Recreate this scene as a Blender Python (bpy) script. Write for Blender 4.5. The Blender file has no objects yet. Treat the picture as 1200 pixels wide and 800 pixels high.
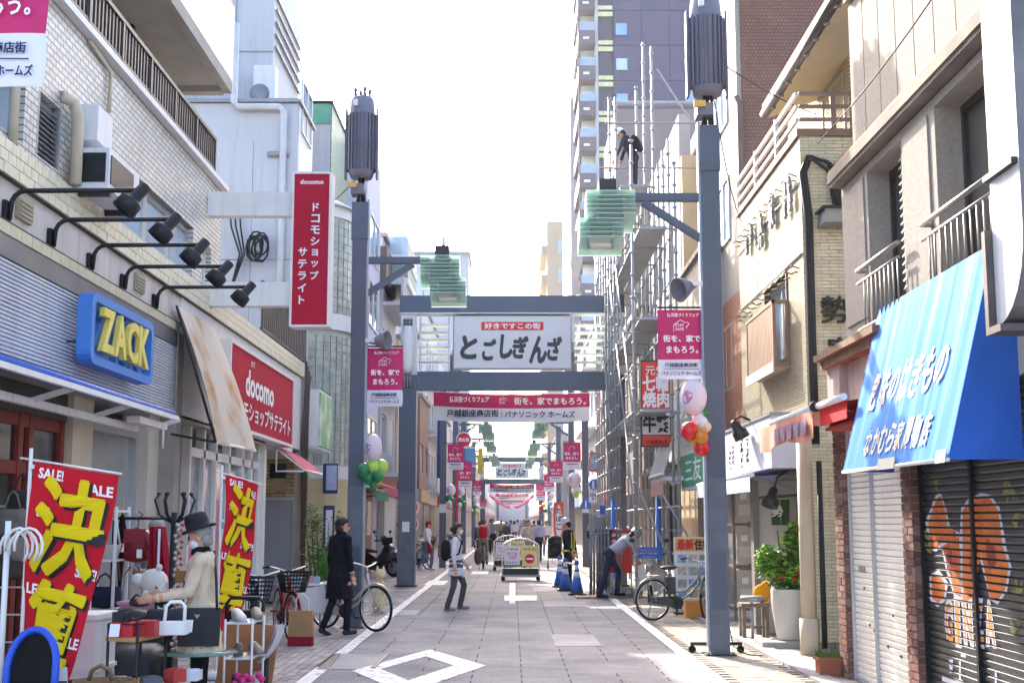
import bpy, bmesh, math, random
from mathutils import Vector, Matrix, Quaternion
from mathutils.kdtree import KDTree
random.seed(11)
S = bpy.context.scene
COL = S.collection
R = math.radians
PI = math.pi

# ------------------------------------------------------------------ camera, sky, sun, exposure
TILT = 7.97; FPX = 1500.0; CAMZ = 1.62
cam_data = bpy.data.cameras.new('camera'); cam = bpy.data.objects.new('camera', cam_data); COL.objects.link(cam)
cam.location = (0, 0, CAMZ); cam.rotation_euler = (R(90 + TILT), 0, 0)
cam_data.sensor_width = 36; cam_data.lens = 36 * FPX / 1200
cam_data.clip_start = 0.1; cam_data.clip_end = 3000
S.camera = cam
SUN_AZ, SUN_EL = -17.0, 30.0          # degrees from the street axis (left of it), degrees above the horizon
sun_dir = Vector((math.sin(R(SUN_AZ)) * math.cos(R(SUN_EL)), math.cos(R(SUN_AZ)) * math.cos(R(SUN_EL)), math.sin(R(SUN_EL))))
W = bpy.data.worlds.new('World'); S.world = W; W.use_nodes = True
nt = W.node_tree; bg = nt.nodes['Background']
sky = nt.nodes.new('ShaderNodeTexSky'); sky.sky_type = 'NISHITA'; sky.sun_disc = False
sky.sun_elevation = R(SUN_EL); sky.sun_rotation = R(SUN_AZ); sky.dust_density = 4.5; sky.air_density = .8; sky.ozone_density = .3
nt.links.new(sky.outputs[0], bg.inputs[0]); bg.inputs[1].default_value = 0.15
sl = bpy.data.lights.new('sun', 'SUN'); so = bpy.data.objects.new('sun', sl); COL.objects.link(so)
sl.energy = 2.2; sl.angle = R(0.5); sl.color = (1.0, 0.94, 0.85)
so.rotation_euler = sun_dir.to_track_quat('Z', 'Y').to_euler(); so.location = (0, 0, 40)
S.view_settings.view_transform = 'Standard'; S.view_settings.look = 'None'
S.view_settings.exposure = 2.62; S.view_settings.gamma = 1.0
S.render.engine = 'CYCLES'
S.cycles.max_bounces = 6; S.cycles.diffuse_bounces = 4; S.cycles.glossy_bounces = 3; S.cycles.transmission_bounces = 4; S.cycles.transparent_max_bounces = 8
S.cycles.use_denoising = True

# ------------------------------------------------------------------ helpers
def at(px, py, X=None, Y=None, Z=None):
	"""Where the sight line through a point of the 1200 x 800 photograph meets the plane x=X, y=Y or z=Z."""
	u = (px - 600) / FPX; v = (400 - py) / FPX; t = R(TILT)
	d = Vector((u, math.cos(t) - v * math.sin(t), math.sin(t) + v * math.cos(t)))
	k = X / d.x if X is not None else (Y / d.y if Y is not None else (Z - CAMZ) / d.z)
	return Vector((0, 0, CAMZ)) + d * k

def lin(h):
	if not isinstance(h, str): return tuple(h) if len(h) == 4 else (*h, 1.0)
	h = h.lstrip('#'); o = []
	for i in (0, 2, 4):
		c = int(h[i:i + 2], 16) / 255; o.append(c / 12.92 if c <= .04045 else ((c + .055) / 1.055) ** 2.4)
	return (*o, 1.0)

MC = {}
def M(name, col='#808080', rough=.6, metal=0.0, var=.1, scale=3.0, bump=0.0, bscale=60.0, emis=None, es=0.0, trans=0.0, alpha=1.0, ior=1.45, spec=None, streak=0.0, col2=None, split=(.45, .6), detail=4):
	"""A procedural material: base colour broken up by noise, optional vertical wear streaks, a second colour and fine relief."""
	if name in MC: return MC[name]
	m = bpy.data.materials.new(name); m.use_nodes = True; n = m.node_tree.nodes; l = m.node_tree.links
	b = n['Principled BSDF']; c = lin(col)
	b.inputs['Roughness'].default_value = rough; b.inputs['Metallic'].default_value = metal
	b.inputs['IOR'].default_value = ior; b.inputs['Transmission Weight'].default_value = trans; b.inputs['Alpha'].default_value = alpha
	if spec is None and rough >= .7 and not metal: spec = .2
	if spec is not None: b.inputs['Specular IOR Level'].default_value = spec
	if emis: b.inputs['Emission Color'].default_value = lin(emis); b.inputs['Emission Strength'].default_value = es
	tc = n.new('ShaderNodeNewGeometry')
	if var or col2:
		nz = n.new('ShaderNodeTexNoise'); nz.inputs['Scale'].default_value = scale; nz.inputs['Detail'].default_value = detail
		l.new(tc.outputs['Position'], nz.inputs['Vector'])
		rp = n.new('ShaderNodeValToRGB'); l.new(nz.outputs[0], rp.inputs[0])
		if col2:
			d = lin(col2); rp.color_ramp.elements[0].position = split[0]; rp.color_ramp.elements[1].position = split[1]
			rp.color_ramp.elements[0].color = c; rp.color_ramp.elements[1].color = d
		else:
			rp.color_ramp.elements[0].position = .3; rp.color_ramp.elements[1].position = .7
			rp.color_ramp.elements[0].color = (*[x * (1 - var) for x in c[:3]], 1); rp.color_ramp.elements[1].color = (*[min(1, x * (1 + var)) for x in c[:3]], 1)
		out = rp.outputs[0]
		if streak:
			mp = n.new('ShaderNodeMapping'); mp.inputs['Scale'].default_value = (9, 9, .7); l.new(tc.outputs['Position'], mp.inputs[0])
			n2 = n.new('ShaderNodeTexNoise'); n2.inputs['Scale'].default_value = 1; n2.inputs['Detail'].default_value = 5; l.new(mp.outputs[0], n2.inputs['Vector'])
			r2 = n.new('ShaderNodeValToRGB'); r2.color_ramp.elements[0].position = .5; r2.color_ramp.elements[1].position = .75
			r2.color_ramp.elements[0].color = (1, 1, 1, 1); k = 1 - streak; r2.color_ramp.elements[1].color = (k, k * .98, k * .94, 1); l.new(n2.outputs[0], r2.inputs[0])
			mx = n.new('ShaderNodeMix'); mx.data_type = 'RGBA'; mx.blend_type = 'MULTIPLY'; mx.inputs[0].default_value = 1
			l.new(out, mx.inputs[6]); l.new(r2.outputs[0], mx.inputs[7]); out = mx.outputs[2]
		l.new(out, b.inputs['Base Color'])
	else: b.inputs['Base Color'].default_value = c
	if bump:
		nb = n.new('ShaderNodeTexNoise'); nb.inputs['Scale'].default_value = bscale; nb.inputs['Detail'].default_value = 4; l.new(tc.outputs['Position'], nb.inputs['Vector'])
		bp = n.new('ShaderNodeBump'); bp.inputs['Strength'].default_value = bump; bp.inputs['Distance'].default_value = .01
		l.new(nb.outputs[0], bp.inputs['Height']); l.new(bp.outputs[0], b.inputs['Normal'])
	MC[name] = m; return m

def TM(name, axes, w, h, c1, c2, mortar, rough=.45, msize=.012, offset=.5, bump=.25, var=.12, streak=0):
	"""Tiles too small in the picture to pick apart: brick texture in world metres on the plane of the two AXES."""
	if name in MC: return MC[name]
	m = bpy.data.materials.new(name); m.use_nodes = True; n = m.node_tree.nodes; l = m.node_tree.links; b = n['Principled BSDF']
	g = n.new('ShaderNodeNewGeometry'); sp = n.new('ShaderNodeSeparateXYZ'); cb = n.new('ShaderNodeCombineXYZ'); l.new(g.outputs['Position'], sp.inputs[0])
	l.new(sp.outputs['XYZ'.index(axes[0])], cb.inputs[0]); l.new(sp.outputs['XYZ'.index(axes[1])], cb.inputs[1])
	br = n.new('ShaderNodeTexBrick'); br.inputs['Scale'].default_value = 1; br.inputs['Brick Width'].default_value = w; br.inputs['Row Height'].default_value = h
	br.inputs['Mortar Size'].default_value = msize; br.inputs['Mortar Smooth'].default_value = .15; br.offset = offset; br.inputs['Bias'].default_value = 0
	br.inputs['Color1'].default_value = lin(c1); br.inputs['Color2'].default_value = lin(c2); br.inputs['Mortar'].default_value = lin(mortar)
	l.new(cb.outputs[0], br.inputs[0])
	nz = n.new('ShaderNodeTexNoise'); nz.inputs['Scale'].default_value = 1.3; nz.inputs['Detail'].default_value = 6; l.new(g.outputs['Position'], nz.inputs['Vector'])
	rp = n.new('ShaderNodeValToRGB'); k = 1 - var; rp.color_ramp.elements[0].position = .35; rp.color_ramp.elements[0].color = (k, k, k, 1); rp.color_ramp.elements[1].position = .65; l.new(nz.outputs[0], rp.inputs[0])
	mx = n.new('ShaderNodeMix'); mx.data_type = 'RGBA'; mx.blend_type = 'MULTIPLY'; mx.inputs[0].default_value = 1
	l.new(br.outputs[0], mx.inputs[6]); l.new(rp.outputs[0], mx.inputs[7]); l.new(mx.outputs[2], b.inputs['Base Color'])
	bp = n.new('ShaderNodeBump'); bp.invert = True; bp.inputs['Strength'].default_value = bump; bp.inputs['Distance'].default_value = .01
	l.new(br.outputs[1], bp.inputs['Height']); l.new(bp.outputs[0], b.inputs['Normal'])
	b.inputs['Roughness'].default_value = rough; b.inputs['Specular IOR Level'].default_value = .2; MC[name] = m; return m

def org(o):
	v = Vector((0, 0, 0))
	while o is not None: v += o.location; o = o.parent
	return v

class MB:
	"""Collects shapes; build() links them as one mesh object."""
	def __init__(s): s.v = []; s.f = []; s.m = []; s.s = []
	def add(s, vs, fs, m=0, smooth=False):
		k = len(s.v); s.v += [tuple(p) for p in vs]; s.f += [tuple(i + k for i in f) for f in fs]; s.m += [m] * len(fs); s.s += [smooth] * len(fs); return s
	def box(s, x0, x1, y0, y1, z0, z1, m=0):
		if x0 > x1: x0, x1 = x1, x0
		if y0 > y1: y0, y1 = y1, y0
		if z0 > z1: z0, z1 = z1, z0
		return s.add([(x0, y0, z0), (x1, y0, z0), (x1, y1, z0), (x0, y1, z0), (x0, y0, z1), (x1, y0, z1), (x1, y1, z1), (x0, y1, z1)],
					 [(3, 2, 1, 0), (4, 5, 6, 7), (0, 1, 5, 4), (1, 2, 6, 5), (2, 3, 7, 6), (3, 0, 4, 7)], m)
	def cbox(s, x, y, z, w, d, h, m=0): return s.box(x - w / 2, x + w / 2, y - d / 2, y + d / 2, z, z + h, m)
	def rbox(s, mat, w, d, h, m=0):
		k = len(s.v); s.box(-w / 2, w / 2, -d / 2, d / 2, -h / 2, h / 2, m)
		for i in range(k, len(s.v)): s.v[i] = tuple(mat @ Vector(s.v[i]))
		return s
	def beam(s, a, b, w, h, m=0, up=(0, 0, 1)):
		a = Vector(a); b = Vector(b); d = (b - a).normalized(); u = Vector(up)
		if abs(d.dot(u)) > .99: u = Vector((0, 1, 0))
		r = d.cross(u).normalized(); u = r.cross(d).normalized(); c = []
		for p in (a, b): c += [p - r * w / 2 - u * h / 2, p + r * w / 2 - u * h / 2, p + r * w / 2 + u * h / 2, p - r * w / 2 + u * h / 2]
		return s.add(c, [(0, 1, 2, 3), (7, 6, 5, 4), (1, 0, 4, 5), (2, 1, 5, 6), (3, 2, 6, 7), (0, 3, 7, 4)], m)
	def tube(s, pts, r, n=8, m=0, closed=False):
		pts = [Vector(p) for p in pts]; k = len(pts); rs = r if isinstance(r, (list, tuple)) else [r] * k
		vs = []; prev = None
		for i, p in enumerate(pts):
			if closed: d = pts[(i + 1) % k] - pts[i - 1]
			else: d = pts[min(i + 1, k - 1)] - pts[max(i - 1, 0)]
			d.normalize()
			if prev is None:
				u = Vector((0, 0, 1)) if abs(d.z) < .9 else Vector((1, 0, 0)); a = d.cross(u).normalized()
			else:
				a = prev - d * prev.dot(d); a = a.normalized() if a.length > 1e-6 else d.orthogonal().normalized()
			prev = a; bb = d.cross(a)
			for j in range(n): t = 2 * PI * j / n; vs.append(p + (a * math.cos(t) + bb * math.sin(t)) * rs[i])
		fs = []
		for i in range(k if closed else k - 1):
			for j in range(n):
				i2 = (i + 1) % k; j2 = (j + 1) % n; fs.append((i * n + j, i * n + j2, i2 * n + j2, i2 * n + j))
		s.add(vs, fs, m, True)
		if not closed: q = len(s.v) - k * n; s.f += [tuple(q + j for j in range(n))[::-1], tuple(q + (k - 1) * n + j for j in range(n))]; s.m += [m, m]; s.s += [False, False]
		return s
	def cyl(s, a, b, r, r2=None, n=12, m=0): return s.tube([a, b], [r, r if r2 is None else r2], n, m)
	def lathe(s, prof, n=20, o=(0, 0, 0), m=0, mat=None, smooth=True):
		vs = []; o = Vector(o)
		for r, z in prof:
			for j in range(n):
				t = 2 * PI * j / n; p = Vector((r * math.cos(t), r * math.sin(t), z)); vs.append((mat @ p if mat else p) + o)
		fs = [(i * n + j, i * n + (j + 1) % n, (i + 1) * n + (j + 1) % n, (i + 1) * n + j) for i in range(len(prof) - 1) for j in range(n)]
		fs += [tuple(range(n))[::-1], tuple((len(prof) - 1) * n + j for j in range(n))]
		return s.add(vs, fs, m, smooth)
	def ball(s, c, rx, ry=None, rz=None, nu=14, nv=9, m=0, mat=None):
		ry = rx if ry is None else ry; rz = rx if rz is None else rz; c = Vector(c); vs = []
		for i in range(1, nv):
			a = PI * i / nv
			for j in range(nu):
				t = 2 * PI * j / nu; p = Vector((rx * math.sin(a) * math.cos(t), ry * math.sin(a) * math.sin(t), -rz * math.cos(a))); vs.append((mat @ p if mat else p) + c)
		b = Vector((0, 0, -rz)); t_ = Vector((0, 0, rz)); vs += [(mat @ b if mat else b) + c, (mat @ t_ if mat else t_) + c]; q = (nv - 1) * nu
		fs = [(i * nu + j, i * nu + (j + 1) % nu, (i + 1) * nu + (j + 1) % nu, (i + 1) * nu + j) for i in range(nv - 2) for j in range(nu)]
		fs += [(q, (j + 1) % nu, j) for j in range(nu)] + [(q + 1, (nv - 2) * nu + j, (nv - 2) * nu + (j + 1) % nu) for j in range(nu)]
		return s.add(vs, fs, m, True)
	def prism(s, poly, vec, m=0, m2=None):
		vec = Vector(vec); n = len(poly); p = [Vector(q) for q in poly]
		s.add(p + [q + vec for q in p], [tuple(range(n))[::-1], tuple(range(n, 2 * n))], m)
		k = len(s.v) - 2 * n; s.f += [(k + i, k + (i + 1) % n, k + n + (i + 1) % n, k + n + i) for i in range(n)]; s.m += [m if m2 is None else m2] * n; s.s += [False] * n; return s
	def quad(s, a, b, c, d, m=0): return s.add([a, b, c, d], [(0, 1, 2, 3)], m)
	def sheet(s, fn, nu, nv, m=0, smooth=True, th=0.0):
		"""A curved sheet fn(u, v) with real thickness th along its normal."""
		P = [[Vector(fn(i / nu, j / nv)) for j in range(nv + 1)] for i in range(nu + 1)]
		vs = [p for row in P for p in row]; w = nv + 1
		fs = [(i * w + j, (i + 1) * w + j, (i + 1) * w + j + 1, i * w + j + 1) for i in range(nu) for j in range(nv)]
		s.add(vs, fs, m, smooth)
		if th:
			nn = (P[nu][0] - P[0][0]).cross(P[0][nv] - P[0][0]).normalized() * -th
			s.add([p + nn for p in vs], [f[::-1] for f in fs], m, smooth)
		return s
	def xf(s, mat): s.v = [tuple(mat @ Vector(p)) for p in s.v]; return s
	def build(s, name, mats, parent=None, label=None, kind=None, loc=None):
		me = bpy.data.meshes.new(name); o = bpy.data.objects.new(name, me)
		if parent is not None: o.parent = parent; L = org(parent)
		elif loc is not None: L = Vector(loc)
		else:
			xs, ys, zs = zip(*s.v); L = Vector(((min(xs) + max(xs)) / 2, (min(ys) + max(ys)) / 2, min(zs)))
		if parent is None: o.location = L
		me.from_pydata([(p[0] - L.x, p[1] - L.y, p[2] - L.z) for p in s.v], [], s.f)
		for q in (mats if isinstance(mats, (list, tuple)) else [mats]): me.materials.append(q)
		me.polygons.foreach_set('material_index', s.m); me.polygons.foreach_set('use_smooth', s.s)
		COL.objects.link(o)
		if label: o['label'] = label
		if kind: o['kind'] = kind
		return o

def thing(name, label, cat, loc=(0, 0, 0), group=None):
	o = bpy.data.objects.new(name, None); o.empty_display_size = .1; COL.objects.link(o); o.location = loc
	o['label'] = label; o['category'] = cat
	if group: o['group'] = group
	return o
def tag(o, label, cat, group=None):
	o['label'] = label; o['category'] = cat
	if group: o['group'] = group
	return o
KIDS = {}
def dup(o, loc=None, rotz=None, label=None, parent=None, scale=None):
	"""A copy of a thing with copies of its parts and their sub-parts."""
	if o.name not in KIDS: KIDS[o.name] = list(o.children)
	c = o.copy(); COL.objects.link(c); c.parent = parent
	if loc is not None: c.location = loc
	if rotz is not None: c.rotation_euler = (0, 0, rotz)
	if scale is not None: c.scale = scale
	if label: c['label'] = label
	for ch in KIDS[o.name]: dup(ch, parent=c)
	return c
def inst(src, parent, off, rot=None, scale=None):
	"""One more copy of a part, moved by off."""
	c = src.copy(); COL.objects.link(c); c.parent = parent; c.location = Vector(off)
	if rot is not None: c.rotation_euler = rot
	if scale is not None: c.scale = scale
	return c

TXT = {}
def text(name, s, mat, parent, o, right, up, w=None, h=None, ext=0.0, bold=0.0, lean=0.0, spacing=1.0, label=None, mesh_only=False):
	"""Lettering centred at o, fitted to w x h metres, on the plane of right and up (flat print unless ext)."""
	cjk = any(ord(q) > 255 for q in s); thick = bold if cjk and bold > .012 else 0; bold = min(bold, .008) if cjk else bold
	key = (s, bold, lean, spacing)
	if key not in TXT:
		cu = bpy.data.curves.new('lettering', 'FONT'); cu.body = s; cu.align_x = 'CENTER'; cu.resolution_u = 2; cu.offset = bold; cu.shear = lean
		cu.space_line = spacing; cu.size = 1
		to = bpy.data.objects.new('lettering', cu); COL.objects.link(to)
		bpy.context.view_layer.update()
		me = bpy.data.meshes.new_from_object(to.evaluated_get(bpy.context.evaluated_depsgraph_get()))
		vs = [tuple(v.co) for v in me.vertices]; fs = [tuple(p.vertices) for p in me.polygons]
		bpy.data.objects.remove(to); bpy.data.curves.remove(cu); bpy.data.meshes.remove(me)
		xs = [v[0] for v in vs] or [0]; ys = [v[1] for v in vs] or [0]
		cx, cy = (min(xs) + max(xs)) / 2, (min(ys) + max(ys)) / 2
		TXT[key] = ([(x - cx, y - cy) for x, y, _ in vs], fs, max(xs) - min(xs) or 1, max(ys) - min(ys) or 1)
	vs, fs, tw, th = TXT[key]
	sx = w / tw if w else h / th; sy = h / th if h else sx
	if not w: sx = sy
	right = Vector(right).normalized(); up = Vector(up).normalized(); n = right.cross(up); o = Vector(o)
	b = MB(); P = [o + right * x * sx + up * y * sy for x, y in vs]
	if thick and not ext:                              # a brush stroke: the glyph repeated round itself, each copy a hair higher
		for k in range(6): a = PI * k / 3; b.add([p + right * thick * sx * math.cos(a) + up * thick * sy * math.sin(a) + n * .0005 * (k + 1) for p in P], fs)
	if ext:
		from collections import Counter
		k = len(P); b.add(P + [p + n * ext for p in P], [f[::-1] for f in fs] + [tuple(i + k for i in f) for f in fs])
		ec = Counter(); 
		for f in fs:
			for i in range(len(f)): ec[(f[i], f[(i + 1) % len(f)])] += 1
		sd = [(a, c, c + k, a + k) for (a, c) in ec if (c, a) not in ec]
		b.f += sd; b.m += [0] * len(sd); b.s += [False] * len(sd)
	else: b.add(P, fs)
	if mesh_only: return b
	return b.build(name, mat, parent, label)

# common materials
white = M('white paint', '#e4e2de', .5, var=.04, streak=.12)
cream = M('cream paint', '#d8d2c2', .6, var=.06, streak=.15)
offwhite = M('off white panel', '#d9dadc', .55, var=.05, scale=.8, streak=.1)
dark = M('dark metal', '#2b2a2c', .45, .3, var=.1)
black = M('black plastic', '#17171a', .5, var=.1)
blackcloth = M('black cloth', '#16161c', .9, var=.2, scale=20)
grey = M('grey metal', '#8b8d90', .45, .3, var=.08)
steel = M('galvanised steel', '#96989b', .5, .5, var=.12, scale=14)
chrome = M('chrome', '#c9c9c9', .18, 1, var=.03)
alu = M('aluminium', '#b9bcc0', .4, .6, var=.05)
navy = M('slate blue post paint', '#4f5868', .42, .15, var=.06, scale=2, bump=.08, bscale=90)
glass = M('window glass', '#5f7280', .06, 0, var=.15, scale=.7, spec=.8)
skyglass = M('pale window glass', '#9db2c4', .05, 0, var=.12, scale=.5, spec=1)
darkglass = M('dark window glass', '#22272a', .08, 0, var=.2, scale=.8, spec=.7)
lampglass = M('green lamp glass', '#d3f1e6', .12, 0, var=.02, trans=.45, ior=1.2)
bladeglass = M('milky blade glass', '#e4efe9', .2, 0, var=.04, trans=.3, ior=1.2)
wood = M('pale wood', '#b98a56', .5, var=.15, scale=8)
brownwood = M('brown wood', '#7c5a40', .6, var=.18, scale=9)
magenta = M('magenta print', '#c02065', .6, var=.03)
bannerwhite = M('banner white', '#dcdce6', .7, var=.03)
ink = M('navy ink', '#252a58', .7, var=0)
whiteink = M('white ink', '#f2eff0', .6, var=0)
blackink = M('black ink', '#17161a', .6, var=0)
red = M('sign red', '#c3162e', .4, var=.04)
tyre = M('rubber', '#1a1a1b', .8, var=.1)
beige = M('beige paint', '#c9bda6', .6, var=.08, streak=.15)
soffit = M('grey soffit', '#a8a49c', .8, var=.08)
concrete = M('concrete', '#aaa59c', .85, var=.12, scale=5, bump=.2, streak=.15)
skin = M('skin', '#c99a7d', .55, var=.05, scale=20)
XH = Vector((1, 0, 0)); YH = Vector((0, 1, 0)); ZH = Vector((0, 0, 1))
# ------------------------------------------------------------------ ground, road, pavements, markings
def speckle(name, c, d, rough=.85, blocks=False):
	m = M(name, c, rough, var=0)
	n = m.node_tree.nodes; l = m.node_tree.links; b = n['Principled BSDF']; g = n['Geometry']
	a = n.new('ShaderNodeTexNoise'); a.inputs['Scale'].default_value = 75; a.inputs['Detail'].default_value = 3; l.new(g.outputs['Position'], a.inputs['Vector'])
	r = n.new('ShaderNodeValToRGB'); r.color_ramp.elements[0].position = .38; r.color_ramp.elements[1].position = .62
	r.color_ramp.elements[0].color = lin(d); r.color_ramp.elements[1].color = lin(c); l.new(a.outputs[0], r.inputs[0])
	e = n.new('ShaderNodeTexNoise'); e.inputs['Scale'].default_value = .8; e.inputs['Detail'].default_value = 8; e.inputs['Roughness'].default_value = .65; l.new(g.outputs['Position'], e.inputs['Vector'])
	q = n.new('ShaderNodeValToRGB'); q.color_ramp.elements[0].position = .35; q.color_ramp.elements[0].color = (.66, .65, .66, 1); q.color_ramp.elements[1].position = .62; l.new(e.outputs[0], q.inputs[0])
	x = n.new('ShaderNodeMix'); x.data_type = 'RGBA'; x.blend_type = 'MULTIPLY'; x.inputs[0].default_value = 1; l.new(r.outputs[0], x.inputs[6]); l.new(q.outputs[0], x.inputs[7])
	out = x.outputs[2]
	if blocks:
		bt = n.new('ShaderNodeTexBrick'); bt.inputs['Scale'].default_value = 1; bt.inputs['Brick Width'].default_value = .21; bt.inputs['Row Height'].default_value = .105; bt.inputs['Mortar Size'].default_value = .006
		bt.inputs['Color1'].default_value = (1, 1, 1, 1); bt.inputs['Color2'].default_value = (.86, .86, .87, 1); bt.inputs['Mortar'].default_value = (.8, .8, .8, 1); l.new(g.outputs['Position'], bt.inputs[0])
		y = n.new('ShaderNodeMix'); y.data_type = 'RGBA'; y.blend_type = 'MULTIPLY'; y.inputs[0].default_value = 1; l.new(out, y.inputs[6]); l.new(bt.outputs[0], y.inputs[7]); out = y.outputs[2]
	l.new(out, b.inputs['Base Color'])
	p = n.new('ShaderNodeBump'); p.inputs['Strength'].default_value = .35; p.inputs['Distance'].default_value = .006; l.new(a.outputs[0], p.inputs['Height']); l.new(p.outputs[0], b.inputs['Normal'])
	return m
asphalt = speckle('mauve block asphalt', '#a9a7ab', '#78767b', blocks=True)
paveL = speckle('pinkish grey paver', '#b9b0ad', '#a39b98'); paveL2 = speckle('pale paver', '#c4bdb8', '#b0a8a4'); paveL3 = speckle('dull paver', '#aaa19f', '#979090')
paveR = speckle('sandy paver', '#b5aa9c', '#a09585'); paveR2 = speckle('light sandy paver', '#c2b8aa', '#aea392'); paveR3 = speckle('dark sandy paver', '#a3988a', '#8f8576')
joint = M('dark joint', '#4a4648', .9)
roadwhite = M('worn road paint', '#dedddb', .7, scale=9, col2='#9a9598', split=(.53, .66), detail=10)
slabgrey = speckle('pale concrete slab', '#b3afb0', '#9d999b')
cement = M('cement apron', '#8f8b86', .9, var=.15, scale=2.5, bump=.3, bscale=50)

ground = MB().quad((-300, -40, -.03), (300, -40, -.03), (300, 700, -.03), (-300, 700, -.03)).build('ground', cement, kind='structure')
road = MB().box(-2.1, 2.1, -4, 330, -.025, 0).build('road', asphalt, kind='structure', loc=(0, 0, 0))
b = MB()
for X in (-1.62, -.98, -.42, .1, .6, 1.12, 1.62):
	y = 9.0 + random.random() * .3
	while y < 62:
		if random.random() < .88: b.box(X - .007, X + .007, y, y + random.uniform(.24, .34), .0005, .004)
		y += .52
b.build('joint_slot', joint, road, kind='stuff')
pl = MB().box(-4.6, -2.1, -4, 330, -.025, -.002).build('pavement', joint, kind='structure', loc=(0, 0, 0))
pr = MB().box(2.1, 3.08, -4, 330, -.025, -.002).build('pavement', joint, kind='structure', loc=(0, 0, 0))
ap = MB().box(3.32, 8, 5, 330, -.025, .012).build('cement_apron', cement, kind='structure', loc=(0, 0, 0))
def pavers(parent, x0, x1, y0, y1, w, d, mats, seen, kind):
	"""Pavers with open joints: the 300 that show largest are parts, the rest one mesh."""
	g = .008; protos = []
	for m in mats:
		o = MB().box(-w / 2 + g / 2, w / 2 - g / 2, -d / 2 + g / 2, d / 2 - g / 2, -.02, 0); 
		protos.append((o, m))
	src = {}; cells = []
	for j in range(int((y1 - y0) / d)):
		y = y0 + (j + .5) * d
		for i in range(-1, int((x1 - x0) / w) + 1):
			x = x0 + (i + .5 + (.5 if (j % 2 and kind == 'rows') else 0)) * w
			if x - w / 2 < x0 - .001 or x + w / 2 > x1 + .001: continue
			yy = y + (d / 2 if (i % 2 and kind == 'cols') else 0)
			cells.append((x, yy))
	cells.sort(key=lambda c: c[1]); rest = MB(); n = 0
	for x, y in cells:
		k = random.choice((0, 0, 0, 1, 1, 2)); z = .006 + random.uniform(-.0025, .0025)
		if n < 300 and seen(x, y):
			if k not in src:
				o = MB().box(-w / 2 + g / 2, w / 2 - g / 2, -d / 2 + g / 2, d / 2 - g / 2, -.02, 0).build('paver', mats[k], parent); src[k] = o
			else: o = inst(src[k], parent, (0, 0, 0))
			o.location = (x, y, z); o.rotation_euler = (random.uniform(-.01, .01), random.uniform(-.012, .012), random.uniform(-.006, .006)); n += 1
		else: rest.box(x - w / 2 + g / 2, x + w / 2 - g / 2, y - d / 2 + g / 2, y + d / 2 - g / 2, -.02, z, k)
	rest.build('paver_field', mats, parent, kind='stuff')
pavers(pl, -4.6, -2.2, 10.5, 42, .1, .21, [paveL, paveL2, paveL3], lambda x, y: y > 13.1 and x > -.2 * y - .3, 'cols')
pavers(pr, 2.2, 3.08, 10.5, 44, .22, .11, [paveR, paveR2, paveR3], lambda x, y: y > 13.0, 'rows')
MB().box(-4.6, -2.1, 42, 330, -.01, .004).build('far_paving', paveL, pl); MB().box(2.1, 3.08, 44, 330, -.01, .004).build('far_paving', paveR, pr)
kerb = MB().box(3.08, 3.32, 8, 9.5, -.02, .03).build('kerb', slabgrey, kind='structure', loc=(0, 0, 0))
k0 = None
for i in range(60):
	y = 9.52 + i * .6
	if k0 is None: k0 = MB().box(3.085, 3.315, 0, .585, -.02, .03).build('kerb_slab', slabgrey, kerb); k0.location = (0, y, 0)
	else: inst(k0, kerb, (random.uniform(-.006, .006), y, random.uniform(-.006, .004)))
def flat(pts, z=.0105, name='road_marking', mat=roadwhite):
	return MB().prism([(p[0], p[1], z - .006) for p in pts], (0, 0, .006)).build(name, mat, kind='structure')
for X in (-2.1, 2.1):
	s_ = 1 if X > 0 else -1
	for y0, y1 in ([(8, 14.62), (16.1, 120)] if X < 0 else [(8, 120)]): flat([(X - .08, y0), (X + .08, y0), (X + .08, y1), (X - .08, y1)], .0125)
# lozenge painted on the road
A, B, C = [at(*p, Z=0) for p in ((412, 786), (504, 761), (569, 780))]; D = A + C - B
a, b_, c_ = [at(*p, Z=0) for p in ((446, 784), (499, 769), (532, 780))]; d_ = a + c_ - b_
lz = MB()
for p, q, r_, s_ in ((A, B, b_, a), (B, C, c_, b_), (C, D, d_, c_), (D, A, a, d_)): lz.prism([(v.x, v.y, .002) for v in (p, q, r_, s_)], (0, 0, .006))
lz.build('lozenge_marking', roadwhite, kind='structure')
def slab(px, name='concrete_slab', mat=slabgrey, z=.007): return flat([at(*p, Z=0) for p in px], z, name, mat)
slab([(384, 784), (437, 784), (456, 766), (399, 766)])
slab([(645, 743), (651, 757), (706, 757), (695, 744)]); slab([(637, 704), (637, 711), (691, 711), (686, 705)]); slab([(624, 687), (626, 693), (655, 693), (652, 688)]); slab([(460, 715), (452, 721), (487, 721), (493, 714)], z=.0085)
grate = M('drain grate', '#5a585b', .6, .3)
for px in ([(371, 785), (384, 785), (399, 767), (393, 767)], [(434, 783), (440, 783), (457, 766), (452, 766)]): slab(px, 'drain_grate', grate, .0145)
for x0, x1, y0, y1 in ((597, 604, 683, 707), (591, 629, 698, 704)):
	flat([at(x0, y1, Z=0), at(x1, y1, Z=0), at(x1, y0, Z=0), at(x0, y0, Z=0)], .0105 + .004 * (x0 == 591))
for x0, x1, y in ((500, 523, 683), (553, 572, 671), (540, 552, 665), (600, 612, 668), (566, 572, 655), (585, 590, 648), (640, 662, 676), (572, 580, 660), (520, 540, 660), (638, 655, 655)):
	p, q = at(x0, y, Z=0), at(x1, y, Z=0); flat([(p.x, p.y - 1.2), (q.x, q.y - 1.2), (q.x, q.y + 1.2), (p.x, p.y + 1.2)], .0145)
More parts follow.
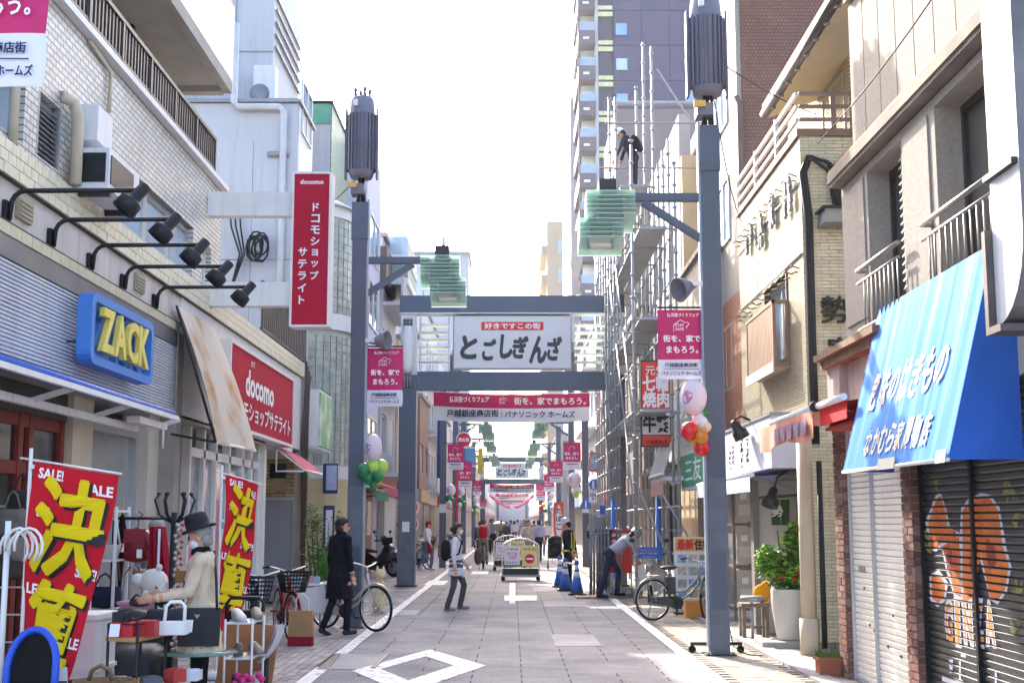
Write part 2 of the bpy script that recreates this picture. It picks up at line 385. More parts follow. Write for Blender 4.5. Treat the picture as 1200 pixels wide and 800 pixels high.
# ------------------------------------------------------------------ building helpers
def holewall(b, ax, p0, p1, a0, a1, z0, z1, holes, m=0):
	"""A wall slab between planes p0 and p1 of axis AX ('x' or 'y') running a0..a1, z0..z1, with rectangular openings."""
	A = sorted({a0, a1, *[h[0] for h in holes], *[h[1] for h in holes]}); A = [a for a in A if a0 <= a <= a1]
	for i in range(len(A) - 1):
		u, v = A[i], A[i + 1]; mid = (u + v) / 2
		cuts = sorted([(max(h[2], z0), min(h[3], z1)) for h in holes if h[0] < mid < h[1]]); z = z0
		for c in cuts + [(z1, z1)]:
			if c[0] > z + 1e-4:
				if ax == 'x': b.box(p0, p1, u, v, z, c[0], m)
				else: b.box(u, v, p0, p1, z, c[0], m)
			z = max(z, c[1])
	return b
def window(parent, ax, p, a0, a1, z0, z1, out, frame=alu, pane=glass, n=2, fw=.05, rail=False):
	"""A framed window whose frame front stands at plane p; OUT is the sign of the outward direction."""
	f = MB(); q = p - out * .06
	def bar(u0, u1, w0, w1):
		if ax == 'x': f.box(min(p, q), max(p, q), u0, u1, w0, w1)
		else: f.box(u0, u1, min(p, q), max(p, q), w0, w1)
	bar(a0, a1, z0, z0 + fw); bar(a0, a1, z1 - fw, z1)
	for i in range(n + 1):
		c = a0 + (a1 - a0) * i / n; lo = max(a0, min(c - fw / 2, a1 - fw)); bar(lo, lo + fw, z0 + fw, z1 - fw)
	if rail: bar(a0 + fw, a1 - fw, (z0 + z1) / 2 - .02, (z0 + z1) / 2 + .02)
	fr = f.build('window', frame, parent)
	g = MB(); r0 = p - out * .035; r1 = p - out * .045
	if ax == 'x': g.box(min(r0, r1), max(r0, r1), a0 + fw * .6, a1 - fw * .6, z0 + fw * .6, z1 - fw * .6)
	else: g.box(a0 + fw * .6, a1 - fw * .6, min(r0, r1), max(r0, r1), z0 + fw * .6, z1 - fw * .6)
	g.build('pane', pane, fr); return fr
def series(parent, name, mat, shape, offs, per=None):
	"""Alike pieces as parts that share one mesh; the first shape is built at the origin of the parent's frame."""
	o0 = None; out = []
	for off in offs:
		if o0 is None: o0 = shape(MB()).xf(Matrix.Translation(org(parent))).build(name, mat, parent); o = o0
		else: o = inst(o0, parent, (0, 0, 0))
		o.location = Vector(off) - org(parent); out.append(o)
	return out

# ------------------------------------------------------------------ left: tiled shop building
tileL = TM('white facade tile', 'YZ', .16, .065, '#dad9d2', '#c4c3bc', '#77736c', .35, .008)
bandtile = M('cream glazed tile', '#d5cfb4', .3, var=.1, scale=12); bandtile2 = M('cream glazed tile darker', '#c6bfa2', .3, var=.1, scale=12)
grout = M('dark grout', '#57524a', .9)
yellowbrick = TM('yellow brick', 'XZ', .3, .075, '#c0b083', '#a99a70', '#7c725a', .6, .012)
A_ = thing('shop_building', 'white tiled shop building with dark balcony railing above the blue framed sign', 'building', (-4.2, 14, 0))
XL = -4.2
p = at(45, 108, X=-4.3); q = at(68, 190, X=-4.3)
w = MB(); holes = [(12.9, 16.9, 4.86, 5.53), (17.45, 17.95, 4.86, 5.45), (11.2, 11.8, 4.9, 5.5), (9.6, 10.9, 4.9, 5.46)]
holewall(w, 'x', -4.5, -4.3, 8.5, 18.5, 4.74, 6.45, holes); w.box(-9, -4.51, 18.3, 18.5, 4.74, 6.45); w.build('tiled_wall', tileL, A_)
MB().box(-9, -4.7, 8.5, 18.28, 4.6, 6.44).build('room_wall', M('dim room', '#8d8a84', .9), A_)
for y in (12.9, 13.9, 14.9, 15.9): window(A_, 'x', -4.38, y, y + 1, 4.86, 5.53, 1, alu, skyglass, 1, .07)
window(A_, 'x', -4.38, 17.45, 17.95, 4.86, 5.45, 1, white, glass, 1)
window(A_, 'x', -4.38, 9.6, 10.9, 4.9, 5.46, 1, alu, skyglass, 2, .06)
lf = MB().box(-4.36, -4.3, 11.2, 11.25, 4.9, 5.5).box(-4.36, -4.3, 11.75, 11.8, 4.9, 5.5).box(-4.4, -4.37, 11.2, 11.8, 4.9, 5.5).build('louver', grey, A_)
series(A_, 'louver_slat', grey, lambda b: b.beam((-.03, 0, -.02), (-.03, .5, -.02), .05, .012, up=(.7, 0, .7)), [(-4.3, 11.25, 4.98 + i * .05) for i in range(10)])
MB().box(-4.5, XL - .002, 8.5, 18.5, 6.45, 6.52).build('coping', offwhite, A_)
# third floor balcony, railing, ceiling above
MB().box(-9, -5.15, 8.5, 18.5, 6.45, 8.02).build('balcony_wall', M('beige balcony wall', '#b8ac94', .8), A_)
MB().box(-5.02, -4.92, 15.9, 16.0, 6.5, 8.0).build('balcony_column', dark, A_)
railmat = M('dark bronze railing', '#4a4443', .45, .4, var=.1)
MB().beam((-4.24, 8.5, 7.0), (-4.24, 17.7, 7.0), .06, .05).beam((-4.24, 8.5, 6.56), (-4.24, 17.7, 6.56), .04, .04).beam((-4.24, 17.7, 7.0), (-5.1, 17.7, 7.0), .05, .04).build('railing', railmat, A_)
series(A_, 'baluster', railmat, lambda b: b.box(-.012, .012, -.02, .02, .06, .48), [(-4.24, 10 + i * .115, 6.5) for i in range(67)])
series(A_, 'railing_post', railmat, lambda b: b.box(-.03, .03, -.03, .03, 0, .5), [(-4.243, 10.05 + i * 1.09, 6.5) for i in range(8)])
MB().box(-5.15, -4.32, 8.5, 18.5, 8.02, 8.1).box(-4.32, -4.2, 8.5, 18.5, 7.96, 8.14).box(-5.15, -4.32, 18.32, 18.5, 7.93, 8.02).build('balcony_slab', soffit, A_)
MB().box(-4.36, -4.197, 8.5, 18.505, 8.14, 9.3).box(-9, -5.16, 8.5, 18.5, 8.12, 9.3).build('upper_parapet', tileL, A_)
series(A_, 'upper_baluster', railmat, lambda b: b.box(-.012, .012, -.02, .02, 0, .5), [(-4.28, 15.2 + i * .11, 9.3) for i in range(30)])
MB().tube([(-4.27, 10.6, 4.8), (-4.27, 10.6, 6.0)], .045, 8).build('wall_pipe', beige, A_); MB().tube([(-4.27, 13.1, 5.9), (-4.27, 13.1, 6.35), (-4.27, 12.4, 6.42)], .022, 6).build('wall_pipe', beige, A_)
# tile band
MB().box(-9, -4.225, 8.5, 26.2, 4.47, 4.77).build('band_core', grout, A_)
MB().box(-9, -4.24, 18.52, 26.3, 4.77, 4.8).build('lower_roof', concrete, A_)
offs = [(XL, 9.6 + i * .17 + (.085 if r % 2 else 0), 4.475 + r * .099) for i in range(98) for r in range(3)]
tl = series(A_, 'tile', bandtile, lambda b: b.box(-.03, .0, .004, .164, .004, .095), offs)
for o in tl[::3]: o.location.x += random.uniform(-.003, .004)
# recess wall, ledge row, strip, corrugated cladding
MB().box(-9, -4.27, 8.5, 26.2, 4.11, 4.468).build('recess_wall', M('warm white render', '#cfc8c0', .85, var=.06, bump=.2, bscale=40, streak=.2), A_)
MB().box(-4.64, -4.225, 8.5, 16.1, 3.97, 4.075).build('ledge', grout, A_)
series(A_, 'ledge_tile', bandtile2, lambda b: b.box(-.03, 0, .004, .236, .0, .1), [(XL, 9.3 + i * .24, 3.982) for i in range(28)])
MB().box(-4.64, -4.203, 8.5, 16.1, 4.078, 4.1).build('ledge_cap', dark, A_)
MB().box(-4.6, -4.21, 8.5, 16.05, 3.79, 3.975).build('fascia_strip', M('stainless strip', '#84878c', .3, .6, scale=1.2, var=.2), A_)
MB().box(-4.6, -4.25, 8.5, 15.95, 2.98, 3.79).build('cladding_back', grey, A_)
clad = M('silver corrugated cladding', '#d3d8e0', .4, .15, var=.08, scale=1.5, streak=.1)
series(A_, 'cladding_rib', clad, lambda b: b.prism([(0, 8.6, 0), (.035, 8.6, .008), (.035, 8.6, .022), (0, 8.6, .036)], (0, 7.35, 0)), [(-4.25, 0, 2.99 + i * .0363) for i in range(22)])
MB().box(-4.66, -4.2, 15.97, 16.25, 0, 3.97).build('pilaster', M('dull aluminium', '#9a948c', .5, .2), A_)
for y, z in ((10.72, 4.2), (14.2, 4.2)):
	v = MB().box(-4.66, -4.62, y, y + .34, z, z + .2).xf(Matrix.Translation((.385, 0, 0))).build('vent', M('vent beige', '#a39a83', .6), A_)
	series(v, 'vent_slat', M('vent beige', ''), lambda b: b.box(-.01, .012, .02, .32, 0, .02), [(-4.235, y, z + .03 + k * .04) for k in range(4)])
# street level of the tiled building
MB().box(-9, -5.6, 8.5, 22.3, 0, 4.4).build('shop_back_wall', M('shop interior', '#8a8177', .9, var=.3, scale=2), A_)
MB().box(-5.6, -4.26, 8.5, 22.2, 2.9, 2.97).build('shop_ceiling', M('ceiling', '#a8a39a', .9), A_)
redframe = M('brick red door frame', '#7d2a1d', .5, var=.12)
fr = MB()
for y in (10.2, 11.0, 11.9, 12.15, 13.0): fr.box(-4.68, -4.58, y, y + .11, 0, 2.62)
for z in (.0, 1.2, 2.05, 2.5): fr.box(-4.67, -4.59, 9, 13.1, z, z + .12)
rd = fr.build('red_shopfront', redframe, A_)
MB().box(-4.64, -4.62, 9, 13.05, .1, 2.55).build('pane', darkglass, rd)
MB().box(-4.7, -4.56, 8.5, 13.1, 2.62, 2.98).build('shop_header', M('dark header', '#4b4540', .7), A_)
MB().box(-4.68, -4.5, 13.12, 13.75, 0, 2.98).build('beige_pier', beige, A_)
pn = MB().box(-4.66, -4.6, 13.78, 15.45, .1, 2.6).build('display_glass', M('cloudy glass', '#8e918c', .2, var=.15, scale=1.2), A_)
MB().box(-4.68, -4.52, 13.75, 13.82, 0, 2.75).box(-4.68, -4.52, 15.42, 15.5, 0, 2.75).box(-4.68, -4.52, 13.83, 15.41, 2.6, 2.75).build('display_frame', alu, A_)
MB().box(-4.72, -4.4, 15.5, 16.25, 0, 2.92).build('stone_pier', M('beige stone pier', '#c6beb0', .7, var=.06), A_)
MB().box(-5.4, -4.62, 17.3, 17.4, 0, 2.9).build('door_jamb', M('jamb', '#b9ad9b', .6), A_)
e = MB().box(-5.05, -5.0, 16.0, 17.3, 0, 2.9).build('entrance_wall', M('entry red', '#9b3520', .6), A_)
MB().box(-4.995, -4.985, 16.35, 17.25, 1.72, 2.45).build('poster', offwhite, e)
text('poster_lettering', '階', blackink, e, (-4.975, 16.85, 2.02), (0, 1, 0), ZH, h=.4, bold=.02)
# phone shop front
MB().box(-4.6, -4.26, 16.27, 24.9, 2.94, 4.47).build('phone_shop_fascia', offwhite, A_)
MB().box(-4.62, -4.24, 24.9, 26.2, 3.02, 4.46).build('overhang_fascia', offwhite, A_)
MB().box(-9, -4.26, 22.4, 26.2, 2.86, 2.93).build('alcove_ceiling', soffit, A_)
sf = MB()
for y in (17.45, 18.25, 19.0, 19.9, 20.9, 21.6, 22.2): sf.box(-4.5, -4.38, y, y + .1, 0, 2.94)
sf.box(-4.5, -4.38, 17.56, 22.2, 2.5, 2.62).box(-4.49, -4.39, 17.56, 22.2, 0, .25)
ps = sf.build('phone_shopfront', white, A_)
MB().box(-4.46, -4.44, 17.5, 22.2, .2, 2.5).build('pane', M('bright shop glass', '#8a959c', .06, var=.5, scale=2.2, spec=.8), ps)
for k in range(9): MB().box(-4.436, -4.432, 17.7 + k * .5, 18.0 + k * .5, .9 + (k % 3) * .25, 1.5 + (k % 2) * .4).build('window_poster', [M('poster pink', '#c86f86', .5), offwhite, M('poster blue', '#7f9dc8', .5)][k % 3], ps)
MB().box(-4.62, -4.3, 22.3, 22.5, 0, 2.94).build('white_pier', white, A_)
bw = MB().box(-9, -4.62, 26.3, 26.5, 0, 4.47).build('alcove_wall', yellowbrick, A_)
MB().box(-4.62, -4.2, 26.22, 26.5, 0, 4.4).build('alcove_pier', yellowbrick, A_)
dr = MB().box(-5.12, -4.42, 26.2, 26.3, .02, 2.02).build('steel_door', M('blue grey door', '#8d939f', .45, .2, var=.06), A_)
MB().box(-5.18, -5.12, 26.19, 26.3, 0, 2.1).box(-4.44, -4.38, 26.17, 26.2, 0, 2.1).box(-5.12, -4.44, 26.19, 26.3, 2.03, 2.1).build('door_frame', alu, dr)
MB().box(-5.08, -5.02, 26.17, 26.2, 1.5, 1.62).box(-5.08, -5.02, 26.17, 26.2, .6, .72).build('hinge', dark, dr)
# small balcony railing beyond, on the lower roof
series(A_, 'roof_baluster', railmat, lambda b: b.box(-.02, .02, -.05, .05, 0, .8), [(-4.26, 21.6 + i * .18, 4.86) for i in range(26)])
MB().beam((-4.26, 21.5, 5.66), (-4.26, 26.2, 5.66), .05, .05).beam((-4.26, 21.5, 4.86), (-4.26, 26.2, 4.86), .05, .05).build('roof_railing', railmat, A_)

# things fixed on it: gooseneck lamps, sign, awnings, air conditioner
gl = thing('gooseneck_lamp', 'black gooseneck sign lamp nearest the street banner, reaching out over the ledge', 'lamp', (-4.24, 10.5, 4.1), 'black gooseneck lamps above the shop fascia')
def L(x, y, z): return (-4.24 + x, 10.5 + y, 4.1 + z)
MB().box(-4.265, -4.23, 10.44, 10.56, 4.105, 4.28).build('wall_plate', black, gl)
arm = [L(.02, 0, .02), L(.03, 0, .15)] + [L(.03 + .12 * (1 - math.cos(t)), 0, .15 + .12 * math.sin(t)) for t in (.3, .7, 1.1, 1.4, 1.57)] + [L(1.1, 0, .275)]
MB().tube(arm, .022, 8).build('arm', black, gl)
hm = Matrix.Translation(L(1.22, 0, .3)) @ Matrix.Rotation(R(38), 4, 'Y') @ Matrix.Rotation(R(-10), 4, 'X')
b = MB().lathe([(.025, .07), (.05, .06), (.053, -.09), (.064, -.1), (.1, -.12), (.106, -.235), (.092, -.235), (.07, -.14)], 18, mat=hm.to_3x3().to_4x4(), o=L(1.12, 0, .27)); b.build('lamp_shade', black, gl)
for i, lb in enumerate(['second black gooseneck lamp from the street banner, above the cladding', 'third black gooseneck lamp from the street banner, over the blue framed sign', 'fourth black gooseneck lamp from the street banner, near the brown awning', 'black gooseneck lamp farthest from the street banner, beside the white sign arm']):
	dup(gl, (-4.24, [11.55, 12.65, 13.75, 15.0][i], 4.1), label=lb)

zs = thing('shop_sign', 'blue framed shop sign with yellow ZACK letters on silver cladding', 'sign', (-4.1, 13, 3.0))
zblue = M('sign blue', '#4680cc', .4, var=.06); zyel = M('sign yellow', '#e3d066', .45)
y0, y1, z0, z1 = 11.98, 14.1, 3.1, 3.79
fb = MB()
def rr(y0, y1, z0, z1, r, n=5):
	o = []
	for cy, cz, a in ((y1 - r, z1 - r, 0), (y0 + r, z1 - r, 90), (y0 + r, z0 + r, 180), (y1 - r, z0 + r, 270)):
		for i in range(n): t = R(a + 90 * i / (n - 1)); o.append((cy + r * math.cos(t), cz + r * math.sin(t)))
	return o
oo = rr(y0, y1, z0, z1, .13); ii = rr(y0 + .1, y1 - .1, z0 + .085, z1 - .085, .06); n_ = len(oo)
vs = [(-4.12, *p) for p in oo] + [(-4.12, *p) for p in ii] + [(-3.98, *p) for p in oo] + [(-3.98, *p) for p in ii]
fs = []
for i in range(n_):
	j = (i + 1) % n_
	fs += [(2 * n_ + i, 2 * n_ + j, 3 * n_ + j, 3 * n_ + i), (i, n_ + i, n_ + j, j), (i, j, 2 * n_ + j, 2 * n_ + i), (n_ + i, 3 * n_ + i, 3 * n_ + j, n_ + j)]
fb.add(vs, fs); fb.build('sign_frame', zblue, zs)
for k, ch in enumerate('ZACK'):
	cy = 12.42 + k * .41; cz = 3.46
	text('letter', ch, zblue, zs, (-4.14, cy, cz), YH, ZH, w=.46, h=.5, ext=.1, bold=.05)
	text('letter', ch, zyel, zs, (-4.0, cy, cz), YH, ZH, w=.38, h=.43, ext=.05, bold=.03)
text('lettering', 'shoes', blackink, zs, (-4.11, 13.9, 3.33), YH, ZH, w=.26, h=.1, ext=.01); 

for y in (12.0, 12.7, 13.4, 14.05): MB().cyl((-4.24, y, 3.3), (-4.1, y, 3.3), .01, n=6).build('stand_off', dark, zs)

aw = thing('roller_awning', 'retracted blue roller awning with white bar over the red shopfront', 'awning', (-4.0, 13, 2.8))
blueaw = M('blue awning fabric', '#3f62b5', .6, var=.08)
pa = at(207, 490, X=-3.85); zb = pa.z
MB().tube([(-3.88, 9, zb + .05), (-3.88, pa.y, zb + .05)], .035, 10).build('fabric_roll', blueaw, aw)
MB().beam((-3.85, 9, zb), (-3.85, pa.y, zb), .05, .05).build('front_bar', white, aw)
MB().box(-4.2, -3.93, 9, pa.y - .1, zb + .06, zb + .075).build('awning_fabric', blueaw, aw)
MB().beam((-4.22, 9, zb - .14), (-4.22, pa.y - .3, zb - .14), .06, .07).build('torsion_bar', white, aw)
for y in (11.2, 12.9, 14.8): MB().beam((-4.22, y, zb - .12), (-3.86, y + .05, zb + .0), .04, .05).build('folding_arm', white, aw)
MB().box(-4.1, -3.96, 13.6, 14.7, zb - .13, zb - .06).build('tube_light', white, aw); MB().cyl((-3.95, 14.5, zb - .1), (-3.95, 14.5, zb - .35), .012, n=6).build('crank_hook', white, aw)

ba = thing('sloped_awning', 'steep faded brown canvas awning between the two shop signs', 'awning', (-4.0, 17, 3))
canv = M('faded brown canvas', '#c8bcae', .85, scale=1.6, col2='#b48a5c', split=(.48, .66), detail=3)
t0, t1 = at(207, 358, X=-4.19), at(250, 384, X=-4.19)
u0, u1 = at(253, 518, Y=t0.y), at(299, 528, Y=t1.y + .05)
MB().sheet(lambda u, v: Vector(t0).lerp(t1, u).lerp(Vector(u0).lerp(u1, u), v) + Vector((.05 * math.sin(v * PI) + .02 * math.sin(u * PI * 3) * v, 0, 0)), 6, 10, th=.012).build('canvas', canv, ba)
MB().tube([t0, u0], .018, 6).build('side_bar', dark, ba); MB().tube([t1, u1], .018, 6).build('side_bar', dark, ba); MB().tube([u0, u1], .02, 6).build('front_bar', white, ba)
MB().beam(u0, (-4.2, t0.y, u0.z + .1), .03, .03).build('bracket_arm', dark, ba)

ds = thing('wall_sign', 'long red wall sign with white docomo lettering', 'sign', (-4.2, 21.1, 3.0))
docred = M('phone shop red', '#b5203a', .75, var=.03)
ya, yb_, za, zb_ = 18.5, 23.85, 3.02, 4.2
MB().box(-4.255, -4.1, ya, yb_, za, zb_).build('sign_panel', docred, ds)
MB().box(-4.25, -4.08, ya - .05, ya, za - .05, zb_ + .05).box(-4.25, -4.08, yb_, yb_ + .05, za - .05, zb_ + .05).box(-4.25, -4.08, ya, yb_, za - .05, za).box(-4.25, -4.08, ya, yb_, zb_, zb_ + .05).build('sign_frame', white, ds)
text('lettering', 'docomo', whiteink, ds, (-4.092, 20.75, 3.74), YH, ZH, w=2.35, h=.42, bold=.035)
text('lettering', 'ドコモショップサテライト', whiteink, ds, (-4.092, 21.15, 3.3), YH, ZH, w=4.9, h=.3, bold=.015)
text('lettering', 'NTT', whiteink, ds, (-4.092, 20.1, 4.06), YH, ZH, w=.3, h=.09)

ps_ = thing('projecting_sign', 'tall red projecting sign lettered in white on two white arms', 'sign', (-3.7, 17.5, 4.3))
sa, sb_ = at(344, 202, Y=17.5), at(384, 382, Y=17.5)
x0, x1, z0, z1 = sa.x, sb_.x, sb_.z, sa.z
MB().box(x0 + .015, x1 - .015, 17.52, 17.78, z0 + .02, z1 - .02).build('sign_box', docred, ps_)
MB().box(x0 - .015, x0 + .015, 17.5, 17.8, z0, z1).box(x1 - .015, x1 + .02, 17.5, 17.8, z0, z1).box(x0 + .016, x1 - .016, 17.5, 17.8, z0 - .01, z0 + .02).box(x0 + .016, x1 - .016, 17.5, 17.8, z1 - .02, z1 + .01).build('sign_frame', white, ps_)
for py in (240, 345):
	c = at(290, py, Y=17.62)
	MB().box(-4.28, x0 - .016, 17.56, 17.74, c.z - .17, c.z + .17).build('support_arm', white, ps_)
def vtext(s, x, ztop, zbot, size, mat, parent, y, bold=.0):
	n = len(s); st = (ztop - zbot) / n
	for i, ch in enumerate(s): text('lettering', {'ー': '｜'}.get(ch, ch), mat, parent, (x, y, ztop - st * (i + .5)), XH, ZH, h=size * (.75 if ch in 'ョッ' else 1), bold=bold)
xm = (x0 + x1) / 2
text('lettering', 'docomo', whiteink, ps_, (xm, 17.505, at(360, 213, Y=17.5).z), XH, ZH, w=.33, h=.068, bold=.03)
vtext('ドコモショップ', xm + .06, at(360, 236, Y=17.5).z, at(360, 329, Y=17.5).z, .115, whiteink, ps_, 17.512, .02)
vtext('サテライト', xm - .11, at(360, 288, Y=17.5).z, at(360, 358, Y=17.5).z, .115, whiteink, ps_, 17.512, .02)

def aircon(name_label, loc, group=None, w=.8, d=.32, h=.62, face='x', mat=offwhite):
	t = thing('air_conditioner', name_label, 'air conditioner', loc, group); x, y, z = loc
	if face == 'x':
		MB().box(x - d / 2, x + d / 2, y - w / 2, y + w / 2, z, z + h).build('casing', mat, t)
		g = MB().box(x + d / 2, x + d / 2 + .01, y - w / 2 + .05, y + w / 2 - .22, z + .06, z + h - .06).build('fan_guard', dark, t)
	else:
		MB().box(x - w / 2, x + w / 2, y - d / 2, y + d / 2, z, z + h).build('casing', mat, t)
		MB().lathe([(.02, 0), (.22, .0), (.23, .015), (.0, .02)], 20, (x - .1, y - d / 2, z + h / 2), mat=Matrix.Rotation(R(90), 4, 'X')).build('fan_guard', grey, t)
	if face == 'x':
		for s in (-1, 1): MB().cbox(x, y + s * (w / 2 - .09), z - .06, d, .06, .06).build('foot', dark, t)
	return t
c = at(98, 240, X=-4.05)
ac = aircon('pale outdoor air conditioner on the tile ledge under the louvre', (-4.05, 12.5, 4.79), w=1.0, h=.4)
MB().box(-4.18, -3.92, 11.992, 11.998, 4.85, 5.14).build('side_grille', black, ac)
cv = MB().box(-4.29, -4.05, 12.1, 12.55, 5.3, 5.66).build('pipe_cover', offwhite); tag(cv, 'beige duct cover box on the tile wall above the air conditioner', 'duct box')
pc = MB().tube([(-4.3, 11.75, 5.62), (-4.2, 11.85, 5.6), (-4.18, 11.92, 5.45), (-4.18, 11.92, 4.8)], .06, 10); tag(pc.build('duct_pipe', beige), 'fat beige pipe curving down beside the louvre', 'pipe')
# ------------------------------------------------------------------ left: further buildings
panelwhite = M('white cladding panel', '#b6b7bc', .5, var=.04, scale=.6, streak=.12)
B_ = thing('panel_building', 'white panelled building with drain pipes behind the red projecting sign', 'building', (-6, 27, 0))
tb = at(350, 120, Y=26.6).z
xr = at(350, 120, Y=26.6).x
MB().box(-10, xr - .02, 26.64, 28.6, 0, tb - .01).build('core', panelwhite, B_)
xs = [xr - .95 * i for i in range(7)]
series(B_, 'wall_panel', panelwhite, lambda b: b.box(-.94, 0, 0, .04, 0, 2.58), [(x, 26.6, 4.5 + 2.6 * k) for x in xs for k in range(3) if 4.5 + 2.6 * k < tb - 1] )
zt_ = 4.5 + 2.6 * 3
if tb > zt_: MB().box(-10, xr, 26.6, 26.64, zt_ + .02, tb - .05).build('top_panel', panelwhite, B_)
MB().box(-10, xr + .06, 26.56, 28.65, tb, tb + .08).build('roof_edge', grey, B_)
MB().box(xr - .019, xr, 26.7, 28.6, .1, tb - .02).build('front_wall', M('bright panel', '#c2c4c9', .4, var=.04), B_)
for k in range(3): window(B_, 'x', xr + .03, 27.0, 28.3, 5.2 + 2.4 * k, 6.4 + 2.4 * k, 1, alu, skyglass, 2)
pp = MB(); yq = 26.5
pA, pB, pC, pD = [at(*p, Y=yq) for p in ((277, 28), (271, 125), (333, 125), (332, 240))]
pp.tube([pA, (pA.x, yq, pB.z + .1), (pA.x + .1, yq, pB.z), (pC.x - .1, yq, pC.z), (pC.x, yq, pC.z - .1), (pC.x, yq, pD.z), (pC.x, yq, 3.2)], .075, 8)
pp.build('drain_pipe', M('pale pipe', '#bdbfc2', .5), B_)
pp = MB(); e = at(338, 180, Y=yq); pp.tube([(e.x - .45, 26.55, e.z), (e.x, 26.55, e.z)], .06, 8); pp.build('vent_pipe', grey, B_)
# taller stair tower of the same block
tw = thing('stair_tower', 'tall pale tower block rising behind the white panelled building', 'building', (-7, 29, 0))
xt = at(320, 60, Y=28.8).x
MB().box(-11, xt, 28.8, 32.4, 0, 16).build('wall', M('cool tower panel', '#b4b7be', .6, var=.05, scale=.6, streak=.12), tw)
for k in range(5):
	z = 6.5 + 2 * k; MB().box(-11, xt + .01, 28.77, 28.79, z, z + .02).build('panel_joint', grey, tw)
for x in (-9.2, -8.3, -7.4, -6.5): MB().box(x, x + .02, 28.77, 28.79, 5, 16).build('panel_joint', grey, tw)
lv = at(322, 30, Y=28.8).z
series(tw, 'louver_slat', grey, lambda b: b.box(0, .05, 0, 3.4, 0, .05), [(xt + .02, 28.9, lv + .3 * i - .5) for i in range(5)])
a = at(312, 80, Y=28.5); z_ = at(312, 118, Y=28.5).z
aircon('air conditioner on the roof edge beside the pale tower', (a.x, 28.5, tb + .1), w=.5, d=.4, h=a.z - tb - .1, face='y')
# cables bundled on the wall between the sign arms
cb = MB()
for k in range(7):
	r = .13 + .03 * random.random(); c = at(302 + random.uniform(-7, 7), 288 + random.uniform(-4, 4), Y=26.3); cb.tube([(c.x + r * 1.1 * math.cos(t / 10 * 2 * PI), 26.35 - .01 * k, c.z + r * (1.7 + .3 * random.random()) * math.sin(t / 10 * 2 * PI)) for t in range(11)], .022, 5)
tag(cb.build('cable_coil', black), 'black cable coil hanging on the white panelled wall between the sign arms', 'cable')
c = at(268, 265, Y=26.4)
cb = MB()
for k in range(3): cb.tube([(c.x + .1 * k, 26.45, c.z + .5), (c.x + .1 * k + .05, 26.4, c.z), (c.x + .25 + .05 * k, 26.4, c.z - .6), (c.x + .05, 26.4, c.z - 1.5), (c.x + .05 + .05 * k, 26.4, c.z - 2.6)], .02, 5)
tag(cb.build('cable_run', black), 'loose black cables running down the wall left of the cable coil', 'cable')
# green and white building
C_ = thing('green_building', 'white building with a green tiled upper side behind the lamp post', 'building', (-6, 34, 0))
g = at(388, 122, Y=33); g2 = at(403, 158, X=g.x)
greent = TM('green tile', 'YZ', .2, .1, '#7f9c8c', '#6a8a7a', '#5a7568', .4, .01)
MB().box(-11, g.x, 33, 36.5, 0, g.z).build('wall', [panelwhite], C_)
MB().box(-11, g.x, 32.96, 32.995, g.z - .55, g.z).build('green_band', M('green band', '#5d9c86', .5), C_)
MB().box(g.x, g.x + .03, 33, 36.5, 3, g.z - .01).build('green_tiles', greent, C_)
MB().box(-11, g.x + .06, 32.93, 36.6, g.z, g.z + .08).build('roof_edge', dark, C_)
# rounded glass block tower
D_ = thing('glass_block_tower', 'rounded stair tower of glass blocks with a conical roof edge beside the lamp post', 'building', (-5.1, 31, 0))
cx, cy, rad = -5.05, 30.6, 1.2
wl = at(345, 250, Y=29.4).z; 
def cylwall(r, z0, z1, a0=-100, a1=60, n=20, m=0, b=None, th=.06):
	b = b or MB(); vs = []
	for i in range(n + 1):
		t = R(a0 + (a1 - a0) * i / n)
		for rr_ in (r, r - th):
			for z in (z0, z1): vs.append((cx + rr_ * math.cos(t), cy + rr_ * math.sin(t), z))
	fs = []
	for i in range(n):
		q = i * 4; w = q + 4; fs += [(q, w, w + 1, q + 1), (q + 2, q + 3, w + 3, w + 2), (q + 1, w + 1, w + 3, q + 3), (q, q + 2, w + 2, w)]
	return b.add(vs, fs, m, False)
zA, zB, zC, zD, zE = [at(400, y, Y=29.6).z for y in (252, 366, 385, 545, 240)]
cylwall(rad, zA, zE + .1).build('top_ring', offwhite, D_); cylwall(rad + .03, zC, zB).build('middle_ring', offwhite, D_); cylwall(rad + .02, zD - .3, zD).build('lower_ring', offwhite, D_)
MB().lathe([(rad + .1, zE), (rad + .1, zE + .05), (.3, zE + .55), (.05, zE + .56)], 28, (cx, cy, 0)).build('roof', M('pale metal roof', '#b6bac6', .4, .3), D_)
cylwall(rad - .05, .1, zA).build('mortar_wall', M('glass block mortar', '#b9b9ae', .7), D_)
gb = M('glass block', '#a6aea6', .08, var=.25, scale=5, spec=.9); blk = MB(); seen_ = []
def block(b, t, z, h=.175):
	aw_ = .175 / rad / 2 * .88; vs = []
	for r in (rad - .06, rad - .015):
		for s1, s2 in ((-1, 0), (1, 0), (1, 1), (-1, 1)): vs.append((cx + r * math.cos(t + s1 * aw_), cy + r * math.sin(t + s1 * aw_), z + s2 * h))
	b.add(vs, [(0, 1, 2, 3), (4, 7, 6, 5)[::-1], (0, 4, 5, 1)[::-1], (1, 5, 6, 2)[::-1], (2, 6, 7, 3)[::-1], (3, 7, 4, 0)[::-1]])
for zl, zh in ((zD, zC), (zB, zA)):
	z = zl + .02
	while z + .18 < zh:
		for k in range(16):
			t = R(-98) + k * .19 / rad; block(blk, t, z)
		z += .19
blk.build('glass_blocks', gb, D_, kind='stuff')
cylwall(rad + .01, 0, zD - .3, m=0).build('base_wall', M('sand render', '#c6b994', .8), D_)
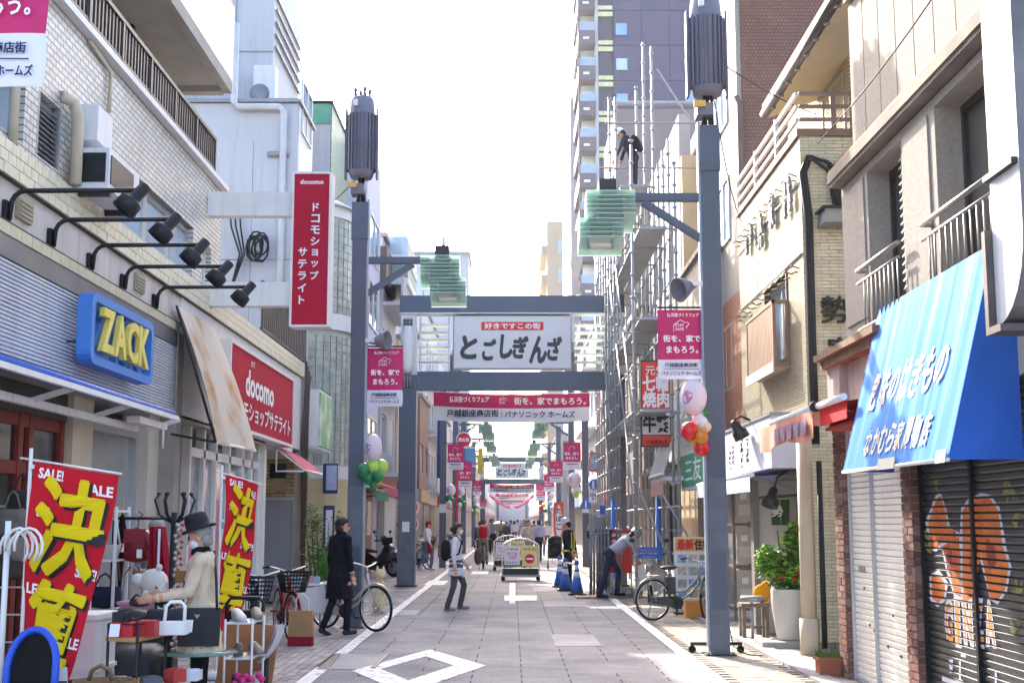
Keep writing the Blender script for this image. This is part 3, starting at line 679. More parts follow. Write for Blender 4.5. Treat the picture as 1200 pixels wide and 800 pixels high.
# flat glass block wall beside the tower
MB().box(-6.2, -5.05, 29.35, 29.45, zD - .3, zA).build('flat_wall', TM('glass block wall', 'XZ', .19, .19, '#a6aea6', '#98a19a', '#bcbcb2', .12, .02, offset=0), D_)
# signs and small things on the alcove
gs = thing('light_box_sign', 'green light box sign on the wall past the phone shop', 'sign', (-4.0, 26.6, 3))
z0, z1 = at(372, 525, Y=26.2).z, at(372, 455, Y=26.2).z
xg0, xg1 = at(352, 460, Y=26.2).x, at(374, 460, Y=26.2).x
MB().box(-4.25, xg1 - .02, 26.3, 28.2, z0, z1).build('sign_box', offwhite, gs)
gp = MB().box(xg1 - .018, xg1 + .01, 26.36, 28.14, z0 + .06, z1 - .06).build('sign_face', M('green print', '#6fae84', .4, scale=1.5, col2='#cfe3cf', split=(.5, .7)), gs)
MB().box(-4.4, xg1 - .04, 26.28, 26.299, z0 + .05, z1 - .05).build('side_plate', white, gs)
paw = thing('small_awning', 'small pink awning over the alcove beside the conduit', 'awning', (-4.1, 24, 3))
q0, q1, q2, q3 = at(323, 527, X=-4.25), at(345, 527, X=-4.2), at(368, 552, X=-3.75), at(350, 552, X=-3.9)
pkf = M('faded pink fabric', '#b9506a', .8, var=.12)
MB().sheet(lambda u, v: Vector((-4.22 + .5 * v, 23.0 + 2.2 * u, 2.9 - .38 * v + .03 * math.sin(v * 3))), 6, 4, th=.012).build('canvas', pkf, paw)
MB().tube([(-4.22, 23.0, 2.9), (-3.72, 23.0, 2.52), (-3.72, 25.2, 2.52)], .018, 6).tube([(-4.22, 23.0, 2.9), (-4.22, 23.0, 2.5), (-3.73, 23.0, 2.5)], .018, 6).build('awning_frame', white, paw)
em = thing('electric_meter', 'grey electric meter on the yellow brick alcove wall', 'meter', (-5, 26.2, 2.3))
c = at(326, 560, Y=26.2); MB().box(c.x - .16, c.x + .16, 26.1, 26.3, c.z + .0, c.z + .28).build('meter', dark, em); MB().box(c.x - .16, c.x + .16, 26.1, 26.3, c.z - .25, c.z - .01).build('meter_box', M('tan plastic', '#9c8a70', .6), em)
cd = MB()
cp = at(350, 560, Y=25.7); cd.tube([(cp.x, 25.7, 0), (cp.x, 25.7, 4.2), (cp.x + .06, 25.72, 4.5)], .085, 10)
tag(cd.build('conduit_pipe', M('grey conduit', '#9d978e', .6, var=.08)), 'thick grey conduit standing at the pavement edge of the alcove', 'pipe')
cb = MB()
for k in range(5): cb.tube([(cp.x + .1 + .03 * k, 25.6, 4.9 - .1 * k), (cp.x + .12 + .02 * k, 25.55, 4.3), (cp.x + .06 + .03 * k, 25.6, 3.2 + .1 * math.sin(k)), (cp.x + .1 + .015 * k, 25.62, .6)], .016, 5)
tag(cb.build('cable_bundle', M('dusty cable', '#5d5650', .7)), 'bundle of dusty cables strapped beside the grey conduit', 'cable')
bd = thing('notice_board', 'blue framed notice board beside the lamp post on the left pavement', 'board', (-4.1, 30, 1.5))
z0, z1 = at(386, 575, Y=29.2).z, at(386, 545, Y=29.2).z
for nm, a0, a1, b0, b1, mt in (('frame', 378, 396, 543, 578, M('navy frame', '#2b3560', .4)), ('face', 382, 395, 545, 574, M('blue white print', '#a9b6cf', .4, var=.2, scale=4))):
	p, q = at(a0, b1, Y=29.2), at(a1, b0, Y=29.2); MB().box(p.x, q.x, 29.2 - (.02 if nm == 'face' else 0), 29.25, p.z, q.z).build(nm, mt, bd)
p, q = at(378, 645, Y=29.2), at(392, 592, Y=29.2); MB().box(p.x, q.x, 29.2, 29.25, p.z, q.z).build('lower_frame', M('navy frame', ''), bd); MB().box(p.x + .06, q.x - .04, 29.18, 29.199, p.z + .1, q.z - .1).build('lower_face', offwhite, bd)

# ------------------------------------------------------------------ generic street buildings, each with storeys, windows, sill bands, shopfront
def block_building(label, side, x, y0, y1, ztop, col, ground='#6f665c', storey=2.9, g0=3.1, win='strip', balc=False, tile=None, name='street_building', roofcol=None, awn=None, depth=7, nwin=None):
	o = thing(name, label, 'building', (x - side * depth / 2, (y0 + y1) / 2, 0))
	wm = tile or M('render ' + col, col, .8, var=.07, scale=1.2, streak=.2)
	s = -side                                     # the facade faces -side
	X0, X1 = sorted((x, x + side * depth))
	fx = (x, x + side * .2)
	holes = []; k = 0; z = g0
	n = nwin or max(1, int((y1 - y0) / 2.4)); st = (y1 - y0) / n
	while z + storey * .8 <= ztop:
		for i in range(n):
			a = y0 + st * i + st * .18; holes.append((a, a + st * .64, z + .85, z + 2.15) if z + 2.3 < ztop else (a, a + st * .64, z + .6, ztop - .4))
		z += storey
	holes = [h for h in holes if h[3] - h[2] > .5]
	b = holewall(MB(), 'x', fx[0], fx[1], y0, y1, g0, ztop, holes)
	gx0, gx1 = sorted((x + side * .22, x + side * depth)); b.box(gx0, gx1, y0, y0 + .15, 0, ztop - .01); b.box(gx0, gx1, y1 - .15, y1, 0, ztop - .01)
	b.build('wall', wm, o)
	ix0, ix1 = sorted((x + side * .7, x + side * depth)); MB().box(ix0, ix1, y0 + .16, y1 - .16, .1, ztop - .1).build('room_core', M('dim room', ''), o)
	for h in holes: window(o, 'x', x + side * .08, h[0], h[1], h[2], h[3], s, alu, random.choice((glass, skyglass, darkglass)), 2, .06)
	rx0, rx1 = sorted((x - side * .12, x + side * depth)); MB().box(rx0, rx1, y0 - .05, y1 + .05, ztop, ztop + .15).build('roof', M('roof ' + (roofcol or '#8a8784'), roofcol or '#8a8784', .7), o)
	sx = sorted((x + side * .25, x + side * .35)); MB().box(sx[0], sx[1], y0 + .16, y1 - .16, .02, g0 - .6).build('shopfront', M('shopfront ' + ground, ground, .3, var=.45, scale=1.8), o)
	bx = sorted((x - side * .1, x + side * .3)); MB().box(bx[0], bx[1], y0 + .05, y1 - .05, g0 - .6, g0 - .02).build('fascia', M('fascia %s' % (awn or col), awn or col, .5, var=.08), o)
	if balc:
		z = g0
		while z + 1.2 < ztop:
			qx = sorted((x, x - side * .7)); MB().box(qx[0], qx[1], y0 + .2, y1 - .2, z - .02, z + .1).box(*sorted((x - side * .7, x - side * .62)), y0 + .2, y1 - .2, z + .1, z + 1.0).build('balcony', wm if balc is True else balc, o); z += storey
	return o
L_ = [('narrow cream shop building with a green awning behind the black coat', -4.5, 33.2, 37.0, 7.2, '#c3b9a8', '#7b5f45', '#5f8f76', None),
	  ('white shop building with striped columns beside the gate post', -4.6, 37.2, 42.5, 8.6, '#cbcbcf', '#70615a', '#b0616f', None),
	  ('grey concrete building with balconies past the first gate', -4.4, 42.7, 48.0, 11.2, '#b4b6bd', '#54504e', '#b46a4d', True),
	  ('beige three storey shop building with red awnings', -4.3, 48.2, 54.0, 8.5, '#c9bfae', '#5d5149', '#b2453c', None),
	  ('slim blue tinted building among the left hand row', -4.4, 54.2, 59.5, 10.0, '#9fabc4', '#554f55', '#46538a', None),
	  ('brown tiled low building in the row after the blue one', -4.3, 59.7, 66, 7.4, '#8f7666', '#4e4742', '#a88d62', None),
	  ('pale tall block in the distant part of the row', -4.5, 66.2, 76, 12.5, '#c6c8cc', '#5b5552', '#c2bcb2', True),
	  ('cream low shop far down the street, lantern side', -4.3, 76.2, 88, 8.0, '#cfc6b2', '#5d5049', '#b8564e', None),
	  ('light grey far block just before the second gate', -4.4, 88.2, 104, 10.5, '#bfc1c7', '#5f5a58', '#8a93a8', None),
	  ('hazy pale block beyond the second gate, west row', -4.4, 104.2, 140, 9.0, '#c4c2c0', '#6a6562', '#a8746c', None)]
for lb, x, y0, y1, zt, c, gc, ac_, bl in L_: block_building(lb, -1, x, y0, y1, zt, c, gc, balc=bl, awn=ac_)
# blue grey office with glazed top, and its neighbour with a brown roof, seen over the row
o = thing('office_block', 'grey office block with a mast and glazed top floor over the gate', 'building', (-9, 146, 0))
p, q = at(485, 400, Y=142), at(549, 298, Y=142)
MB().box(p.x - 8, q.x, 142, 150, 0, q.z).build('wall', M('cool grey wall', '#a9aebb', .7, var=.05), o)
for i in range(4):
	a, b2 = at(486 + i * 11, 349, Y=142), at(496 + i * 11, 323, Y=142); f = MB().box(a.x, b2.x, 141.7, 142, a.z, b2.z).build('window', alu, o); MB().box(a.x + .1, b2.x - .1, 141.6, 141.7, a.z + .1, b2.z - .1).build('pane', skyglass, f)
MB().box(p.x - 8, q.x + .2, 141.6, 150.2, q.z, q.z + .3).build('roof_edge', grey, o)
m_ = at(525, 277, Y=142); MB().cyl((m_.x, 142, q.z + .3), (m_.x, 142, m_.z), .1, n=6).cyl((m_.x - .6, 142, m_.z - .8), (m_.x + .7, 142, m_.z - .8), .06, n=6).box(m_.x - .7, m_.x - .3, 141.9, 142.1, m_.z - 1.6, m_.z - .1).build('roof_mast', grey, o)
o = thing('balcony_building', 'white building with green tiled balconies right of the lamp post', 'building', (-6, 49, 0))
Yb = 44.0
x1 = at(478, 300, Y=Yb).x
MB().box(-10, at(452, 300, Y=Yb).x, Yb + .8, Yb + 5, 0, at(478, 270, Y=Yb).z).build('wall', panelwhite, o)
for nm, ya, yb2, mt in (('balcony', 325, 306, TM('green balcony tile', 'XZ', .2, .1, '#8ea79c', '#7d988c', '#6c8479')), ('railing_glass', 298, 278, skyglass)):
	p, q = at(448, ya, Y=Yb), at(476, yb2, Y=Yb); MB().box(-9, q.x, Yb, Yb + .1, p.z, q.z).box(q.x, q.x + .06, Yb, Yb + 4, p.z, q.z).build(nm, mt, o)
	MB().box(-9, q.x + .1, Yb - .03, Yb + 4, p.z - .25, p.z - .01).build('balcony_floor', offwhite, o)
p, q = at(455, 277, Y=Yb), at(474, 268, Y=Yb); MB().box(-9, q.x, Yb + .5, Yb + 4, p.z - .6, q.z).build('roof_house', offwhite, o)
o = thing('blue_building', 'slim pale blue building edge directly right of the lamp post', 'building', (-6, 38, 0))
p = at(447, 205, Y=42); MB().box(-10, p.x, 38, 42, 0, p.z).build('wall', M('pale blue wall', '#a8afc8', .6, var=.04), o); q = at(457, 265, Y=38.5)
MB().box(-8, at(455, 240, Y=42.5).x, 42.2, 45.8, p.z - 3.6, p.z - 2.4).build('brown_roof', M('brown metal roof', '#6f5f5c', .6), o)
for k in range(4): window(o, 'x', p.x + .05, 38.6, 41.2, 3.4 + 2.1 * k, 4.8 + 2.1 * k, 1, alu, glass, 2)
# shop fronts between the left lamp post and the gate
for nm, lb, x, ya, yb, z, mt in (('shop_awning', 'dark green shop awning between the left lamp post and the gate', -4.5, 33.4, 36.8, 2.75, M('green awning cloth', '#2f7a55', .8, var=.1)), ('shop_awning', 'dusty pink shop awning just left of the gate post', -4.6, 37.4, 42.0, 2.95, M('dusty pink cloth', '#a8526a', .8, var=.1))):
	t = thing(nm, lb, 'awning', (x, ya, z)); MB().sheet(lambda u, v: Vector((x + .95 * v, ya + (yb - ya) * u, z - .35 * v)), 8, 4, th=.015).build('canvas', mt, t); MB().sheet(lambda u, v: Vector((x + .96, ya + (yb - ya) * u, z - .36 - .22 * v + .02 * math.sin(u * 30) * v)), 20, 3, th=.01).build('valance', mt, t)
	for y in (ya, yb): MB().cyl((x, y, z - .5), (x + .95, y, z - .36), .018, n=6).build('arm', dark, t)
wd = thing('wooden_door', 'brown panelled wooden door with a framed picture behind the scooter', 'door', (-4.2, 36, 0))
MB().box(-4.35, -4.28, 37.6, 39.6, 0, 2.5).build('door_leaf', M('warm door wood', '#8d5c3d', .5, var=.2, scale=5), wd); MB().box(-4.279, -4.26, 38.1, 39.1, 1.2, 2.2).build('framed_picture', M('pale picture', '#c9c3b5', .4, var=.4, scale=4), wd)
# ------------------------------------------------------------------ right: footwear shop building
pebble = M('pebble dash concrete', '#9c958d', .9, spec=.1, var=.12, scale=28, bump=.45, bscale=70, streak=.06)
G_ = thing('footwear_shop_building', 'grey pebble dash shop building above the big blue awning', 'building', (3.7, 11, 0))
y2 = 13.25
w = holewall(MB(), 'x', 3.5, 3.8, 7.2, y2, 3.42, 5.1, [(11.17, 12.28, 3.44, 5.02), (8.95, 10.25, 3.44, 5.02)])
w.box(3.81, 8, y2 - .2, y2, 3.42, 5.1); w.build('upper_wall', pebble, G_)
for ya, yb2 in ((12.38, 13.15), (10.4, 11.07)):
	MB().box(3.482, 3.499, ya, yb2, 3.6, 5.0).build('relief_panel', pebble, G_)
bronze = M('dark bronze frame', '#3f3a37', .4, .4)
for ya, yb2 in ((11.17, 12.28), (8.95, 10.25)):
	f = MB().box(3.72, 3.79, ya, ya + .06, 3.44, 5.02).box(3.72, 3.79, yb2 - .06, yb2, 3.44, 5.02).box(3.72, 3.79, ya + .06, yb2 - .06, 4.95, 5.02).box(3.72, 3.79, (ya + yb2) / 2 - .03, (ya + yb2) / 2 + .03, 3.44, 4.95).build('window', bronze, G_)
	MB().box(3.76, 3.775, ya, yb2, 3.44, 5.0).build('pane', M('dusty pane', '#575451', .15, var=.15, scale=2), f)
MB().box(3.9, 8, 7.2, y2 - .25, .1, 9).build('room_core', M('dim room', ''), G_)
sh = MB().box(3.6, 3.63, 11.18, 11.5, 3.46, 4.98).build('shutter_leaf', M('pale louvre shutter', '#bdb4a6', .6), G_)
series(sh, 'louver_slat', M('pale louvre shutter', ''), lambda b: b.beam((-.01, 0, 0), (-.01, .32, 0), .05, .014, up=(-.8, 0, .6)), [(3.6, 11.18, 3.5 + i * .075) for i in range(20)])
for ya, yb2 in ((11.05, 12.4), (8.7, 10.4)):
	rl = MB().tube([(3.4, ya, 4.05), (3.4, yb2, 4.05)], .022, 6).tube([(3.4, ya, 3.92), (3.4, yb2, 3.92)], .016, 6).tube([(3.4, ya, 3.46), (3.4, yb2, 3.46)], .016, 6).tube([(3.4, yb2, 4.05), (3.55, yb2, 4.05)], .02, 6).build('balcony_rail', M('weathered steel', '#8d8880', .5, .5), G_)
	series(rl, 'baluster', M('weathered steel', ''), lambda b: b.cyl((0, 0, 3.46), (0, 0, 3.92), .009, n=5), [(3.4, ya + .03 + i * .135, 0) for i in range(int((yb2 - ya) / .135))])
# eave slab and third floor
MB().box(3.38, 8, 7.2, y2 + .02, 5.12, 5.16).box(3.36, 3.44, 7.2, y2 + .03, 5.16, 5.26).box(3.44, 8, 7.2, y2, 5.16, 5.24).build('eave_slab', M('stained soffit', '#7d746a', .85, var=.25, scale=2.5), G_)
MB().box(3.36, 3.7, 7.2, y2 + .03, 5.262, 5.285).build('rusty_flashing', M('rusty flashing', '#8b6a52', .7, var=.2), G_)
MB().box(3.72, 8, 7.2, y2, 5.25, 9.0).build('third_floor_wall', concrete, G_)
series(G_, 'facade_panel', pebble, lambda b: b.box(0, .055, .012, .528, 0, 1.86), [(3.665, 7.4 + .54 * i, 5.29) for i in range(11)])
MB().box(3.66, 3.72, 7.2, 7.39, 5.29, 9).build('edge_panel', pebble, G_)
cn = MB().box(3.6, 3.72, 7.2, y2 + .02, 7.17, 7.3).box(3.5, 3.72, 7.2, y2 + .06, 7.3, 7.4).box(3.42, 3.72, 7.2, y2 + .1, 7.82, 7.95); cn.build('cornice', pebble, G_)
orn = MB(); random.seed(5)
for i in range(150):
	y = random.uniform(11.3, y2 + .05); z = random.uniform(7.4, 7.82); orn.ball((3.62 - random.random() * .12, y, z), random.uniform(.025, .06), nu=7, nv=5)
orn.build('carved_frieze', pebble, G_, kind='stuff'); MB().box(3.63, 3.72, 7.2, y2 + .04, 7.4, 7.82).build('frieze_back', pebble, G_)
# street level
lowconc = M('grey block render', '#a7a099', .85, var=.1, streak=.2)
ly = at(962, 435, X=3.38)
MB().box(3.42, 7, 13.3, ly.y - .1, 2.62, 3.28).box(3.5, 7, 7.2, 13.28, 2.62, 3.4).build('lower_fascia', lowconc, G_)
MB().box(3.3, 4, 11.6, ly.y, 3.33, 3.4).box(3.36, 4, 11.6, ly.y - .04, 3.24, 3.328).build('timber_cornice', M('weathered timber', '#7a5f4b', .75, var=.25, scale=6), G_)
brickm = [M('red brick', '#7c574c', .8, var=.12, scale=20), M('pink brick', '#8a6c62', .8, var=.12, scale=20), M('dark brick', '#684b44', .8, var=.12, scale=20)]
mort = M('pale mortar', '#8c827a', .9)
for ya, yb2 in ((13.45, 13.78), (11.12, 11.42)):
	c = MB().box(3.46, 3.75, ya + .008, yb2 - .008, 0, 2.75).build('brick_pier', mort, G_); pro = {}
	for r_ in range(40):
		z = .01 + r_ * .068
		for k in range(2):
			h = (yb2 - ya) / 2; off = -h / 2 if r_ % 2 else 0
			for a0, a1 in ([(ya + k * h, ya + (k + 1) * h)] if r_ % 2 == 0 else [(ya, ya + h / 2), (ya + h / 2, ya + 1.5 * h), (ya + 1.5 * h, yb2)][k * 2:k * 2 + (2 if k == 0 else 1)]):
				mi = random.choice((0, 0, 1, 2)); key = (mi, round(a1 - a0, 3))
				if key not in pro: pro[key] = MB().box(3.445, 3.6, .005, a1 - a0 - .005, 0, .058).xf(Matrix.Translation(org(c))).build('brick', brickm[mi], c); o = pro[key]
				else: o = inst(pro[key], c, (0, 0, 0))
				o.location = (random.uniform(-.003, .003), a0 - org(c).y + org(c).y, z)
				o.location = Vector((0 + random.uniform(-.003, .003), a0, z)) - Vector((0, 0, 0)) - org(c)
# roller shutters
def shutter(name, label, ya, yb2, mids, mat, pitch, zt, frame):
	t = thing(name, label, 'roller shutter', (3.55, (ya + yb2) / 2, 0))
	MB().box(3.56, 3.6, ya, yb2, 0, zt).build('backing', dark, t)
	ed = [ya + .02] + mids + [yb2 - .02]
	for i in range(len(ed) - 1):
		a, c = ed[i] + (.022 if i else 0), ed[i + 1] - (.022 if i < len(ed) - 2 else 0); n = int(zt / pitch)
		series(t, 'slat', mat, lambda b: b.prism([(.02, a, .001), (.0, a, .003), (-.008, a, .3 * pitch), (-.012, a, pitch * .86), (-.006, a, pitch - .004), (.02, a, pitch - .001)], (0, c - a, 0)), [(3.545, 0, .03 + k * pitch) for k in range(n)])
	for m_ in mids: MB().box(3.505, 3.56, m_ - .022, m_ + .022, 0, zt).build('centre_post', frame, t)
	MB().box(3.5, 3.6, ya, ya + .02, 0, zt).build('guide_rail', frame, t); MB().box(3.5, 3.6, yb2 - .02, yb2, 0, zt).build('guide_rail', frame, t)
	MB().box(3.51, 3.57, ya + .02, yb2 - .02, 0, .03).build('bottom_bar', frame, t)
	return t
shutw = M('ivory shutter', '#ece6dc', .5, var=.05, streak=.08); shutb = M('charcoal shutter', '#2f2f33', .38, .25, var=.15)
sw = shutter('roller_shutter', 'closed ivory roller shutter between two brick piers', 11.42, 13.45, [12.62], shutw, .06, 2.7, alu)
for y, z in ((13.05, .95), (12.9, .6), (12.75, .56), (12.1, .75), (12.3, .45), (11.9, .4)): MB().box(3.528, 3.534, y - .02, y + .02, z - .01, z + .015).build('latch_hole', dark, sw)
MB().box(3.51, 3.535, 13.0, 13.16, 1.12, 1.17).build('letter_slot', steel, sw)
sk = shutter('roller_shutter', 'closed black roller shutter sprayed with orange GINZA graffiti', 8.0, 11.1, [9.88], shutb, .057, 2.75, M('black post', '#141416', .4))
def slat_print(polys, mat, name, pitch=.057, x=3.5315):
	"""Spray paint that lies on the faces of the slats: shapes in (y, z) cut at every slat joint."""
	b = MB()
	def clip(P, lo, hi):
		for sgn, lim in ((1, lo), (-1, -hi)):
			o = []
			for i in range(len(P)):
				p, q = P[i], P[(i + 1) % len(P)]; a, c = sgn * p[1] - lim, sgn * q[1] - lim
				if a >= 0: o.append(p)
				if (a >= 0) != (c >= 0): t = a / (a - c); o.append((p[0] + (q[0] - p[0]) * t, p[1] + (q[1] - p[1]) * t))
			P = o
			if not P: return P
		return P
	from mathutils.geometry import tessellate_polygon
	for P in polys:
		for tri in tessellate_polygon([[Vector((p[0], p[1], 0)) for p in P]]):
			T = [P[i] for i in tri]; z0 = min(p[1] for p in T); z1 = max(p[1] for p in T)
			for k in range(int((z0 - .03) / pitch), int((z1 - .03) / pitch) + 1):
				b0 = .03 + k * pitch
				C = clip(T, b0 + .007, b0 + pitch * .8)
				if len(C) >= 3:
					b.add([(x - .003 * max(0, (p[1] - b0) / pitch - .45), p[0], p[1]) for p in C], [tuple(range(len(C)))])
	return b.build(name, mat, sk)
def gp(px, py): v = at(px, py, X=3.53); return (v.y, v.z)
spo = M('spray orange', '#d5742a', .6, var=.3, scale=5, col2='#b44a22', split=(.45, .7)); spw = M('spray white', '#c9c9d6', .6); spg = M('spray olive', '#8b8442', .6, var=.2); spr = M('spray amber', '#dd8a2c', .6, var=.25, scale=6)
def blob(cx, cy, rx, ry, n=26, seed=0, spike=.12):
	rnd = random.Random(seed); ph = rnd.random() * 6
	return [(cx + rx * (1 + spike * math.sin(5 * t + ph) + spike * .6 * math.sin(9 * t + 2 * ph)) * math.cos(t), cy + ry * (1 + spike * math.sin(4 * t + ph)) * math.sin(t)) for t in [2 * PI * i / n for i in range(n)]]
def shape(p): return [gp(*q) for q in p]
def grow(p, d):
	cx = sum(q[0] for q in p) / len(p); cy = sum(q[1] for q in p) / len(p)
	return [(cx + (q[0] - cx) * (1 + d / max(8, abs(q[0] - cx) + abs(q[1] - cy))), cy + (q[1] - cy) * (1 + d / max(8, abs(q[0] - cx) + abs(q[1] - cy)))) for q in p]
swirls = [[(1091, 640), (1088, 612), (1097, 585), (1102, 580), (1108, 600), (1110, 618), (1120, 622), (1122, 640), (1106, 632), (1098, 642)], [(1128, 640), (1128, 598), (1136, 588), (1150, 582), (1160, 584), (1170, 598), (1175, 640), (1182, 662), (1178, 690), (1168, 704), (1160, 698), (1150, 650), (1140, 700), (1128, 706)], [(1092, 700), (1091, 676), (1100, 672), (1108, 684), (1106, 700), (1099, 706)], [(1104, 640), (1124, 628), (1126, 700), (1118, 694), (1112, 668)]]
slat_print([shape(grow(p, 5)) for p in swirls], spw, 'graffiti_outline', x=3.5312)
slat_print([shape(p) for p in swirls], spo, 'graffiti_swirls', x=3.5302)
slat_print([shape(p) for p in ([(1136, 660), (1142, 620), (1146, 640), (1143, 690)], [(1156, 630), (1166, 640), (1168, 660), (1160, 668), (1156, 650)], [(1108, 650), (1116, 644), (1116, 676), (1110, 668)])], M('spray dark red', '#8f2f25', .6, var=.2), 'graffiti_accent', x=3.5292)
gz = [(ch, x) for ch, x in zip('GINZA', (1112, 1122, 1134, 1147, 1160))]
for nm, mt, hh, bd, xx in (('graffiti_letter_outline', spw, 58, .12, 3.5312), ('graffiti_letters', spr, 48, .012, 3.5302)):
	ps_all = []
	for ch, px in gz:
		c0 = gp(px, 729); top = gp(px, 729 - hh / 2); tb_ = text('graffiti', ch, spr, None, (3.53, c0[0], c0[1]), (0, -1, 0), ZH, w=.17 + (.05 if bd > .1 else 0) if ch != 'I' else .09 + (.05 if bd > .1 else 0), h=(top[1] - c0[1]) * 2, bold=bd, mesh_only=True)
		for f in tb_.f: ps_all.append([(tb_.v[i][1], tb_.v[i][2]) for i in f])
	slat_print(ps_all, mt, nm, x=xx)
leaf = []
rnd = random.Random(4)
for bx, by in ((1082, 620), (1080, 680), (1086, 720), (1078, 750), (1190, 600), (1192, 700), (1186, 745), (1178, 560), (1094, 556), (1185, 570), (1090, 650), (1076, 575)):
	for k in range(5):
		a = rnd.uniform(.3, 2.8) * (1 if by < 640 else -1) + rnd.uniform(-.4, .4); l_ = rnd.uniform(16, 30); dx, dy = math.cos(a) * l_ * .45, math.sin(a) * l_; nx, ny = -dy / l_ * 2, dx / l_ * 2
		leaf.append(shape([(bx, by), (bx + dx * .5 + nx, by + dy * .5 + ny), (bx + dx, by + dy), (bx + dx * .5 - nx, by + dy * .5 - ny)]))
slat_print(leaf, spg, 'graffiti_leaves', x=3.5305)
slat_print([shape(p) for p in ([(1104, 790), (1104, 800), (1128, 803), (1128, 796)], [(1112, 772), (1117, 772), (1116, 788), (1113, 788)], [(1124, 774), (1126, 774), (1126, 796), (1124, 796)], [(1149, 782), (1151, 782), (1151, 800), (1149, 800)], [(1166, 786), (1168, 786), (1168, 800), (1166, 800)], [(1126, 763), (1132, 764), (1132, 770), (1126, 769)])], spw, 'graffiti_marks', x=3.5302)
# big blue awning
aw = thing('shop_awning', 'big sun faded blue shop awning with white Japanese lettering', 'awning', (3.2, 10.2, 2.0))
bluec = M('faded blue canvas', '#6f9de0', .9, var=0, spec=.02)
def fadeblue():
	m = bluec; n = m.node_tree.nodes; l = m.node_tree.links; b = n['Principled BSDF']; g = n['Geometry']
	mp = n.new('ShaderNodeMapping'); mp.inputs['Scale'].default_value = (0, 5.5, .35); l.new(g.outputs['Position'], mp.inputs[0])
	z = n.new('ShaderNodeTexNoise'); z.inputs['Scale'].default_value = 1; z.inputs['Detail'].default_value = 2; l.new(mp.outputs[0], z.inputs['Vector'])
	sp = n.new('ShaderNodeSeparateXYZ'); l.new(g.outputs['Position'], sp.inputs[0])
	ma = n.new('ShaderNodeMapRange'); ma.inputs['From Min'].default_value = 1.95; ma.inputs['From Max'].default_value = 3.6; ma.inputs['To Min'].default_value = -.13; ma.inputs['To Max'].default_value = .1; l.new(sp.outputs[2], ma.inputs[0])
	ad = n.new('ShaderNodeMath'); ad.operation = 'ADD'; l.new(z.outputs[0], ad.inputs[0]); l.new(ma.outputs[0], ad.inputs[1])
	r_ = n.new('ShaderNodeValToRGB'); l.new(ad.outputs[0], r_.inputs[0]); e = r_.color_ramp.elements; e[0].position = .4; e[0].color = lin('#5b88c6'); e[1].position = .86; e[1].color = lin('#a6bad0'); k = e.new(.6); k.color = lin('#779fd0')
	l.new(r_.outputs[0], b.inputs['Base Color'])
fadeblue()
TL, TR = at(1030, 363, Y=11.75), at(1164, 284, Y=8.78); BL, BR = at(988, 553, Y=11.75), at(1111, 538, Y=8.78)
cf = at(1010, 526, Y=11.75); ca = at(1008, 456, Y=11.75)
def aws(u, v): return Vector(TL).lerp(TR, u).lerp(Vector(BL).lerp(BR, u), v) + Vector((.006 * math.sin(u * 9) * math.sin(v * PI), 0, 0))
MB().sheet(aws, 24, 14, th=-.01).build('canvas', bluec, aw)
deep = M('shaded blue canvas', '#2d60b8', .85, var=.1)  # darker than the front canvas: the side's shade is put into this blue
wallp = at(1199, 536, Y=8.78)
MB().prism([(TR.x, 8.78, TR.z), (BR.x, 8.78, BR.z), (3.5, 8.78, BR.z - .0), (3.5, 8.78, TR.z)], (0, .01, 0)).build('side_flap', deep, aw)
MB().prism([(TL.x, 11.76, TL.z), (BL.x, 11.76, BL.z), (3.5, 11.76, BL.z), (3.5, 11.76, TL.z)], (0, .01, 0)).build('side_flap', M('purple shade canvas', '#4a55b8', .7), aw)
MB().tube([BL, BR], .016, 6).build('front_bar', white, aw)
for u in (.33, .47): pass
for u0, u1 in ((.42, .58), (.93, 1.0)):
	p, q = Vector(BL).lerp(BR, u0), Vector(BL).lerp(BR, u1); MB().prism([p + Vector((-.02, 0, -.02)), q + Vector((-.02, 0, -.02)), q + Vector((-.005, 0, .07)), p + Vector((-.005, 0, .07))], (-.008, 0, 0)).build('tape_patch', M('masking tape', '#c9c6ba', .7), aw)
mid = Vector(TL).lerp(BR, .5); rt = (Vector(BR) - BL).normalized(); upv = (Vector(TL) + TR - BL - BR).normalized(); nn = rt.cross(upv).normalized()
if nn.x > 0: nn = -nn
paint = M('faded white lettering', '#e6e0d4', .7, col2='#c9b9a6', split=(.5, .75), scale=6)
def on_aw(px, py):
	d = at(px, py, X=1) - Vector((0, 0, CAMZ)); n_ = (Vector(TR) - TL).cross(Vector(BL) - TL).normalized(); k = (Vector(TL) - Vector((0, 0, CAMZ))).dot(n_) / d.dot(n_); return Vector((0, 0, CAMZ)) + d * k
def aw_text(s, a, b_, h0, h1, lean=.25):
	p, q = on_aw(*a), on_aw(*b_); r_ = (q - p); nrm = (Vector(TR) - TL).cross(Vector(BL) - TL).normalized(); nrm = nrm if nrm.x < 0 else -nrm
	u_ = nrm.cross(r_.normalized()); n = len(s)
	for i, ch in enumerate(s):
		t = (i + .5) / n; h = h0 + (h1 - h0) * t; text('lettering', ch, paint, aw, p.lerp(q, t) + nrm * .005, r_, u_, w=r_.length / n * (.8 if h0 > .3 else .86), h=h * (.8 if ch in 'の' else 1), bold=.022, lean=lean)
aw_text('趣味のはきもの', (1020, 462), (1112, 424), .34, .36); aw_text('なかむら家履物店', (1014, 520), (1092, 501), .22, .26)
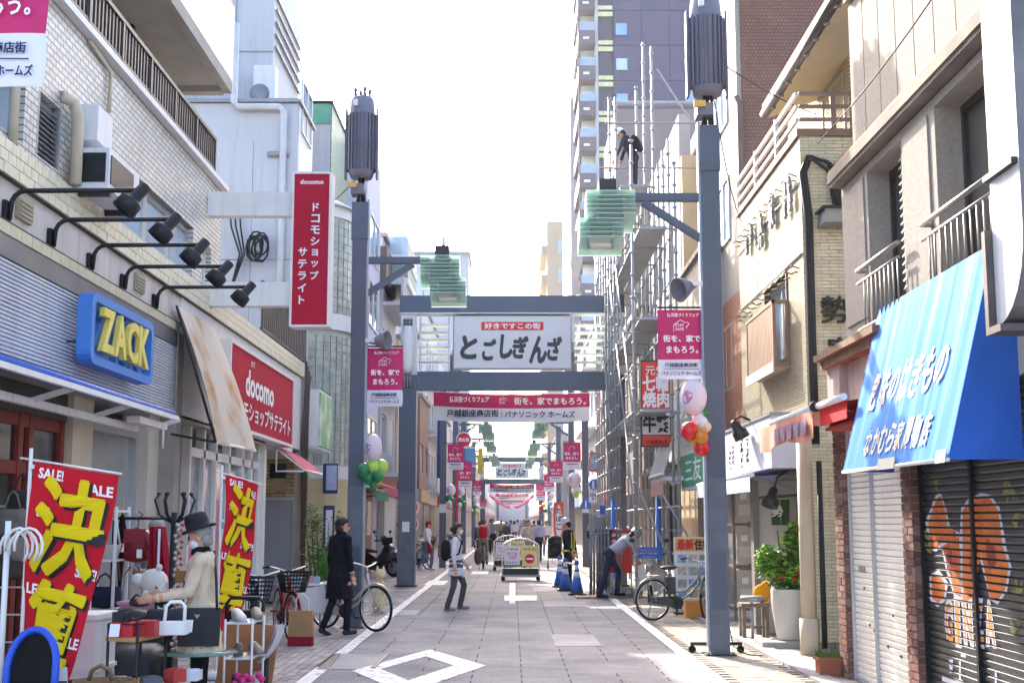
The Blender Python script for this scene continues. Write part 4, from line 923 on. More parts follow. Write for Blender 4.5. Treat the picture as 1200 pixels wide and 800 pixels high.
# retracted awnings over the ivory shutter
ra = thing('retracted_awning', 'red retracted awning running under the blue awning, above the ivory shutter', 'awning', (3.3, 12.8, 2.5))
r0, r1 = at(958, 476, X=3.08), Vector((3.08, 11.84, 0))
redc = M('red awning cloth', '#c9242a', .75, var=.1)
MB().tube([r0, (3.08, r1.y, r0.z)], .035, 8).build('front_bar', white, ra)
MB().sheet(lambda u, v: Vector((3.1 + .38 * v, r0.y + (r1.y - r0.y) * u, r0.z - .04 + .02 * math.sin(v * PI))), 4, 5, th=.012).build('canvas', redc, ra)
MB().box(3.1, 3.11, r1.y, r0.y, r0.z - .2, r0.z - .03).box(3.2, 3.46, r0.y - .012, r0.y, r0.z - .22, r0.z - .05).build('valance', redc, ra); MB().box(3.15, 3.46, r1.y, r0.y, r0.z - .25, r0.z - .22).build('lower_roll', M('dull red cloth', '#a23a35', .8), ra)
MB().cyl((3.06, r0.y - .02, r0.z), (3.06, r0.y + .06, r0.z), .055, n=10).build('end_clip', black, ra)
va = thing('valance_awning', 'pink faded awning valance with blurred lettering, next to the red awning', 'awning', (3.08, 15, 2.3))
r2 = at(893, 497, X=3.08)
MB().tube([(3.08, r0.y + .08, r0.z), (3.08, r2.y, r0.z)], .04, 8).build('front_bar', white, va)
MB().sheet(lambda u, v: Vector((3.05 + .02 * math.sin(u * 25) * v, r0.y + .1 + (r2.y - r0.y - .1) * u, r0.z - .03 - .27 * v - .03 * math.sin(u * 9) * v)), 24, 4, th=.008).build('valance', M('faded salmon cloth', '#d9937f', .8, var=.12, scale=5), va)
for k in range(5): MB().box(3.02, 3.024, r0.y + .3 + k * .34, r0.y + .52 + k * .34, r0.z - .25, r0.z - .1).build('faded_lettering', M('faded violet print', '#9f8aa6', .8, var=.35, scale=22), va)
MB().box(3.1, 3.8, r0.y + .1, r2.y - .2, r0.z + .0, r0.z + .02).build('canvas', M('faded salmon cloth', ''), va)
ep = MB().cyl((3.62, 15.9, 0), (3.62, 15.9, 2.6), .095, n=14).cyl((3.62, 15.9, 0), (3.62, 15.9, .45), .12, n=14); tag(ep.build('drain_pipe', M('cream pipe', '#c3b39a', .55, var=.05)), 'cream coloured drain pipe at the corner of the yellow tiled wall', 'pipe')
dp = MB().cyl((3.78, 15.82, .1), (3.78, 15.82, 2.35), .035, n=8); tag(dp.build('cable_duct', black), 'thin black duct beside the cream drain pipe', 'pipe')

# ------------------------------------------------------------------ right: yellow tiled building
H_ = thing('tiled_restaurant_building', 'cream and yellow tiled building with metal characters on its upper wall', 'building', (4.5, 19, 0))
XR = 3.85; yn, yf = 16.6, 21.3
tileR = TM('cream bar tile', 'YZ', .22, .036, '#a69c83', '#9a9077', '#6a624c', .45, .006, var=.08)
tileDim = TM('ochre bar tile', 'XZ', .22, .036, '#b7ab7f', '#a0946a', '#6e6548', .5, .006, var=.1)
w = holewall(MB(), 'x', XR, XR + .25, yn, yf, 2.2, 6.72, [(17.7, 19.25, 3.9, 5.05), (20.2, 20.45, 3.9, 4.9)]); w.build('facade_wall', tileR, H_)
MB().box(XR + .26, 7.5, yn + .02, yn + .25, 0, 6.72).build('side_wall', M('tan grout', '#9f967a', .9), H_)
MB().box(XR + .3, 7.5, 22.0, 22.2, 0, 6.7).box(XR + .5, 7.5, yn + .3, 21.9, 6.4, 6.7).build('rear_wall', concrete, H_)
MB().box(XR + .6, 7.5, yn + .3, 21.9, 3, 6.3).build('room_core', M('dim room', ''), H_)
yt = M('ochre tile', '#cdc5a9', .4, var=.08, scale=15); yt2 = M('ochre tile dark', '#c2ba9d', .4, var=.08, scale=15); bt = MB(); srcs = {}; n = 0
for r_ in range(142):
	z = .1 + r_ * .0465
	for k in range(5):
		x = XR + .01 + (k - (.5 if r_ % 2 else 0)) * .225; xa, xb = max(x, XR + .004), min(x + .218, 5.0)
		if xb - xa < .03: continue
		full = xb - xa > .21; vis = 2.6 < z < 6.7 and full
		mi = random.choice((0, 0, 1))
		if vis and n < 290:
			if mi not in srcs: srcs[mi] = MB().box(0, .218, 0, .03, 0, .04).xf(Matrix.Translation(org(H_))).build('tile', (yt, yt2)[mi], H_); o = srcs[mi]
			else: o = inst(srcs[mi], H_, (0, 0, 0))
			o.location = Vector((xa, yn - .006 + random.uniform(-.003, .003), z)) - org(H_); n += 1
		else: bt.box(xa, xb, yn - .006 + random.uniform(-.003, .003), yn + .02, z, z + .04, mi)
bt.build('tile_field', [yt, yt2], H_, kind='stuff')
for ch, px, py, hh in (('勢', 978, 363, .36), ('家', 985, 410, .34)):
	c = at(px, py, Y=yn - .05); text('metal_character', ch, M('blackened iron', '#2c2a28', .5, .4), H_, (c.x, c.y + .01, c.z), XH, ZH, h=hh, ext=.05, bold=.03)
for ch, px, py, hh in (('勢', 893, 271, .62), ('家', 906, 247, .62), ('家', 877, 288, .36), ('勢', 882, 275, .36), ('一', 922, 222, .2), ('心', 927, 215, .26), ('家', 922, 246, .3), ('勢', 928, 236, .3)):
	c = at(px, py, X=XR - .03); text('metal_character', ch, M('grey steel letter', '#8f9298', .4, .5), H_, (XR - .03, c.y, c.z), (0, -1, 0), ZH, w=hh * .52, h=hh * .85, ext=.045)
hk = MB()
for z0 in (6.25, 4.98):
	for k in range(11):
		y = 16.9 + k * .42; hk.tube([(XR, y, z0), (XR - .1, y - .02, z0 + .03), (XR - .13, y - .1, z0 - .02)], .012, 5); hk.tube([(XR, y + .1, z0 - .03), (XR - .08, y + .12, z0 - .05)], .012, 5)
hk.build('lamp_hooks', M('rusty hook', '#9a8a6e', .6, .3), H_, kind='stuff')
for z0 in (6.08, 5.12): MB().tube([(XR - .015, yn, z0), (XR - .015, yf, z0)], .012, 5).build('wall_wire', grey, H_)
window(H_, 'x', XR + .1, 17.7, 19.25, 3.9, 5.05, -1, alu, skyglass, 2, .06, rail=False); window(H_, 'x', XR + .1, 20.2, 20.45, 3.9, 4.9, -1, alu, glass, 1)
MB().box(XR - .02, XR + .04, 17.64, 19.3, 5.05, 5.1).box(XR - .02, XR + .04, 17.6, 17.66, 3.85, 5.05).build('window_surround', bronze, H_)
# parapet, railing, setback storey with gutter
MB().box(XR - .04, XR + .3, yn - .02, yf, 6.72, 6.82).box(XR + .3, 7.5, yn - .02, yn + .3, 6.72, 6.82).build('coping', M('brown coping', '#7f675a', .6), H_)
rm = M('brown railing', '#8a7468', .5, .2); rw = M('pale railing', '#cfcac4', .45, .2)
for k, z in enumerate((6.98, 7.16, 7.34)):
	MB().beam((XR - .0, yn + .1, z), (XR - .0, yf, z), .045, .045).build('railing_bar', rw, H_); MB().beam((XR + .03, yn + .1, z), (6.5, yn + .1, z), .045, .05).build('railing_bar', rm, H_)
for y in (18, 19.6, 21.2): MB().box(XR - .03, XR + .03, y, y + .06, 6.82, 7.4).build('railing_post', rw, H_)
for x in (4.3, 5.2): MB().box(x, x + .07, yn + .07, yn + .13, 6.82, 7.36).build('railing_post', rm, H_)
MB().box(4.75, 8, yn + .8, yf, 6.7, 8.4).build('setback_wall', TM('fine ribbed cladding', 'YZ', 6, .06, '#b9ac8c', '#b5a888', '#7d735c', .6, .008), H_)
f_ = window(H_, 'x', 4.73, 17.6, 18.9, 6.9, 8.0, -1, alu, skyglass, 2)
g0, g1 = at(985, 0, X=3.95), at(897, 130, X=3.95)
ez = (g0.z + g1.z) / 2
MB().tube([(3.93, g0.y - 1.5, ez), (3.93, g1.y, ez)], .07, 10).build('gutter', M('brown gutter', '#4c4444', .4, .2), H_)
MB().prism([(3.98, 0, ez - .06), (4.75, 0, ez + .22), (4.75, 0, ez + .3), (3.98, 0, ez + .05)], (0, g1.y - g0.y + 1.5, 0)).xf(Matrix.Translation((0, g0.y - 1.5, 0))).build('eave', M('beige eave', '#b7a88c', .8, var=.06), H_)
MB().prism([(3.9, 0, ez + .08), (8, 0, ez + 1.7), (8, 0, ez + 1.85), (3.9, 0, ez + .16)], (0, g1.y - g0.y + 1.5, 0)).xf(Matrix.Translation((0, g0.y - 1.5, 0))).build('roof', M('dark roof', '#4f4b4b', .7), H_)
series(H_, 'gutter_bracket', grey, lambda b: b.box(-.01, .06, -.01, .01, -.1, -.06), [(3.93, g0.y - .4 + i * .55, ez) for i in range(9)])
# barred window cage
cg = thing('window_cage', 'brown slatted window cage projecting from the cream tiled facade', 'window cage', (3.7, 18.5, 3.5))
c0, c1 = at(879, 440, X=3.66), at(914, 366, X=3.66); ca_, cb_ = 17.58, 19.6; za, zb2 = 3.78, 4.62
cgm = M('brown aluminium', '#8d735c', .5, .3)
MB().box(3.62, XR, ca_, cb_, za - .05, za).box(3.62, 3.66, ca_, cb_, zb2, zb2 + .05).box(3.62, XR, ca_, ca_ + .05, zb2, zb2 + .05).box(3.62, 3.67, ca_, ca_ + .05, za, zb2).box(3.62, 3.67, cb_ - .05, cb_, za, zb2).box(3.8, XR, ca_, ca_ + .05, za, zb2).build('cage_frame', cgm, cg)
series(cg, 'slat', cgm, lambda b: b.box(0, .02, 0, .075, za, zb2), [(3.63, ca_ + .08 + i * .098, 0) for i in range(19)])
MB().box(3.6, 3.62, ca_ - .02, cb_, za - .12, za + .02).build('white_edge', white, cg)
# fascia sign, lamps
fs_ = thing('fascia_sign', 'white box fascia sign with small black brush script', 'sign', (3.6, 19, 2.3))
fz0, fz1 = 2.3, 2.98; xf_ = 3.36
MB().box(xf_, XR - .003, yn + .02, 22.2, fz0, fz1).build('sign_box', M('sign white', '#c3c3cb', .5, var=.02), fs_)
MB().box(xf_ - .02, XR, yn, 22.25, fz1, fz1 + .04).build('sign_cap', grey, fs_)
sq = random.Random(9)
for cy, zz, n in ((18.3, 2.86, 6), (18.75, 2.8, 6), (19.5, 2.72, 4), (19.75, 2.66, 4)):
	for k in range(n):
		z = zz - k * .075; pts = [(xf_ - .006, cy + sq.uniform(-.1, .1), z + sq.uniform(-.03, .03)) for _ in range(4)]
		MB().tube(pts, .008 if n > 4 else .005, 4).build('brush_stroke', blackink, fs_)
def spot(label, loc, aim=(-.7, -.2, -.4), gp=None, s=1.0):
	t = thing('spot_lamp', label, 'lamp', loc, gp); x, y, z = loc; d = Vector(aim).normalized(); q = d.to_track_quat('Z', 'Y').to_matrix().to_4x4()
	MB().lathe([(.03 * s, -.02), (.06 * s, .02), (.07 * s, .12 * s), (.11 * s, .16 * s), (.115 * s, .26 * s), (.095 * s, .26 * s), (.06 * s, .2 * s)], 14, loc, mat=q).build('lamp_head', dark, t)
	return t
t = spot('dark spotlight on an arm over the white script sign', (3.12, 18.0, 3.0), (.5, .1, -.9)); MB().tube([(3.12, 18.0, 3.02), (3.22, 18.0, 3.08), (3.4, 18.0, 3.0)], .018, 6).build('arm', dark, t)
t = spot('bare silver spotlight hanging under the blue shop awning end', (3.5, 17.2, 2.05), (-.3, -.2, -.9)); MB().tube([(3.5, 17.2, 2.05), (3.56, 17.25, 2.2), (3.7, 17.2, 2.3)], .015, 6).build('arm', dark, t)
ba2 = thing('folding_awning', 'pale blue folding awning with white bar behind the right lamp post', 'awning', (3.4, 19.5, 2.1))
bz = at(881, 556, Y=17.1).z; bx = at(881, 556, Y=17.1).x
pblue = M('pale blue cloth', '#8793c4', .75, var=.06)
MB().sheet(lambda u, v: Vector((3.82 + (bx - 3.82) * v, 17.1 + 5 * u, 2.24 + (bz - 2.24) * v + .01 * math.sin(u * 14))), 10, 4, th=.012).build('canvas', pblue, ba2)
MB().tube([(bx, 17.05, bz), (bx, 22.1, bz)], .03, 8).build('front_bar', white, ba2)
MB().sheet(lambda u, v: Vector((bx - .02 + .015 * math.sin(u * 30) * v, 17.15 + 4.9 * u, bz - .02 - .2 * v)), 26, 3, th=.008).build('valance', M('white blue cloth', '#c3cbe6', .75), ba2)
MB().beam((3.8, 17.3, 2.05), (bx + .03, 17.2, bz - .03), .04, .05).build('folding_arm', grey, ba2)
# entrance recess
MB().box(3.56, 5.2, 18.8, 18.95, .02, 2.28).build('porch_wall', M('rough white plaster', '#c9c3ba', .9, var=.06, bump=.5, bscale=25), H_)
MB().box(3.5, 3.58, 18.74, 18.97, 0, 2.28).build('corner_post', M('grey post', '#7f7a74', .6), H_)
MB().box(XR, XR + .25, yn + .02, 17.25, .02, 2.195).build('tile_return', tileR, H_)
MB().box(4.15, 4.6, 18.76, 18.8, .02, 1.95).build('entrance_door', darkglass, H_)
nr = thing('noren_curtain', 'short green noren curtain with a white character hung on a wooden rod', 'curtain', (3.9, 18.5, 1.6))
n0, n1, n2 = at(903, 585, Y=18.5), at(925, 583, Y=18.5), at(903, 615, Y=18.5)
MB().tube([at(889, 583, Y=18.5), at(934, 580, Y=18.5)], .022, 7).build('rod', M('dark bamboo', '#6c4a33', .6), nr)
for k in range(2):
	x0 = n0.x + (n1.x - n0.x) * k / 2 + .004; x1 = n0.x + (n1.x - n0.x) * (k + 1) / 2 - .004
	MB().sheet(lambda u, v: Vector((x0 + (x1 - x0) * u, 18.49 - .02 * math.sin(u * 6) * v, n0.z + (n2.z - n0.z) * v)), 6, 4, th=.006).build('cloth_panel', M('olive green cloth', '#3f5a2c', .85, var=.12), nr)
text('lettering', '勢', whiteink, nr, (n0.x + .08, 18.45, (n0.z + n2.z) / 2 + .02), XH, ZH, h=.16, bold=.02)
for k, lb in enumerate(['lowest of the three stacked outdoor air conditioners by the lamp post', 'middle unit of the three stacked air conditioners by the lamp post', 'topmost of the three stacked air conditioners, under the pale blue awning']):
	t = thing('air_conditioner', lb, 'air conditioner', (3.85, 21.5, .25 + .68 * k), 'stacked air conditioners'); z = .25 + .68 * k
	bgm = M('beige casing', '#b9ad98', .5, var=.05)
	MB().box(3.68, 4.1, 21.2, 22.0, z, z + .58).build('casing', bgm, t)
	MB().box(3.72, 3.95, 21.18, 21.2, z + .1, z + .28).build('side_cover', M('pale casing', '#cdc4b2', .5), t); MB().box(3.75, 3.85, 21.17, 21.2, z + .36, z + .46).build('label_plate', white, t)
	MB().box(3.665, 3.68, 21.3, 21.85, z + .06, z + .52).build('fan_guard', grey, t)
rk = MB()
for x in (3.62, 4.14):
	for y in (21.14, 22.04): rk.box(x - .02, x + .02, y - .02, y + .02, 0, 2.3)
for k in range(3): rk.box(3.64, 4.12, 21.14, 21.17, .18 + .68 * k, .23 + .68 * k).box(3.6, 3.64, 21.16, 22.02, .18 + .68 * k, .23 + .68 * k)
tag(rk.build('unit_rack', M('brown steel rack', '#6f655c', .6, .3)), 'steel rack that carries the three stacked air conditioners', 'rack')
tb_ = MB().tube([(4.12, 21.1, 1.6), (4.16, 21.08, 1.4), (4.05, 21.08, 1.15), (4.14, 21.08, .9), (4.12, 21.08, .4)], .035, 7); tag(tb_.build('hose', M('wrapped hose', '#b79d80', .7)), 'wrapped tan hose running down beside the stacked air conditioners', 'hose')
# cables on the corner
cb = MB()
for k in range(7):
	o = .025 * (k % 4); q = .02 * (k // 4)
	top = [at(962 + 4 * (k % 4), 184, Y=yn - .06), at(970 + 4 * (k % 4), 205 + 6 * k, Y=yn - .06)]
	cb.tube([(XR + .03 + o, yn - .05 - q, 2.6), (XR + .03 + o, yn - .05 - q, 4.0), (XR + .04 + o, yn - .05 - q, 5.6), (XR - .02 + o, yn - .06 - q, 6.2), (XR + .07 + o, yn - .07 - q, 6.42), (top[1].x, yn - .08, 6.35 - .03 * k), (top[1].x + .1, yn - .1, 5.8 - .06 * k), (top[1].x + .12, yn - .05, 5.5)], .02, 6)
tag(cb.build('cable_loop', black), 'thick black cables climbing the tiled corner and looping over at the top', 'cable')
bl = thing('box_light', 'small grey box light fixed to the ochre tiled side wall', 'lamp', (4.3, 16.5, 5.0)); p, q = at(966, 262, Y=16.3), at(996, 246, Y=16.3)
MB().prism([(p.x, 16.2, q.z), (p.x - .03, 16.2, p.z), (p.x - .03, 16.58, p.z), (p.x, 16.58, q.z)], (q.x - p.x + .1, 0, 0)).build('lamp_box', grey, bl); MB().box(p.x - .05, q.x + .1, 16.15, 16.59, q.z + .003, q.z + .03).build('lid', dark, bl)
# projecting curved sign nearest the camera
cs = thing('projecting_sign', 'large white projecting sign with a rounded lower edge, nearest on the right', 'sign', (3.3, 7.7, 2.7))
sxl = 3.06; ya, yb2 = 7.5, 7.98
zb3 = at(1157, 383, Y=7.98).z
prof = [(yb2, 6.2), (ya, 6.2), (ya, zb3 + .55)] + [(yb2 - .48 * math.cos(t), zb3 + .55 * (1 - math.sin(t))) for t in (.25, .5, .75, 1.0, 1.25, 1.45)] + [(yb2, zb3)]
MB().prism([(sxl, y, z) for y, z in prof], (1.6, 0, 0), 0, 1).build('sign_body', [M('sign white gloss', '#d2d1d0', .35, var=.03, streak=.15), M('shaded grey face', '#6d6a6c', .5, var=.2, scale=3)], cs)  # street-facing side is grey: its shade is put into the colour
MB().box(sxl - .05, sxl + 1.6, yb2 + .002, yb2 + .06, zb3 - .05, zb3 + .62).box(sxl - .05, sxl + 1.6, ya + .3, yb2, zb3 - .05, zb3 - .003).build('back_flange', M('rusty flange', '#5e5653', .6, .3, var=.25), cs)
bz_ = at(1155, 214, Y=7.98).z; MB().box(sxl - .04, sxl + .4, ya + .02, yb2 + .02, bz_, bz_ + .04).build('bracket', dark, cs)
wr = MB().tube([(3.35, 13.6 - 7.6 * k / 16, 5.72 + .55 * (k / 16) ** 2 - .12 * math.sin(PI * k / 16)) for k in range(17)], .007, 5)
tag(wr.build('overhead_wire', black), 'single black wire crossing the grey pebble dash panels', 'wire')
tp = thing('plant_pot', 'small terracotta trough with low green plants beside the brick pier', 'plant pot', (3.4, 14.3, 0)); c = at(973, 792, Z=0)
MB().prism([(c.x - .13, c.y - .1, 0), (c.x + .13, c.y - .1, 0), (c.x + .13, c.y + .1, 0), (c.x - .13, c.y + .1, 0)], (0, 0, .17)).box(c.x - .15, c.x + .15, c.y - .12, c.y + .12, .17, .2).build('pot', M('terracotta', '#a5664c', .8, var=.1), tp)
lf = MB(); rnd = random.Random(3)
for i in range(120):
	x, y = c.x + rnd.uniform(-.13, .13), c.y + rnd.uniform(-.1, .1); h = rnd.uniform(.02, .1); lf.add([(x - .012, y, .2), (x + .012, y, .2), (x + rnd.uniform(-.03, .03), y + rnd.uniform(-.03, .03), .2 + h)], [(0, 1, 2)])
lf.build('foliage', M('dull green leaf', '#56703a', .7, var=.3, scale=30), tp)
# ------------------------------------------------------------------ right: further buildings
browntile = TM('brown mosaic tile', 'XZ', .07, .07, '#93695a', '#86604f', '#6b4c40', .5, .008, offset=.5)
I_ = thing('brown_tile_building', 'tall brown mosaic tiled building behind the right lamp post', 'building', (6, 26, 0))
xi = at(863, 100, Y=24).x
MB().box(xi + .1, 8, 23.95, 27.5, 0, 15).build('tile_wall', browntile, I_)
xw = at(904, 60, Y=24).x
MB().box(xi, xi + .098, 24.0, 27.5, 6.0, 15).build('cream_corner', M('cream corner', '#aaa095', .7, var=.04), I_)
MB().box(xi - .03, xi + .09, 24.02, 27.5, 3.0, 5.99).build('salmon_wall', TM('salmon brick', 'YZ', .21, .06, '#b8795c', '#a96d52', '#8a5d49', .6, .008), I_)
MB().box(xi + .02, xi + .09, 24.1, 27.5, 0, 2.99).build('lower_wall', beige, I_)
for z in (4.2, 7.2, 9.6): window(I_, 'x', xi - .04, 25.0, 26.4, z, z + 1.3, -1, alu, skyglass, 2)
MB().tube([(xi + .04, 23.88, .3), (xi + .04, 23.88, 9.6), (xi - .04, 23.9, 9.75)], .06, 8).build('drain_pipe', M('brown pipe', '#6f564c', .5), I_)
Wb = thing('white_apartment_building', 'white apartment building with one blue curtained window above the railing', 'building', (7, 29, 0))
MB().box(xw - .02, 12, 28, 33, 0, 16).build('wall', panelwhite, Wb)
p, q = at(907, 94, Y=28), at(957, 34, Y=28)
f = window(Wb, 'y', 27.93, p.x, q.x + .8, p.z, q.z, -1, white, M('blue curtain glass', '#7e9bbd', .12, var=.25, scale=3, spec=.8), 2, .07); MB().box(p.x, q.x + .9, 27.8, 27.92, q.z + .03, q.z + .22).build('shutter_box', offwhite, Wb)
MB().beam((p.x, 27.8, p.z + .45), (q.x + .9, 27.8, p.z + .45), .05, .07).build('guard_bar', M('mauve bar', '#8d7f92', .5), Wb)
J_ = thing('cream_shop_building', 'cream low shop building with a slanted lit parapet behind the balloons', 'building', (5, 29, 0))
pj, pk = at(835, 278, X=3.95), at(790, 318, X=3.95); zj = pj.z
MB().box(3.95, 8, 26.0, 31.8, 3.0, zj).build('wall', M('cream lit wall', '#aea69b', .75, var=.05), J_)
MB().box(3.86, 8, 25.9, 31.9, zj, zj + .1).build('roof_edge', M('dark edge', '#5b5450', .6), J_)
MB().box(3.93, 3.949, 28.0, 31.0, zj - 1.6, zj - 1.2).build('slit_window', darkglass, J_)
MB().box(4.1, 8, 26.2, 31.7, 0, 2.99).build('shopfront', M('sand shopfront', '#bfa883', .7, var=.15, scale=1.2), J_)
MB().box(4.06, 4.09, 26.4, 28.2, .1, 2.2).build('sliding_door', M('brown door', '#5d4c3f', .5, var=.2), J_)
Y1 = 25.2
sg = thing('green_sign', 'green shop sign with white characters behind the balloons', 'sign', (3.6, 24, 2.5))
p, q = at(799, 575, X=3.45), at(829, 520, X=3.45)
z0 = (at(799, 575, X=3.45).z + at(829, 570, X=3.45).z) / 2; z1 = q.z
MB().box(3.45, 3.6, q.y, p.y, z0, z1).build('sign_box', offwhite, sg); MB().box(3.435, 3.449, q.y + .08, p.y - .08, z0 + .06, z1 - .06).build('sign_face', M('sign green', '#3f9a70', .45, var=.04), sg)
text('lettering', '三友', whiteink, sg, (3.43, (p.y + q.y) / 2, (z0 + z1) / 2), (0, -1, 0), ZH, w=(p.y - q.y) * .62, h=(z1 - z0) * .6, bold=.01)
wl_ = thing('lattice_screen', 'white slanted pipe screen leaning out over the shopfront by the scaffold', 'screen', (3.2, 26, 2.4))
tA, tB = at(796, 500, X=3.75), at(832, 478, X=3.75); bA, bB = at(755, 592, X=3.0), at(792, 585, X=3.0)
series(wl_, 'screen_bar', white, lambda b: b.cyl((0, 0, 0), (.7, .25, 2.0), .022, n=6), [(3.0, 25.6 + .22 * i, 2.55) for i in range(12)])
MB().cyl((3.0, 25.5, 2.55), (3.0, 28.1, 2.55), .028, n=6).build('lower_rail', white, wl_); MB().cyl((3.7, 25.7, 4.55), (3.7, 28.4, 4.55), .028, n=6).build('upper_rail', white, wl_)
MB().box(3.05, 3.9, 25.7, 28.2, 2.42, 2.5).build('canopy', offwhite, wl_); MB().sheet(lambda u, v: Vector((3.02 + .01 * math.sin(u * 20), 25.7 + 2.4 * u, 2.42 - .28 * v)), 14, 3, th=.01).build('valance', M('rose striped cloth', '#b98a86', .8, var=.15, scale=8), wl_)
aircon('white air conditioner on the canopy under the slanted pipe screen', (3.95, 27.5, 3.2), w=.8, d=.3, h=.6, face='y')
K_ = thing('scaffolded_building', 'tall pale building wrapped by the scaffold, sand coloured side wall', 'building', (5.5, 35, 0))
kx = at(799, 250, Y=32.2).x
MB().box(kx + .02, 10, 32.2, 32.5, 0, 11.0).build('sand_wall', M('sand coloured wall', '#cbb48c', .8, var=.06), K_)
kw = holewall(MB(), 'x', kx, kx + .3, 32.51, 39.5, 0, 12.2, [(33.2, 34.6, 5.4, 7.0), (36.4, 38.4, 5.4, 7.0), (33.2, 34.6, 8.2, 9.8), (36.4, 38.4, 8.2, 9.8), (33.0, 39, .2, 2.8)]); kw.build('wall', M('pale render', '#a9a6a8', .8, var=.06, scale=2), K_)
for a, b2 in ((33.2, 34.6), (36.4, 38.4)):
	for z in (5.4, 8.2): window(K_, 'x', kx + .1, a, b2, z, z + 1.6, -1, alu, darkglass, 2)
MB().box(kx + .6, 10, 32.6, 39.4, .1, 12.1).build('room_core', M('dim room', ''), K_)
MB().box(kx - .5, kx, 32.6, 39.3, 2.95, 3.1).build('canopy', dark, K_)
T2 = thing('dust_sheet_building', 'brown grey building behind the scaffold top with a pipe rail along its roof', 'building', (7, 50, 0))
p, q = at(700, 122, Y=48), at(830, 122, Y=48)
MB().box(4.0, 11, 48, 54, 0, p.z - .2).build('wall', M('brown grey sheet', '#8b807d', .85, var=.05, bump=.3, bscale=8), T2)
MB().cyl((3.9, 47.9, p.z), (11, 47.9, p.z), .09, n=6).build('roof_rail', steel, T2); window(T2, 'y', 47.95, 7.4, 8.4, 10.4, 12.0, -1, alu, M('violet pane', '#7570a8', .1, spec=.8), 1)
FAR = [('far pale shop block past the second gate, west side, taller part', -1, -4.4, 140.2, 175, 9.5, '#c2bfc0'), ('far grey shop block near the west vanishing end', -1, -4.3, 175.2, 230, 8.0, '#b3aeb0'), ('farthest cream block on the west side', -1, -4.4, 230.2, 330, 9.0, '#c6beb4'),
	   ('far rose shop block past the second gate, east side', 1, 4.3, 150.2, 190, 8.5, '#bfaaa4'), ('far white shop block near the east vanishing end', 1, 4.2, 190.2, 250, 9.5, '#c9c9cc'), ('farthest grey block on the east side', 1, 4.3, 250.2, 330, 8.0, '#b5b3b8')]
for lb, sd, x, y0, y1, zt, c in FAR: block_building(lb, sd, x, y0, y1, zt, c, '#6a6562', awn='#a86a70', nwin=5)
block_building('hazy building closing the far end of the street', 1, -12, 334, 346, 9.5, '#bdbcc2', depth=26, nwin=4)
R_ = [('dark timber clad building beside the blue pedestrian sign', 4.1, 39.7, 46, 8.3, '#5f5753', '#4a4038', '#6a4b40', None),
	  ('pale pink low building behind the dark timber one', 4.2, 54.2, 61, 9.0, '#c8b4ae', '#5d5048', '#c05a50', None),
	  ('white building with balconies past the scaffold', 4.1, 61.2, 70, 11, '#cfd0d2', '#585250', '#9aa6c0', True),
	  ('brick red three storey building down the east row', 4.2, 70.2, 79, 9.0, '#a06552', '#4f4844', '#c7b48c', None),
	  ('cream mid height building near the tower foot', 4.2, 79.2, 89, 10.5, '#cdc5b4', '#5b534d', '#7c98b8', None),
	  ('low grey shop before the violet tower', 4.3, 89.2, 98, 7.0, '#aaa9ad', '#57524f', '#b85c50', None),
	  ('hazy cream block beyond the second gate, east row', 4.3, 118, 150, 9.5, '#c7c0b4', '#676260', '#a0887a', None)]
for lb, x, y0, y1, zt, c, gc, ac_, bl in R_: block_building(lb, 1, x, y0, y1, zt, c, gc, balc=bl, awn=ac_)
# tower
TW = thing('apartment_tower', 'tall slate violet apartment tower with stacked glazed balconies', 'building', (10, 106, 0))
YT = 100.0
vio = M('slate violet panel', '#534f66', .6, var=.05, scale=.4); viod = M('dark violet panel', '#57525f', .6, var=.05)
xa, xb = at(700, 60, Y=YT).x, at(719, 60, Y=YT).x; xe = 19.0
ztw = 52.0; st = 2.98; zb0 = at(700, 136, Y=YT).z % st
MB().box(xb, xe, YT + .15, YT + 16, 0, ztw).build('panel_backing', viod, TW)
MB().box(xa, xb - .02, YT + .3, YT + 16, 0, ztw).build('side_strip', viod, TW)
rows = range(1, 16)
bands = [(xb + .01 + 2.3 * i, YT, zb0 + st * k) for i in range(4) for k in rows]
series(TW, 'wall_panel', vio, lambda b: b.box(0, 2.27, 0, .15, .02, st - .02), bands)
wl0, wl1 = at(720, 70, Y=YT).x, at(735, 70, Y=YT).x; wr0 = at(800, 70, Y=YT).x
blueg = M('blue sky glass', '#7ba3e0', .05, var=.15, scale=.3, spec=1)
for k in rows:
	zc = zb0 + st * k
	if zc > 46: continue
	for x0 in (wl0, wr0):
		f = MB().box(x0, x0 + 1.15, YT - .06, YT - .01, zc + .75, zc + 1.95).build('window', viod, TW); MB().box(x0 + .14, x0 + 1.03, YT - .09, YT - .061, zc + .87, zc + 1.83).build('pane', blueg if k % 3 else M('pale blue curtain glass', '#a9c3e4', .08, spec=.9), f)
	MB().box(xa, xb - .03, YT + .1, YT + .28, zc - .45, zc - .08).box(xa, xb - .03, YT + .1, YT + .28, zc + .12, zc + .45).build('light_band', M('pale yellow band', '#d6d8a8', .5), TW)
x0, x1 = at(677, 60, Y=YT).x, at(697, 60, Y=YT).x
